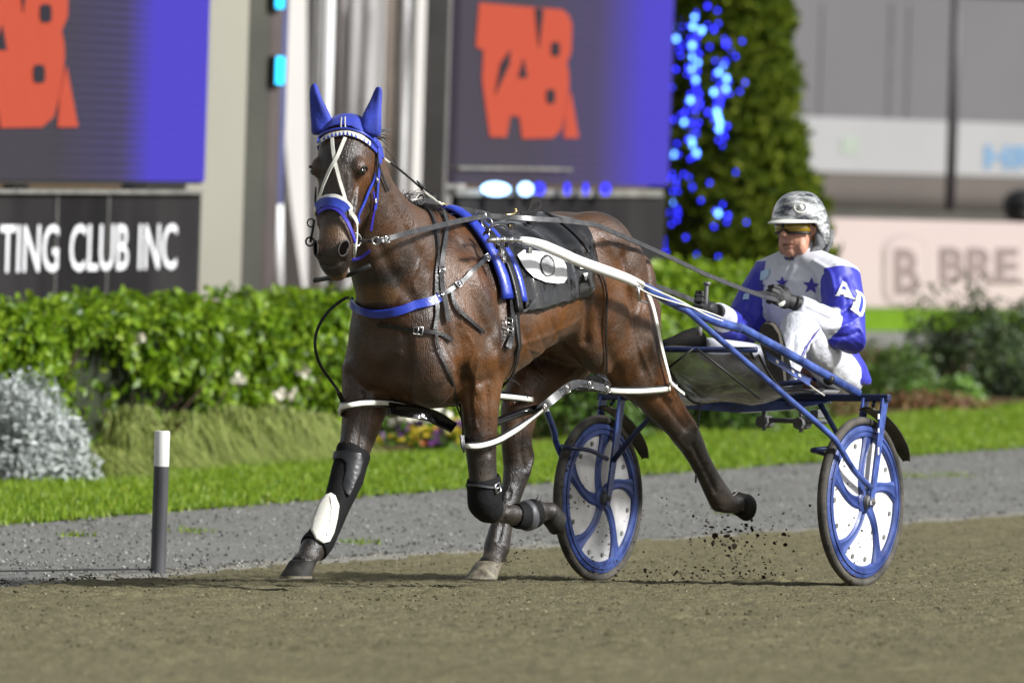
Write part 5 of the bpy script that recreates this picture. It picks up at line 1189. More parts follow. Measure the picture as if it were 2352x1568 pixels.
for k, (x, y, Y) in enumerate([(1126, 540, .22), (1135, 552, .24), (1142, 565, .25), (1150, 580, .27), (1120, 530, .2), (1155, 596, .28), (1160, 560, .28)]):
    c = PW(x, y, Y + .03); torus(c, Vector((random.gauss(0, 1), random.gauss(0, 1), random.gauss(0, 1))), .013, .0035, 'ring', M['chrome'], hs_, 12)
    MB().box(c + Yh * .004, Xh * .010, Yh * .006, Zh * .014).build('keeper', M['chrome'] if k % 2 else M['leather'], hs_, bevel=.002)
MB().tube([PW(q[0], q[1], .25 + .05 * math.sin(q[2])) for q in smoothpath([(1110, 540, 0), (1122, 525, .5), (1140, 517, 1), (1160, 520, 2), (1175, 540, 3), (1182, 552, 3)], 4)], .005, 6).build('tug_loop', M['leather_grey'], hs_, True)
# crupper strap and loose loop over the back
free_strap('back_strap', [(1040, 490, .02), (1100, 492, .02), (1160, 494, .02), (1220, 497, .02), (1250, 492, .02)], .014, M['leather'], hs_, 4, .005, Zh)
MB().strap([PW(x, y, Y) for x, y, Y in smoothpath([(1195, 494, .03), (1210, 488, .03), (1218, 470, .03), (1228, 459, .03), (1238, 460, .03), (1239, 474, .03), (1228, 486, .03), (1212, 492, .03)], 4)], Yh, .020, .004).build('loose_loop', M['leather'], hs_, 'auto')
MB().tube([PW(1160, 494, .03), PW(1180, 492, .03), PW(1187, 484, .03), PW(1182, 480, .03)], .005, 6).build('buckle', M['brass'], hs_, True); MB().tube([PW(1200, 494, .02), PW(1245, 489, .02)], .006, 6).build('bar', M['chrome'], hs_, True)
strap_px('rear_strap', [(1250, 498), (1290, 525), (1320, 555), (1345, 585)], .012, M['leather'], hs_, 5, .02); strap_px('thigh_strap', [(1365, 610), (1382, 640), (1390, 680), (1390, 720), (1388, 790), (1390, 850)], .008, M['leather'], hs_, 5, .006)

bc = empty('breast_collar', PW(870, 712, .0), 'blue breast collar strap across the chest of the horse', 'breast collar')
strap_px('breast_strap', [(801, 686), (815, 700), (835, 710), (870, 717), (905, 713), (950, 703), (985, 694), (1012, 685)], .034, M['blue_vinyl'], bc, 5, .008, .008)
strap_px('tug', [(1014, 680), (1030, 668), (1050, 654), (1080, 626), (1112, 596), (1132, 581)], .018, M['leather_grey'], bc, 5, .012); px_buckle(1050, 655, 6, -5, 'buckle', bc, .024); px_buckle(1112, 596, 6, -5, 'buckle', bc, .026)
strap_px('tug_end', [(1036, 662), (1036, 682), (1050, 710), (1075, 735), (1106, 764)], .015, M['leather'], bc, 5, .008)
strap_px('neck_strap', [(972, 464), (994, 510), (1001, 560), (1002, 640), (1001, 700), (997, 758)], .020, M['leather'], bc, 6, .006)
strap_px('neck_strap', [(985, 462), (1006, 472), (1018, 498), (1020, 534), (1014, 592), (1012, 630), (1018, 680), (1028, 738)], .018, M['leather_grey'], bc, 6, .010); px_buckle(1013, 622, 0, 8, 'buckle', bc, .022); px_buckle(1012, 680, 0, 8, 'buckle', bc, .02)
strap_px('lower_strap', [(870, 742), (910, 750), (960, 760), (1000, 764), (1037, 781)], .016, M['leather'], bc, 5, .008); px_buckle(960, 760, 8, 1, 'buckle', bc, .030)
strap_px('hobble_hanger', [(997, 755), (1008, 808), (1037, 880), (1052, 950), (1060, 1005)], .010, M['leather'], bc, 6, .006)
MB().tube([PW(*q) for q in smoothpath([(960, 455, .03), (968, 448, .05), (975, 455, .06), (972, 466, .06), (962, 470, .05), (958, 460, .04)], 4)], .004, 6).build('strap_curl', M['leather'], bc, True)
MB().strap([PW(*q) for q in smoothpath([(802, 683, -.27), (788, 688, -.31), (755, 715, -.33), (730, 755, -.34), (724, 795, -.34), (736, 838, -.34), (765, 880, -.31), (780, 903, -.28), (793, 940, -.26)], 5)], (Xh * .9 + Yh * .3).normalized(), .012, .004).build('off_hobble_hanger', M['leather'], bc, 'auto')

# =================================================================== HOBBLES AND BOOTS
hb_ = empty('hobbles', PW(1100, 960, 0), 'white edged pacing hobbles looped round all four legs', 'hobbles')
def loop(pts, name, w=.034, n=5):
    P = [PW(*q) for q in smoothpath(pts + [pts[0]], n)][:-1]; c = sum(P, Vector()) / len(P); N = [((p - c) - Zh * (p - c).dot(Zh)).normalized() for p in P]
    o = MB().strap(P, N, w, .006, close=True).build(name, M['patent'], hb_, True)
    MB().strap([p + n_ * .0065 for p, n_ in zip(P, N)], N, w * .56, .004, close=True).build('white_tape', M['white_strap'], o, True)
    return o
loop([(1063, 1020, .20), (1078, 1024, .265), (1110, 1022, .285), (1150, 1008, .285), (1200, 975, .27), (1244, 941, .24), (1240, 938, .16), (1205, 945, .10), (1150, 965, .09), (1100, 990, .10), (1070, 1008, .13)], 'near_fore_loop')
loop([(781, 945, -.20), (786, 936, -.13), (805, 930, -.075), (840, 925, -.05), (894, 926, -.045), (938, 936, -.05), (925, 940, -.24), (880, 945, -.28), (830, 946, -.28), (795, 948, -.25)], 'far_fore_loop')
loop([(1384, 893, .22), (1400, 896, .285), (1430, 898, .31), (1470, 898, .31), (1520, 894, .29), (1549, 889, .23), (1545, 886, .15), (1500, 889, .09), (1440, 893, .09), (1395, 893, .13)], 'near_hind_loop')
loop([(1120, 905, -.10), (1140, 908, -.06), (1180, 912, -.045), (1218, 917, -.07), (1228, 915, -.15), (1205, 910, -.22), (1150, 904, -.22)], 'far_hind_loop')
free_strap('connecting_strap', [(1244, 937, .22), (1262, 922, .24), (1282, 906, .25), (1305, 889, .25), (1326, 882, .25), (1352, 885, .25), (1386, 892, .26)], .034, M['leather_grey'], hb_, 5, .008)
free_strap('connecting_strap', [(1246, 940, .21), (1268, 918, .22), (1300, 895, .23), (1330, 888, .23), (1380, 894, .24)], .024, M['patent'], hb_, 5, .006)
for (x, y, Y) in [(1250, 936, .26), (1300, 893, .27), (1352, 884, .27), (1392, 894, .30)]: buckle(PW(x, y, Y), PW(x + 10, y - 4, Y) - PW(x, y, Y), Yh, 'buckle', hb_, .03)
free_strap('under_strap', [(890, 938, -.04), (930, 945, -.02), (975, 952, .02), (1010, 968, .05), (1042, 985, .10)], .05, M['patent'], hb_, 5, .012)
free_strap('under_strap', [(905, 935, -.03), (950, 938, .0), (1000, 950, .04), (1040, 975, .09)], .03, M['leather'], hb_, 5, .012, (Zh * -.6 + Yh * .6 + Xh * .4).normalized())
free_strap('near_hanger', [(1060, 1000, .26), (1062, 1022, .27), (1066, 1036, .27)], .018, M['leather'], hb_, 4, .006); free_strap('far_hanger', [(778, 900, -.2), (787, 920, -.2), (797, 946, -.2)], .018, M['leather'], hb_, 4, .006, (Xh * .9 + Yh * .3).normalized())
free_strap('small_hanger', [(1160, 870, .18), (1185, 878, .15), (1205, 900, .1), (1212, 915, .06)], .006, M['leather'], hb_, 5, .003)
free_strap('hip_hanger', [(1483, 663, .28), (1498, 700, .30), (1510, 750, .31), (1520, 800, .31), (1533, 852, .30), (1541, 884, .29)], .016, M['white_strap'], hb_, 5, .004); free_strap('hip_hanger_end', [(1541, 878, .30), (1556, 893, .31), (1571, 905, .31)], .012, M['white_strap'], hb_, 4, .004)
# boots grown from the leg surface
def limb_cover(chain, t0, t1, off, name, m, parent, th=.004, extra=None, rmax=.13):
    """sheath over the leg between arc positions t0..t1 (metres) of a chain of (x, y, lateral)"""
    C_ = [PW(*q) for q in chain]; d = [0]
    for i in range(len(C_) - 1): d.append(d[-1] + (C_[i + 1] - C_[i]).length)
    vs = []; fs = []; mp = {}; sel = {}
    for v in me.vertices:
        p = v.co + off_
        if (p - C_[len(C_) // 2]).length > d[-1]: continue
        best = (9, 0)
        for i in range(len(C_) - 1):
            ab = C_[i + 1] - C_[i]; t = max(0, min(1, (p - C_[i]).dot(ab) / ab.length_squared)); q = (C_[i] + ab * t - p).length
            if q < best[0]: best = (q, d[i] + t * ab.length)
        if best[0] < rmax and t0 - .007 <= best[1] <= t1 + .007 and (extra is None or extra(L(p))): sel[v.index] = best[1]
    for p in me.polygons:
        if all(i in sel for i in p.vertices):
            f = []
            for i in p.vertices:
                if i not in mp:
                    mp[i] = len(vs); ti = sel[i]; tc_ = max(t0, min(t1, ti)); k_ = max(j for j in range(len(d)) if d[j] <= tc_ + 1e-9); k_ = min(k_, len(d) - 2); tg = (C_[k_ + 1] - C_[k_]).normalized()
                    e = min(1, min(tc_ - t0, t1 - tc_) / .012); vs.append(me.vertices[i].co + off_ + tg * (tc_ - ti) + me.vertices[i].normal * (off * (.45 + .55 * max(0, e))))
                f.append(mp[i])
            fs.append(tuple(f))
    o = MB().add(vs, fs).build(name, m, parent, True, recalc=False); md = o.modifiers.new('t', 'SOLIDIFY'); md.thickness = th; md.offset = 1; return o
M['neoprene'] = mat('neoprene', (0.0055, 0.0055, 0.006), .8, var=.3, bump=.2, bscale=50, spec=.2); M['boot_leather'] = mat('boot_leather', (0.016, 0.0165, 0.019), .3, var=.35, scale=12, rvar=.08); M['boot_white'] = mat('boot_white', (0.66, 0.65, 0.58), .55, var=.06, scale=10); M['boot_grey'] = mat('boot_grey', (0.055, 0.058, 0.065), .5, var=.3)
rf = [(820, 1010, -.16), (806, 1060, -.16), (797, 1095, -.16), (786, 1125, -.16), (771, 1165, -.16), (754, 1205, -.16), (737, 1238, -.16), (720, 1258, -.16), (702, 1284, -.16)]
kb = empty('knee_boot', PW(797, 1090, -.16), 'black knee boot with white tendon shield on the reaching foreleg', 'leg boot')
slv = limb_cover(rf, .05, .545, .005, 'sleeve', M['neoprene'], kb); BVH_S = world_bvh(slv)
def shell_on_limb(name, poly, A, B, r, m, parent, th, sub=3):
    """shaped guard curved round the leg: picture outline laid on a cylinder round the axis A-B"""
    bm = bmesh.new(); bm.faces.new([bm.verts.new((x, y, 0)) for x, y in poly]); bmesh.ops.triangulate(bm, faces=bm.faces)
    for _ in range(sub): bmesh.ops.subdivide_edges(bm, edges=[e for e in bm.edges if e.calc_length() > 5], cuts=1); bmesh.ops.triangulate(bm, faces=bm.faces)
    ax = (B - A).normalized(); vs = []
    for v in bm.verts:
        d = ray(v.co.x, v.co.y).normalized(); o_ = CAM - A; dp = d - ax * d.dot(ax); op = o_ - ax * o_.dot(ax); a_ = dp.dot(dp); b_ = op.dot(dp); c_ = op.dot(op) - r * r; disc = b_ * b_ - a_ * c_
        t = (-b_ - math.sqrt(max(0, disc))) / a_; vs.append(CAM + d * t)
    bm.verts.index_update(); fs = [tuple(v.index for v in f.verts) for f in bm.faces]; bm.free()
    o = MB().add(vs, fs).build(name, m, parent, True); md = o.modifiers.new('t', 'SOLIDIFY'); md.thickness = th; md.offset = 0; return o
shell_on_limb('knee_shell', [(768, 1036), (800, 1034), (832, 1040), (836, 1060), (830, 1085), (815, 1115), (802, 1140), (793, 1132), (786, 1112), (793, 1085), (795, 1062), (785, 1052), (764, 1054)], PW(808, 1040, -.16), PW(790, 1130, -.16), .077, M['boot_leather'], kb, .006)
shell_on_limb('tendon_shield', [(748, 1137), (760, 1132), (770, 1138), (778, 1162), (774, 1190), (766, 1222), (756, 1243), (742, 1247), (724, 1236), (714, 1216), (718, 1192), (728, 1166), (738, 1148)], PW(768, 1140, -.16), PW(730, 1245, -.16), .068, M['boot_white'], kb, .012)
shell_on_limb('shield_seam', [(757, 1140), (761, 1141), (766, 1165), (762, 1195), (752, 1230), (748, 1230), (757, 1195), (761, 1165)], PW(768, 1140, -.16), PW(730, 1245, -.16), .0745, M['white_strap'], kb, .002, 2)
lf = [(1108, 1080, .19), (1113, 1120, .19), (1113, 1150, .187), (1125, 1168, .19), (1142, 1174, .197), (1170, 1181, .208), (1195, 1185, .218), (1215, 1183, .226), (1234, 1175, .235)]
nb = empty('knee_boot', PW(1112, 1130, .19), 'plain black knee boot with buckle on the folded foreleg', 'leg boot')
limb_cover(lf, .03, .20, .008, 'sleeve', M['neoprene'], nb); px_buckle(1135, 1120, 2, 9, 'buckle', nb, .03); strap_px('strap', [(1080, 1112), (1100, 1112), (1118, 1117), (1135, 1119)], .008, M['boot_grey'], nb, 4, .014)
cb = empty('cannon_boot', PW(1195, 1184, .218), 'grey strapped boot on the cannon of the folded foreleg', 'leg boot')
limb_cover(lf, .34, .47, .005, 'sleeve', M['neoprene'], cb); limb_cover(lf, .395, .43, .008, 'band', M['boot_grey'], cb, .005)

# =================================================================== REINS
rn = empty('reins', PW(1100, 500, .1), 'long grey leather reins from bit to driver hands', 'reins'); RN = (Zh * .75 + Yh * .5 + Xh * .2).normalized()
free_strap('near_rein', [(866, 553, .20), (885, 550, .22), (935, 536, .24), (990, 523, .22), (1045, 510, .17), (1104, 499, .12), (1130, 497, .14), (1210, 502, .24), (1300, 508, .30), (1360, 516, .33), (1390, 526, .33), (1460, 556, .32), (1540, 592, .28), (1620, 630, .22), (1700, 662, .16), (1745, 678, .13), (1795, 692, .12)], .021, M['leather_grey'], rn, 6, .004, (Yh * .7 + Zh * .25 + Xh * .5).normalized())
MB().tube([PW(820, 553, .09), PW(845, 553, .15), PW(862, 553, .19)], .006, 6).build('rein_link', M['leather_grey'], rn, True); torus(PW(864, 553, .195), Yh + Xh, .015, .003, 'rein_ring', M['chrome'], rn); buckle(PW(885, 550, .223), PW(895, 548, .223) - PW(885, 550, .223), Yh, 'buckle', rn, .026)
P_ = [W(3.12, -.10, 1.36), W(2.8, -.24, 1.42), W(2.32, -.14, 1.57), W(1.9, -.25, 1.56), W(1.4, -.32, 1.53), W(.8, -.30, 1.38), W(.2, -.22, 1.26), PW(1622, 702, -.16)]
P_ = [Vector(q) for q in smoothpath([tuple(p) for p in P_], 6)]; MB().strap(P_, Yh, .021, .004).build('far_rein', M['leather_grey'], rn, 'auto')
free_strap('rein_end', [(1700, 664, .14), (1735, 672, .13), (1760, 673, .12), (1785, 680, .12)], .015, M['leather'], rn, 5, .004)
# =================================================================== SULKY
M['disc_white'] = mat('disc_white', (0.68, 0.68, 0.685), .35, var=.04, scale=5, coat=.25); M['disc_dirty_shade'] = mat('disc_dirty_shade', (0.40, 0.42, 0.43), .22, var=.3, scale=4, col2=(0.62, 0.60, 0.60), coat=.4)  # far disc: dirt, with horse shade and reflections mixed into the grey
M['bolt'] = mat('bolt', (0.16, 0.165, 0.15), .5, var=.3); M['guard'] = mat('guard', (0.018, 0.018, 0.018), .42, var=.4, scale=12, col2=(.05, .045, .04))
M['seat_grey'] = mat('seat_grey', (0.14, 0.14, 0.145), .4, var=.3); M['grime'] = mat('grimy_metal', (0.10, 0.10, 0.10), .6, var=.4, scale=14)
sk = empty('sulky', W(0, 0, 0), 'blue two-wheeled racing sulky with white shaft ends', 'sulky')
WH = .645; HZ = .36
def wheel(Y, disc, tyre):
    C0 = W(0, Y, HZ); w = MB(); fwd, up, ax = Xh, Zh, Yh
    P = lambda r, a, d=0.0: C0 + (-fwd * math.cos(a) + up * math.sin(a)) * r + ax * d     # a measured as seen from the horse's left
    def lathe(prof, n=64, close=True):
        mb = MB(); rings = []
        for k in range(n): a = 2 * math.pi * k / n; rings.append([P(r, a, d) for r, d in prof])
        return mb.loft(rings, cap=False, close=True)
    whl = lathe([(.322, -.014), (.322, .014), (.312, .020), (.279, .022), (.272, .014), (.272, -.014), (.279, -.022), (.312, -.020)]).build('wheel', M['blue_rim'], sk, 'auto')
    lathe([(.342 + .018 * math.cos(q), .021 * math.sin(q)) for q in [2 * math.pi * j / 12 for j in range(12)]]).build('tyre', tyre, whl, True)
    lathe([(.306, .0235), (.302, .0215), (.298, .0235), (.302, .0255)], 48).build('rim_groove', M['blue_rim'], whl, True)
    for s in (1,):
        mb = MB(); n = 64; cv = [P(.287, 2 * math.pi * k / n, .004) for k in range(n)] + [P(.05, 2 * math.pi * k / n, .012) for k in range(n)] + [P(.287, 2 * math.pi * k / n, -.004) for k in range(n)] + [P(.05, 2 * math.pi * k / n, -.012) for k in range(n)]
        fs = [(k, (k + 1) % n, n + (k + 1) % n, n + k) for k in range(n)] + [(2 * n + k, 3 * n + k, 3 * n + (k + 1) % n, 2 * n + (k + 1) % n) for k in range(n)]
        mb.add(cv, fs).build('disc', disc, whl, True)
    for k in range(5):                       # swept spokes
        a1 = math.radians(82 + 72 * k); rows = []; m_ = 10
        for i in range(m_):
            t = i / (m_ - 1); r = .045 + (.288 - .045) * t; a = a1 + math.radians(34) * (1 - t) ** 1.25 - math.radians(2); hw = (.030 - .007 * math.sin(math.pi * t) + .020 * max(0, t - .72) / .28) / r
            rows.append([P(r, a - hw, -.016), P(r, a - hw, .013), P(r, a - hw * .6, .020), P(r, a - hw * .25, .015), P(r, a + hw * .25, .015), P(r, a + hw * .6, .020), P(r, a + hw, .013), P(r, a + hw, -.016)])
        MB().loft(rows).build('spoke', M['blue_rim'], whl, 'auto')
    lathe([(.052, -.03), (.052, .018), (.04, .026), (.0, .028), (.0, -.03)], 24).build('hub', M['blue_rim'], whl, 'auto'); lathe([(.03, .0285), (.026, .044), (.016, .05), (.0, .05), (.0, .0285)], 18).build('hub_cap', M['grime'], whl, 'auto')
    for k in range(5):
        for da in (14, 40):
            a = math.radians(82 + 72 * k - da - 8); c = P(.244, a, .0075); mb = MB(); mb.loft([[c + (fwd * math.cos(q) + up * math.sin(q)) * .0105 + ax * d for q in [2 * math.pi * j / 10 for j in range(10)]] for d in (-.003, .003)]); mb.build('fixing_hole', M['bolt'], whl, 'auto')
    mud = MB()
    for _ in range(150 if Y < 0 else 70):
        a = random.uniform(math.pi * .75, math.pi * 1.75); r = random.choice([random.uniform(.27, .36), random.uniform(.10, .3)]); q = random.uniform(.0015, .0055); mud.ell(P(r, a, .020 if r > .27 else .011), fwd * q * random.uniform(.7, 1.8), up * q, ax * q * .5, 6, 4)
    mud.build('mud_specks', M['mud'], whl)['kind'] = 'stuff'
    return whl
M['mud'] = mat('mud', (0.06, 0.046, 0.028), .95, var=.4, spec=.1)
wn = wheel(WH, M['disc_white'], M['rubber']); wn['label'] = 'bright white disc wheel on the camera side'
wf = wheel(-WH, M['disc_dirty_shade'], M['rubber']); wf['label'] = 'dusty disc wheel with shade painted into its grey, half hidden behind the legs'
AX, AZ = -.12, .80
def mir(pts, s): return [W(x, y * s, z) for x, y, z in pts]
def hp(x, y, Y): v = loc(x, y, Y); return (v.x, v.y, v.z)
MB().box(W(AX, 0, AZ), Xh * .017, Yh * .715, Zh * .016).build('arch_bar', M['dark_blue'], sk, bevel=.006)
shaft_front = [hp(1195, 551, .35), hp(1220, 555, .355), hp(1250, 565, .36), hp(1290, 582, .365), hp(1330, 600, .37), hp(1400, 625, .385), hp(1440, 640, .395), hp(1472, 656, .405)]
shaft_rear = [hp(1472, 656, .405), hp(1500, 670, .41), hp(1530, 688, .42), hp(1560, 703, .435), hp(1590, 716, .445), hp(1625, 730, .455), hp(1655, 742, .46), hp(1695, 753, .468), hp(1725, 765, .475), (-.105, .57, .82)]
brace = [hp(1560, 700, .435), hp(1590, 724, .46), hp(1640, 768, .48), hp(1780, 888, .58), hp(1900, 992, .668), hp(1925, 1020, .69), hp(1960, 1078, .70), (0.015, .70, .42)]
for s in (1, -1):
    fr = [tuple(p) for p in shaft_front]; o = MB().tube(mir(smoothpath(fr, 3), s), [.013 + .0095 * min(1, k / 6) - .002 * max(0, (k - 15) / 6) for k in range(len(smoothpath(fr, 3)))], 14).build('shaft_front', M['white_paint'], sk, True)
    MB().tube(mir(smoothpath(shaft_rear, 4), s), .0195, 14).build('shaft', M['blue_metal'], sk, True)
    MB().tube(mir(smoothpath(brace, 3), s), .0135, 10).build('brace', M['blue_metal'], sk, True)
    for Y in (.692, .598):                   # fork legs
        fk = [(AX, Y, AZ), (AX + .01, Y, AZ - .03), (-.02, Y, HZ + .05), (0, Y, HZ - .03)]; mb = MB(); rings = []
        for i, p in enumerate(fk):
            wd = (.026, .026, .020, .014)[i]; rings.append([W(p[0] + a * wd, (p[1] + b * .006) * s, p[2]) for a, b in ((-1, -1), (1, -1), (1, 1), (-1, 1))])
        mb.loft(rings).build('fork_leg', M['blue_metal'], sk, bevel=.003)
    MB().tube([W(0, .71 * s, HZ), W(0, .585 * s, HZ)], .011, 10).build('axle', M['grime'], sk, True); MB().tube([W(0, .698 * s, HZ), W(0, .707 * s, HZ)], .019, 6).build('axle_nut', M['chrome'], sk)
    stay = [(.30, .648, .585), (.335, .615, .58), (.31, .58, .575), (.2, .565, .565), (.02, .59, .53)]
    MB().tube(mir(smoothpath(stay, 4), s), .010, 8).build('stay', M['dark_blue'], sk, True)
    gd = MB(); rg = []
    for k in range(15):
        a = math.radians(84 - 61 * k / 14); r = .405 + .045 * (k / 14) ** 2; ring = []
        for q in range(7):
            hw_ = .036 * (1 - .5 * max(0, (k - 11) / 3) ** 2); yy = -hw_ + 2 * hw_ * q / 6; rr = r - .012 * (abs(q - 3) / 3) ** 2; ring.append(W(-rr * math.cos(a), (WH + yy) * s, HZ + rr * math.sin(a)))
        rg.append(ring)
    vs = [p for r in rg for p in r]; fs = [(i * 7 + j, i * 7 + j + 1, (i + 1) * 7 + j + 1, (i + 1) * 7 + j) for i in range(14) for j in range(6)]
    g_ = gd.add(vs, fs).build('mudguard', M['guard'], sk, True); md = g_.modifiers.new('t', 'SOLIDIFY'); md.thickness = .004
    MB().tube([W(AX, .64 * s, AZ - .02), W(-.10, .645 * s, HZ + .405)], .008, 6).build('guard_stay', M['dark_blue'], sk, True)
    # coupling at the shaft tip
    MB().tube(mir([hp(1122, 552, .335), hp(1150, 550, .34), hp(1185, 552, .345), hp(1215, 556, .352)], s), .0095, 10).build('coupling_rod', M['chrome'], sk, True)
    for (x, y) in ((1136, 551), (1152, 550.5), (1170, 551), (1190, 552)):
        a = Vector(hp(x, y, .342)); b = Vector(hp(x + 5, y + .3, .342)); MB().tube([W(a.x, a.y * s, a.z), W(b.x, b.y * s, b.z)], .014, 10).build('coupling_collar', M['chrome'], sk, True)
    # footrest plate hung under the shaft
    a = Vector(hp(1756, 806, .44)); b = Vector(hp(1858, 868, .50)); mb = MB(); nn_ = Yh * s
    A_, B_ = W(a.x, a.y * s, a.z), W(b.x, b.y * s, b.z); mb.prism([A_, B_, B_ - Zh * .035, A_ - Zh * .035 - Xh * .02], nn_ * .006); mb.build('footrest_plate', M['blue_metal'], sk)
    for t in (.25, .6, .75): c = A_.lerp(B_, t) - Zh * .016 + nn_ * (.007 if s > 0 else .001); MB().box(c, (B_ - A_).normalized() * .009, nn_ * .003, Zh * .007).build('plate_bolt', M['white_paint'], sk, bevel=.002)
    MB().tube(mir([(.13, .22, .845), (.13, .47, .87)], s), .012, 8).build('footrest', M['dark_blue'], sk, True)
# paint chips on the near outer fork
for (x, y, w_, h_) in [(2017, 956, 4, 6), (2013, 988, 3, 5), (2008, 1035, 3, 9)]:
    c = W(*locX(x, y, -.05)); c = W(L(c).x, .700, L(c).z); MB().box(c, Xh * w_ / 560, Yh * .0012, Zh * h_ / 560).build('paint_chip', M['white_paint'], sk)
MB().tube([W(.60, -.47, .995), W(.60, .47, .995)], .0125, 10).build('cross_bar', M['dark_blue'], sk, True)
MB().box(W(.62, -.40, .985), Xh * .012, Yh * .13, Zh * .014).build('cross_bar_sleeve', M['blue_metal'], sk, bevel=.004)
# seat
mb = MB(); rings = []
for k, (x, hw, z) in enumerate([(-.13, .07, .775), (-.3, .085, .765), (-.5, .11, .775), (-.66, .12, .79), (-.74, .08, .80)]): rings.append([W(x, -hw, z - .012), W(x, hw, z - .012), W(x, hw, z + .012), W(x, -hw, z + .012)])
mb.loft(rings).build('seat_base', M['blue_metal'], sk, bevel=.005)
mb = MB(); rings = []
for k in range(11):
    t = k / 10; x = -.42 - .40 * t; hw = .16 * math.sin(math.pi * (.12 + .76 * t)) ** .5; rings.append([W(x, hw * math.cos(q), .815 + .022 * math.sin(q) + .015 * math.cos(q) ** 2 + .05 * max(0, t - .7)) for q in [2 * math.pi * j / 14 for j in range(14)]])
mb.loft(rings).build('seat_pad', M['seat_grey'], sk, True)
mb = MB(); rings = []
for k, (Y, dz, hx_) in enumerate([(-.42, .0, .02), (-.25, -.03, .04), (0, -.045, .06), (.25, -.03, .04), (.42, .0, .02)]): rings.append([W(AX - hx_, Y, AZ - .022 + dz), W(AX + hx_, Y, AZ - .022 + dz), W(AX + hx_, Y, AZ - .016), W(AX - hx_, Y, AZ - .016)])
mb.loft(rings).build('spring_plate', M['blue_metal'], sk)
for (x, y) in ((1755, 968), (1840, 972)):
    c = locX(x, y, AX - .05); mb = MB().tube([W(c.x + .03, c.y, c.z), W(c.x - .05, c.y, c.z)], .026, 8); mb.tube([W(c.x, c.y, c.z - .038), W(c.x, c.y, c.z + .055)], .009, 8); mb.build('suspension_block', M['grime'], sk)
c0, c1 = locX(1755, 964, AX - .06), locX(1900, 968, AX - .06); MB().tube([W(*c0), W(*c1)], .011, 8).build('suspension_bar', M['grime'], sk, True); MB().box(W(*locX(1878, 950, AX - .08)), Xh * .03, Yh * .02, Zh * .018).build('clamp', M['seat_grey'], sk, bevel=.004)
for s in (1, -1): MB().tube([W(AX, .36 * s, AZ), W(-.06, .50 * s, AZ - .16), W(-.02, .585 * s, HZ + .16)], .012, 8).build('fork_stay', M['dark_blue'], sk, True)
for dy in (-.02, .03): MB().tube([W(-.70, dy - .05, .87), W(-.86, dy - .05, .90 - dy)], .005, 6).build('seat_rod', M['black_rubber'], sk, True)
# clear dust sheet slung between cross bar and arch bar
def sheet_mat():
    m = bpy.data.materials.new('dust_sheet'); m.use_nodes = True; t = m.node_tree; b = t.nodes['Principled BSDF']
    n = t.nodes.new('ShaderNodeTexNoise'); n.inputs['Scale'].default_value = 7; n.inputs['Detail'].default_value = 7; tc = t.nodes.new('ShaderNodeTexCoord'); t.links.new(tc.outputs['Object'], n.inputs['Vector'])
    r = t.nodes.new('ShaderNodeValToRGB'); r.color_ramp.elements[0].color = (0.10, 0.095, 0.085, 1); r.color_ramp.elements[1].color = (0.45, 0.47, 0.52, 1); r.color_ramp.elements[0].position = .35; r.color_ramp.elements[1].position = .7
    t.links.new(n.outputs['Fac'], r.inputs[0]); t.links.new(r.outputs[0], b.inputs['Base Color']); b.inputs['Roughness'].default_value = .16
    mr = t.nodes.new('ShaderNodeMapRange'); mr.inputs[1].default_value = .35; mr.inputs[2].default_value = .65; mr.inputs[3].default_value = .94; mr.inputs[4].default_value = .78; t.links.new(n.outputs['Fac'], mr.inputs[0]); t.links.new(mr.outputs[0], b.inputs['Alpha'])
    n2 = t.nodes.new('ShaderNodeTexNoise'); n2.inputs['Scale'].default_value = 4; n2.inputs['Distortion'].default_value = 1.5; t.links.new(tc.outputs['Object'], n2.inputs['Vector']); bp_ = t.nodes.new('ShaderNodeBump'); bp_.inputs['Strength'].default_value = .7; bp_.inputs['Distance'].default_value = .06; t.links.new(n2.outputs['Fac'], bp_.inputs['Height']); t.links.new(bp_.outputs[0], b.inputs['Normal'])
    return m
vs = []; nu, nv = 19, 15
for i in range(nu):
    t = i / (nu - 1); x = .60 - .70 * t; zs = .985 - .215 * (1 - (1 - min(1, t * 1.55)) ** 2.2) + .025 * max(0, t - .7) / .3
    for j in range(nv):
        u = -1 + 2 * j / (nv - 1); vs.append(W(x + .015 * math.sin(9 * u + 4 * t), u * (.44 - .03 * t), zs + .05 * abs(u) ** 3 * (t > .1) + .012 * math.sin(7 * u + 11 * t)))
o = MB().add(vs, [(i * nv + j, i * nv + j + 1, (i + 1) * nv + j + 1, (i + 1) * nv + j) for i in range(nu - 1) for j in range(nv - 1)]).build('dust_sheet', sheet_mat(), sk, True)
for j in (0, nv // 2, nv - 1): MB().tube([vs[i * nv + j] for i in range(nu)], .006, 6).build('sheet_hem', M['black_rubber'], sk, True)
for (a, b) in (((1600, 800, .45), (1745, 915, .58)), ((1535, 845, .15), (1592, 800, .25)), ((1530, 835, .1), (1512, 805, .1))): MB().tube([PW(*a), PW(*b)], .005, 6).build('sheet_tie', M['black_rubber'], sk, True)
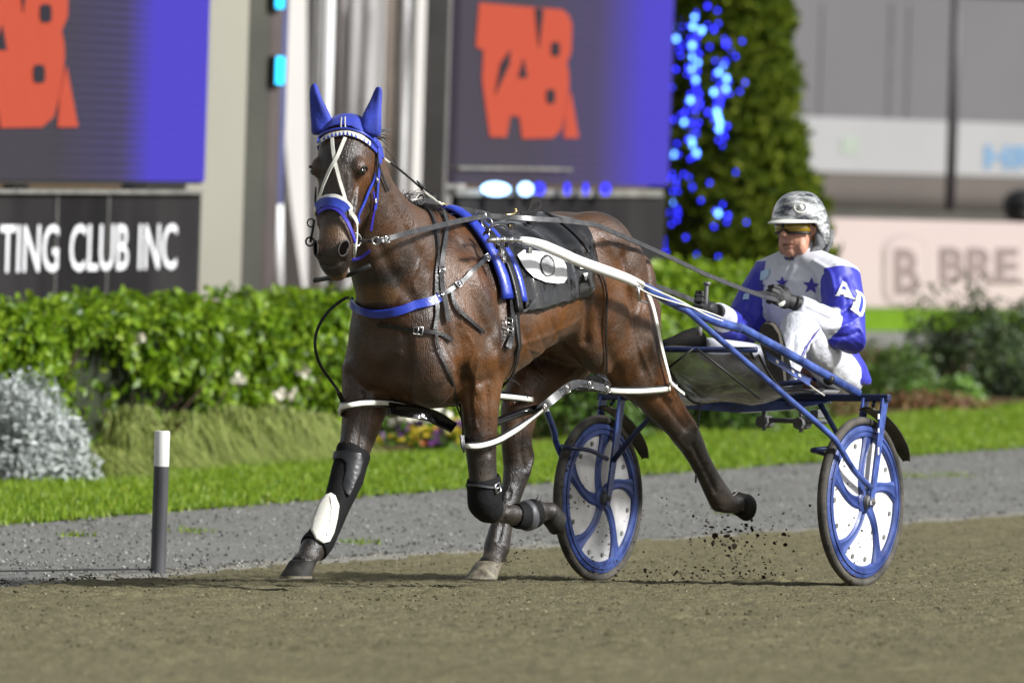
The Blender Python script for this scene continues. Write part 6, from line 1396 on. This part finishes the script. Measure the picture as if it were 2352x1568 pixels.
# small fittings
c = W(*locX(1333, 842, .62)); MB().box(c, Xh * .03, Yh * .046, Zh * .028).build('tracking_box', M['leather_grey'], sk, bevel=.006); MB().box(c + Xh * .0315, Xh * .003, Yh * .034, Zh * .017).build('box_window', M['black_rubber'], sk); MB().tube([c + Xh * .033 + Yh * a * .042 + Zh * b * .025 for a, b in ((-1, -1), (1, -1), (1, 1), (-1, 1))], .0045, 6, close=True).build('box_rim', M['chrome'], sk, True)
MB().box(W(*locX(1362, 880, .60)), Xh * .03, Yh * .065, Zh * .035).build('bracket', M['grime'], sk, bevel=.012); MB().tube([W(*locX(1378, 862, .62)), W(*locX(1400, 876, .62)), W(*locX(1420, 893, .6))], .007, 6).build('bracket_hook', M['chrome'], sk, True)
for k, (dy, Y0) in enumerate(((0, .43), (7, .43))): MB().tube([PW(*q) for q in smoothpath([(1462, 645 + dy * 2, .42), (1500, 664 + dy * 2, .44), (1560, 690 + dy, .46), (1620, 722 - dy, .47), (1660, 737 - dy, .475)], 4)], .0035, 5).build('guide_cord', M['white_strap'], sk, True)
MB().tube([PW(1465, 655, .42), PW(1466, 675, .42), PW(1469, 690, .42)], .008, 6).build('shaft_hook', M['chrome'], sk, True); MB().tube([PW(1469, 690, .42), PW(1487, 696, .42)], .004, 6).build('hook_pin', M['grime'], sk, True); MB().box(PW(1215, 575, .36), Xh * .012, Yh * .01, Zh * .012).build('shaft_lug', M['chrome'], sk, bevel=.003)
MB().tube([PW(1607, 750, .2), PW(1606, 770, .2)], .012, 8).build('bar_clamp', M['grime'], sk, True)
MB().tube([PW(1607, 925, .0), PW(1604, 965, .0), PW(1598, 1108, .0)], .004, 6).build('trailing_tie', M['black_rubber'], sk, True)
MB().tube([PW(1838, 868, .45), PW(1870, 893, .45), PW(1893, 908, .45)], .004, 6).build('seat_cord', M['white_strap'], sk, True)
MB().tube([W(.12, .545, .878), W(.10, .548, .872)], .0235, 12).build('shaft_band', M['black_rubber'], sk, True)
# =================================================================== DRIVER
M['skin'] = mat('skin', (0.42, 0.20, 0.13), .5, var=.12, scale=30, col2=(0.50, 0.26, 0.18), bump=.15, bscale=90); M['lip'] = mat('lip', (0.11, 0.04, 0.03), .6)
M['glove'] = mat('glove', (0.012, 0.012, 0.013), .6, var=.3, bump=.2); M['trouser'] = mat('trouser', (0.55, 0.56, 0.61), .6, var=.06, scale=8, bump=.5, bscale=11, dist=.04); M['sole'] = mat('sole', (0.05, 0.044, 0.032), .85, var=.3, scale=18, bump=.3)
M['boot'] = mat('boot', (0.008, 0.0075, 0.007), .85, var=.3, spec=.15); M['grey_pad'] = mat('grey_pad', (0.13, 0.135, 0.14), .7, var=.3, scale=25, bump=.2)
def jacket_mat():
    m = bpy.data.materials.new('race_jacket'); m.use_nodes = True; t = m.node_tree; b = t.nodes['Principled BSDF']; N = t.nodes.new; K = t.links.new
    a = N('ShaderNodeAttribute'); a.attribute_name = 'blue'; sp = N('ShaderNodeSeparateColor'); K(a.outputs['Color'], sp.inputs[0]); g = N('ShaderNodeMath'); g.operation = 'GREATER_THAN'; g.inputs[1].default_value = .5; K(sp.outputs[0], g.inputs[0])
    mx = N('ShaderNodeMixRGB'); mx.inputs[1].default_value = (0.58, 0.59, 0.645, 1); mx.inputs[2].default_value = (0.022, 0.026, 0.38, 1); K(g.outputs[0], mx.inputs[0]); K(mx.outputs[0], b.inputs['Base Color']); b.inputs['Roughness'].default_value = .5; b.inputs['Sheen Weight'].default_value = .1
    tc = N('ShaderNodeTexCoord'); n = N('ShaderNodeTexNoise'); n.inputs['Scale'].default_value = 6; n.inputs['Detail'].default_value = 2; n.inputs['Distortion'].default_value = .6; K(tc.outputs['Object'], n.inputs['Vector']); bp_ = N('ShaderNodeBump'); bp_.inputs['Strength'].default_value = .6; bp_.inputs['Distance'].default_value = .05; K(n.outputs['Fac'], bp_.inputs['Height']); K(bp_.outputs[0], b.inputs['Normal'])
    return m
drv = empty('person', W(-.6, 0, .82), 'driver in blue and white star jacket, silver helmet and yellow glasses', 'person')
# ---- head frame
HY = math.radians(-7); hf = (Xh * math.cos(HY) + Yh * math.sin(HY)); hl = (-Xh * math.sin(HY) + Yh * math.cos(HY)); hu = Zh
Hc = PW(1838, 522, 0.0); HS = 1.10                      # middle of the skull
def FP(f, l, u): return Hc + (hf * f + hl * l + hu * u) * HS
def FE(mb, f, l, u, rf_, rl_, ru_): mb.ell(FP(f, l, u), hf * rf_ * HS, hl * rl_ * HS, hu * ru_ * HS, 18, 12)
fb = MB()
FE(fb, 0, 0, .02, .098, .078, .105); FE(fb, .030, 0, -.045, .068, .064, .075); FE(fb, .066, 0, -.098, .026, .030, .022); FE(fb, .02, 0, -.085, .062, .056, .035)
fb.loft([[FP(.088 + a, l * w, u) for a, l in ((-.02, -1), (.022 * k, 0), (-.02, 1))] for u, w, k in ((.012, .008, .3), (-.01, .011, .9), (-.032, .017, 1.45), (-.042, .014, .9))]); FE(fb, .104, 0, -.030, .024, .016, .014); FE(fb, .094, 0, -.008, .02, .011, .03)
for s in (-1, 1): FE(fb, .062, .035 * s, -.022, .028, .026, .024); FE(fb, .045, .045 * s, -.07, .03, .018, .04); FE(fb, .0, .08 * s, -.01, .02, .01, .032)
FE(fb, .084, 0, -.0625, .015, .030, .0075); FE(fb, .082, 0, -.0795, .015, .026, .0075)
fb.tube([FP(-.01, 0, -.06), FP(-.025, 0, -.13), FP(-.04, 0, -.19)], [.055, .056, .062], 16)
# arms, torso and legs under the clothes so that the body is one skin
SH = {1: PW(1930, 646, .20), -1: PW(1768, 640, -.20)}; EL = {1: PW(1946, 772, .29), -1: PW(1694, 768, -.28)}; WR = {1: PW(1832, 698, .17), -1: PW(1648, 716, -.2)}
CH = PW(1848, 690, 0); WA = PW(1868, 790, 0); PE = PW(1888, 862, 0); NK = PW(1840, 596, 0)
KN = {1: PW(1832, 758, .20), -1: PW(1722, 828, -.15)}; AN = {1: PW(1802, 872, .26), -1: PW(1614, 800, -.25)}; HI = {1: W(*(L(PE) + Vector((0, .10, 0)))), -1: W(*(L(PE) + Vector((0, -.10, 0))))}
fb.tube([NK, CH, WA, PE], [.06, .12, .11, .12], 14)
for s in (1, -1): fb.tube([SH[s], EL[s], WR[s]], [.045, .038, .026], 10); fb.tube([HI[s], KN[s], AN[s]], [.07, .05, .035], 10); fb.tube([NK, SH[s]], [.06, .05], 10)
face = blend(fb, 'body', M['skin'], drv, .0045, 3)
MB().tube([FP(.097 - .0017 * q * q, .0085 * q, -.0705 - .0005 * q * q) for q in (-3, -2, -1, 0, 1, 2, 3)], [.001, .0025, .003, .0028, .003, .0025, .001], 6).build('mouth', M['lip'], drv, True)
# ---- jacket
jb = MB()
def oval(c, rf_, rl_, tilt=0.0, n=22): return [c + Xh * (rf_ * math.cos(a)) + Yh * (rl_ * math.sin(a)) + Zh * (tilt * math.cos(a)) for a in [2 * math.pi * k / n for k in range(n)]]
HEM = W(*(L(PE) + Vector((-.02, 0, -.02))))
jb.loft([oval(HEM - Xh * .03 - Zh * .02, .155, .198), oval(HEM - Xh * .02 - Zh * .0, .165, .208), oval(PE + Zh * .05 - Xh * .01, .16, .195), oval(WA, .145, .18), oval(WA.lerp(CH, .5), .15, .185, .01), oval(CH, .145, .195, .01), oval(CH.lerp(NK, .45), .125, .195, .01), oval(CH.lerp(NK, .78), .095, .15, .01), oval(NK, .066, .07), oval(NK + Zh * .035, .062, .064), oval(NK + Zh * .07 + Xh * .012, .066, .066), oval(NK + Zh * .085 + Xh * .014, .064, .064)])
def sleeve(s):
    a, e, w = SH[s], EL[s], WR[s]
    P = [a + (CH - a) * .25, a, a.lerp(e, .35), a.lerp(e, .7), e, e.lerp(w, .2), e.lerp(w, .5), e.lerp(w, .85), w]; P[4] = e + (e - (a + w) / 2).normalized() * .012
    jb.tube(P, [.10, .098, .094, .088, .082, .078, .066, .052, .043], 16); jb.tube([NK, NK.lerp(a, .5) - Zh * .005, a], [.075, .088, .095], 16)
sleeve(1); sleeve(-1)
def jacket_attr(o):
    off = root_of(o); me_ = o.data; col = np.zeros((len(me_.vertices), 4)); col[:, 3] = 1
    zw = L(WA).z; zc = L(CH).z
    for v in me_.vertices:
        p = v.co + off; best = None
        for s in (1, -1):
            for (A, B, kind) in ((SH[s], EL[s], 'u'), (EL[s], WR[s], 'f')):
                ab = B - A; t = (p - A).dot(ab) / ab.length_squared; tc_ = max(0, min(1, t)); d = (A + ab * tc_ - p).length
                if best is None or d < best[0]: best = (d, kind, t, s)
        l = L(p); r = Vector((l.x - L(CH).x, l.y)).length
        d, kind, t, s = best; lc = L(CH)
        inside = abs(l.y) < .165 + .02 * max(0, lc.z - l.z) and not (d < .095 and kind == 'f') and not (s == 1 and l.y > .15 and d < .1)
        if inside:                            # body of the jacket: white above, blue below the waist and towards the back hem
            b = .5 + (zw + .03 - .10 * (l.x - L(WA).x + .12) / .2 - l.z) * 6 + (0 if l.x > L(WA).x - .04 else .35)
        elif kind == 'u': b = .5 + (t + .10) * 4
        else: b = .5 + ((.32 if s == 1 else .66) - t) * 3
        col[v.index, 0] = max(0, min(1, b))
    ca = me_.color_attributes.new('blue', 'FLOAT_COLOR', 'POINT'); ca.data.foreach_set('color', col.ravel())
jk = blend(jb, 'jacket', jacket_mat(), drv, .0065, 6, .5, jacket_attr)
sculpt(jk, [([(1962, 690), (1930, 720), (1900, 735)], -.010, .012, 0), ([(1970, 730), (1935, 750), (1900, 752)], .008, .011, 0), ([(1972, 762), (1940, 775), (1905, 770)], -.010, .011, 0), ([(1935, 640), (1945, 690), (1950, 740)], -.006, .012, 0), ([(1835, 600), (1870, 640), (1880, 700)], -.008, .010, 0), ([(1870, 600), (1905, 625), (1915, 660)], .007, .010, 0), ([(1815, 610), (1800, 650), (1790, 700)], -.008, .010, 0), ([(1850, 660), (1830, 700), (1810, 740)], .007, .010, 0), ([(1725, 690), (1710, 730), (1690, 760)], -.009, .011, 0), ([(1745, 720), (1725, 755), (1700, 785)], .008, .010, 0), ([(1930, 800), (1945, 840), (1940, 870)], -.008, .010, 0), ([(1915, 790), (1928, 840), (1925, 880)], .007, .010, 0), ([(1850, 708), (1880, 722), (1910, 735)], -.007, .008, 0), ([(1840, 722), (1870, 738), (1895, 755)], .006, .008, 0)])
BVH_J = world_bvh(jk)
M['print_navy'] = mat('print_navy', (0.035, 0.025, 0.30), .5, var=.1); M['print_white'] = mat('print_white', (0.75, 0.75, 0.78), .5, var=.04)
def z6(p): return [(1521.7 + .3296 * x, 402 + .3296 * y) for x, y in p]
def star(cx, cy, R, sx=1.0, rot=0.0): return [(cx + sx * (R if k % 2 == 0 else R * .42) * math.sin(math.pi * k / 5 + rot), cy - (R if k % 2 == 0 else R * .42) * math.cos(math.pi * k / 5 + rot)) for k in range(10)]
decal('star', z6(star(1036, 772, 62, 1.0, .1)), M['print_navy'], jk, BVH_J, .004, 2); decal('star', z6(star(835, 752, 46, .95)), M['print_navy'], jk, BVH_J, .004, 2); decal('star', z6(star(690, 778, 44, .7)), M['print_navy'], jk, BVH_J, .004, 2)
A1 = [(1205, 838), (1212, 838), (1255, 740), (1283, 752), (1322, 850), (1338, 856), (1336, 866), (1262, 848), (1264, 838), (1280, 842), (1270, 812), (1238, 800), (1228, 826), (1240, 836), (1238, 845), (1203, 843)]
decal('letter_a', z6(A1), M['print_white'], jk, BVH_J, .004, 2)
decal('letter_a_counter', z6([(1258, 776), (1276, 784), (1282, 806), (1244, 794)]), M['blue_fabric'], jk, BVH_J, .0055, 1)
decal('letter_d', z6([(1345, 800), (1385, 822), (1402, 850), (1408, 900), (1402, 950), (1388, 985), (1375, 990), (1312, 938), (1316, 926), (1330, 934), (1354, 826), (1342, 812)]), M['print_white'], jk, BVH_J, .004, 2)
decal('letter_d_counter', z6([(1376, 838), (1390, 856), (1393, 890), (1388, 930), (1376, 960), (1362, 948), (1378, 868)]), M['blue_fabric'], jk, BVH_J, .0055, 2)
for k in range(3): decal('collar_mark', z6([(862 + 18 * k, 580), (874 + 18 * k, 578), (876 + 18 * k, 592), (864 + 18 * k, 594)]), M['print_navy'], jk, BVH_J, .004, 1)
for pl_ in ([(690, 670), (750, 655), (745, 700), (720, 730), (680, 735)], [(570, 830), (610, 820), (600, 865), (560, 870)]): decal('pale_print', z6(pl_), mat('print_pale', (.42, .60, .78), .5), jk, BVH_J, .004, 2)
# ---- trousers
tb_ = MB()
for s in (1, -1):
    h, k, a = HI[s], KN[s], AN[s]; P = [h - Xh * .05, h, h.lerp(k, .5), k + (k - (h + a) / 2).normalized() * .01, k.lerp(a, .35), k.lerp(a, .75), a]; tb_.tube(P, [.092, .098, .090, .078, .070, .058, .05], 16)
tb_.ell(PE - Zh * .01 - Xh * .01, Xh * .13, Yh * .17, Zh * .09)
tr = blend(tb_, 'trousers', M['trouser'], drv, .0075, 6); sculpt(tr, [([(1840, 765), (1850, 800), (1860, 840)], -.009, .010, 0), ([(1855, 775), (1880, 810), (1900, 850)], .007, .010, 0), ([(1825, 770), (1822, 810), (1815, 850)], -.008, .009, 0), ([(1870, 790), (1890, 830), (1905, 860)], -.008, .010, 0), ([(1835, 790), (1832, 830), (1822, 868)], .006, .008, 0)])
BVH_T = world_bvh(tr)
for d in (0, 7): P, N = on_body([(1880 - d, 755 + d), (1862 - d * .4, 775 + d), (1850 - d, 800 + d), (1842 - d, 820 + d)][::-1], 4, .004, BVH_T); MB().strap(P, N, .004, .001).build('piping', M['print_navy'], tr, True)
# ---- boots
def shoe(heel, toe, up_, name, lab=None):
    """boot from heel to toe with its sole facing -up_"""
    ax = (toe - heel); ln = ax.length; ax.normalize(); up_ = (up_ - ax * up_.dot(ax)).normalized(); sd_ = ax.cross(up_); rings = []; sr = []
    for t, w_, h_ in [(-.03, .018, .05), (.02, .032, .085), (.2, .036, .10), (.42, .037, .085), (.65, .046, .06), (.85, .043, .045), (.97, .026, .032), (1.0, .012, .02)]:
        c = heel + ax * (ln * t); rings.append([c + sd_ * (w_ * math.cos(q)) + up_ * (h_ * .5 + h_ * .5 * math.sin(q)) for q in [2 * math.pi * j / 16 for j in range(16)]])
        sr.append([c + sd_ * (w_ * 1.12 * a) + up_ * b for a, b in ((-1, .014), (-1, -.006), (1, -.006), (1, .014))])
    o = MB().loft(rings).build(name, M['boot'], drv, True); MB().loft(sr).build('sole', M['sole'], o, 'auto', bevel=.003)
    if lab: o['label'] = lab
    return o
shoe(PW(1787, 884, .27), PW(1763, 742, .285), -(Xh * .92 - Zh * .2) + Yh * .05, 'boot')
shoe(PW(1610, 806, -.25), PW(1524, 800, -.25), Zh, 'boot')
# ---- gloves: palm, four curled fingers, thumb
def glove(wr, hand, grip, back, scale=1.0):
    """wr wrist, hand middle of the palm, grip axis of what is held, back = direction of the back of the hand"""
    mb = MB(); f = (hand - wr).normalized(); g_ = (grip - f * grip.dot(f)).normalized(); b = (back - f * back.dot(f) - g_ * back.dot(g_)).normalized()
    mb.tube([wr - f * .02, wr + f * .015], [.036, .034], 14); mb.ell(hand, f * .048, g_ * .045, b * .022, 16, 10); mb.ell(wr.lerp(hand, .45), f * .045, g_ * .034, b * .024)
    for k, (o_, l_) in enumerate([(.034, .95), (.012, 1.05), (-.011, 1.0), (-.033, .82)]):
        p0 = hand + f * .034 + g_ * o_ + b * .006; p1 = p0 + f * (.030 * l_) + b * .004; p2 = p1 + f * (.010 * l_) - b * (.028 * l_); p3 = p2 - f * (.024 * l_) - b * .008; mb.tube([p0 - f * .01, p0, p1, p2, p3], [.0105, .0105, .010, .0092, .008], 9)
    t0 = hand - f * .012 + g_ * .040; t1 = t0 + f * .022 + g_ * .016 - b * .014; t2 = t1 + f * .024 - g_ * .004 - b * .016; mb.tube([t0 - g_ * .015, t0, t1, t2], [.014, .013, .011, .009], 9)
    return blend(mb, 'glove', M['glove'], drv, .004, 3)
gL = glove(WR[1], PW(1800, 686, .13), Zh * .8 - Xh * .3, (Yh * .7 + Zh * .4)); gR = glove(WR[-1], PW(1618, 702, -.17), Zh, (Yh * .3 + Xh * .6 + Zh * .2)); gL['label'] = 'black glove holding the reins'; gR['label'] = 'black glove holding the whip'
BVH_G = world_bvh(gL); decal('glove_tag', z6([(805, 895), (850, 872), (856, 890), (840, 910), (815, 918)]), M['white_strap'], gL, BVH_G, .003, 1)
# ---- helmet
def helmet_mat():
    m = bpy.data.materials.new('helmet'); m.use_nodes = True; t = m.node_tree; b = t.nodes['Principled BSDF']; N = t.nodes.new; K = t.links.new
    tc = N('ShaderNodeTexCoord'); mp_ = N('ShaderNodeMapping'); mp_.inputs['Scale'].default_value = (9, 9, 26); mp_.inputs['Rotation'].default_value = (.2, .35, .3); K(tc.outputs['Object'], mp_.inputs[0]); v = N('ShaderNodeTexNoise'); v.inputs['Scale'].default_value = 1.3; v.inputs['Detail'].default_value = 5; v.inputs['Roughness'].default_value = .65; K(mp_.outputs[0], v.inputs['Vector'])
    r = N('ShaderNodeValToRGB'); r.color_ramp.interpolation = 'CONSTANT'; e = r.color_ramp.elements; e[0].position = 0; e[0].color = (.03, .033, .05, 1); e[1].position = .42; e[1].color = (.16, .165, .165, 1); q = e.new(.48); q.color = (.36, .37, .37, 1); q = e.new(.56); q.color = (.66, .67, .67, 1); q = e.new(.66); q.color = (.25, .26, .26, 1)
    K(v.outputs['Fac'], r.inputs[0]); K(r.outputs[0], b.inputs['Base Color']); b.inputs['Roughness'].default_value = .22; b.inputs['Coat Weight'].default_value = .8; b.inputs['Metallic'].default_value = .25; return m
mb = MB(); rings = []; nA = 40
for i in range(13):
    ph = (math.pi / 2) * i / 12
    ring = []
    for k in range(nA):
        a = 2 * math.pi * k / nA; lo = .018 if math.cos(a) > .35 else (.018 - .085 * min(1, (.35 - math.cos(a)) / .5)); u = lo + (.142 - lo) * math.sin(ph); c = math.cos(ph) ** .75; ring.append(FP(-.008 + .134 * math.cos(a) * c, .110 * math.sin(a) * c, u))
    rings.append(ring)
o = MB().loft(rings, cap=False).build('helmet', helmet_mat(), drv, True); md = o.modifiers.new('t', 'SOLIDIFY'); md.thickness = .008; hel = o; BVH_HE = world_bvh(hel)
mb = MB(); vs = []
for i in range(6):
    t = i / 5
    for k in range(17): a = math.radians(-72 + 144 * k / 16); r0 = 1 + .27 * t * math.cos(a) ** .6; vs.append(FP(-.008 + .132 * math.cos(a) * r0, .110 * math.sin(a) * (1 + .06 * t), .030 - .016 * t * math.cos(a) - .006 * (k - 8) ** 2 / 64))
o = mb.add(vs, [(i * 17 + j, i * 17 + j + 1, (i + 1) * 17 + j + 1, (i + 1) * 17 + j) for i in range(5) for j in range(16)]).build('peak', M['white_strap'], drv, True); md = o.modifiers.new('t', 'SOLIDIFY'); md.thickness = .005
for s in (-1, 1):
    mb = MB(); mb.ell(FP(-.022, .088 * s, -.035), hf * .045, hl * .022, hu * .055, 16, 10); mb.tube([FP(-.02, .085 * s, -.07), FP(.02, .068 * s, -.105), FP(.045, .03 * s, -.125), FP(.05, 0, -.128)], [.022, .016, .013, .012], 8); blend(mb, 'ear_guard', M['grey_pad'], drv, .005, 3)
    MB().tube([FP(-.075, .092 * s, -.01), FP(-.07, .094 * s, -.06), FP(-.045, .09 * s, -.10)], [.016, .015, .010], 8).build('helmet_strap', M['grey_pad'], drv, True)
torus(FP(.085, .062, .075), (hf * .7 + hl * .55 + hu * .5), .026, .004, 'badge_ring', M['white_strap'], hel); MB().ell(FP(.088, .065, .078), hf * .010, hl * .010, hu * .010, 10, 8).build('badge', M['white_strap'], hel, True)
vs_, fs_ = text_mesh('WO', 1.0, .02); P = [cast(1521.7 + .3296 * (1068 + v.x * 42), 402 + .3296 * (165 - v.y * 42 + v.x * 8), BVH_HE) for v in vs_]
if all(p[0] is not None for p in P): islands([p[0] - ray(0, 0).normalized() * .012 for p in P], fs_, 'letter', M['white_strap'], hel)
# ---- glasses
M['lens'] = mat('lens_yellow', (0.26, 0.17, 0.008), .06, var=.3, scale=30, coat=1.0); vs = []; fr_t = []; fr_b = []
for k in range(19):
    a = math.radians(-78 + 156 * k / 18); x = .012 + .098 * math.cos(a) ** .8; y = .080 * math.sin(a); dn = -.012 + (.014 * math.exp(-(a / .16) ** 2)); tp = .016
    for u in (dn - .012, (dn - .012 + tp) / 2, tp): vs.append(FP(x + (.004 if u < tp and u > dn - .011 else 0), y, u))
    fr_t.append(FP(x, y, tp)); fr_b.append(FP(x, y, dn - .012))
gl = MB().add(vs, [(i * 3 + j, i * 3 + j + 1, i * 3 + j + 4, i * 3 + j + 3) for i in range(18) for j in range(2)]).build('glasses', M['lens'], drv, True); md = gl.modifiers.new('t', 'SOLIDIFY'); md.thickness = .003
MB().tube(fr_t, .0055, 6).build('frame', M['black_rubber'], gl, True); MB().tube([FP(.114, 0, .016), FP(.116, 0, -.004)], .006, 6).build('bridge', M['black_rubber'], gl, True); MB().tube(fr_b, .0055, 6).build('frame', M['black_rubber'], gl, True)
for s in (-1, 1): MB().tube([FP(.03, .080 * s, .008), FP(-.04, .088 * s, .004)], .004, 6).build('temple', M['black_rubber'], gl, True)
# ---- whip in the far hand
wp = empty('whip', PW(1620, 690, -.16), 'short grey handled whip upright in the far gloved hand', 'whip')
MB().tube([PW(1623, 656, -.15), PW(1621, 690, -.155), PW(1618, 720, -.16)], .0095, 10).build('handle', M['grime'], wp, True); MB().tube([PW(1624, 648, -.15), PW(1623.6, 655, -.15)], [.017, .015], 12).build('pommel', M['seat_grey'], wp, True); MB().tube([PW(1618, 720, -.16), PW(1600, 740, -.14)], [.006, .004], 6).build('lash', M['leather'], wp, True)
# =================================================================== DIRT THROWN UP
pts = []
def spray(cx, cy, sx, sy, n, Y, ys=.12, r=(.003, .004, .005, .007, .009, .013)):
    for _ in range(n):
        x = random.gauss(cx, sx); y = random.gauss(cy, sy); p = PW(x, y, random.gauss(Y, ys))
        if p.z > gz(p.x, p.y) + .005: pts.append((p, random.choice(r)))
spray(1700, 1265, 70, 45, 150, .22, .15, (.002, .003, .003, .004, .005, .007)); spray(1700, 1220, 50, 30, 30, .22, .12, (.004, .006, .008, .011)); spray(1650, 1325, 100, 14, 110, .2, .15, (.003, .004, .005, .006)); spray(1400, 1320, 60, 22, 60, -.35, .1, (.002, .003, .004, .006)); spray(1180, 1260, 30, 30, 40, -.1, .1, (.002, .003, .004)); spray(1590, 1180, 90, 60, 40, .1, .2, (.002, .003, .004))
spray(1700, 1270, 110, 60, 170, .22, .25, (.0012, .0016, .002, .0025)); spray(840, 1180, 200, 90, 26, -.2, .2, (.002, .003))
dirt = tag(scatter(pts, 'flying_dirt', mat('flying_dirt', (0.022, 0.017, 0.012), .95, var=.4, spec=.1), 'stuff', .45), 'dark clods of dirt flying up behind the raised hind hoof', 'dirt')
# hoof and wheel tracks pressed into the sand beside the sulky
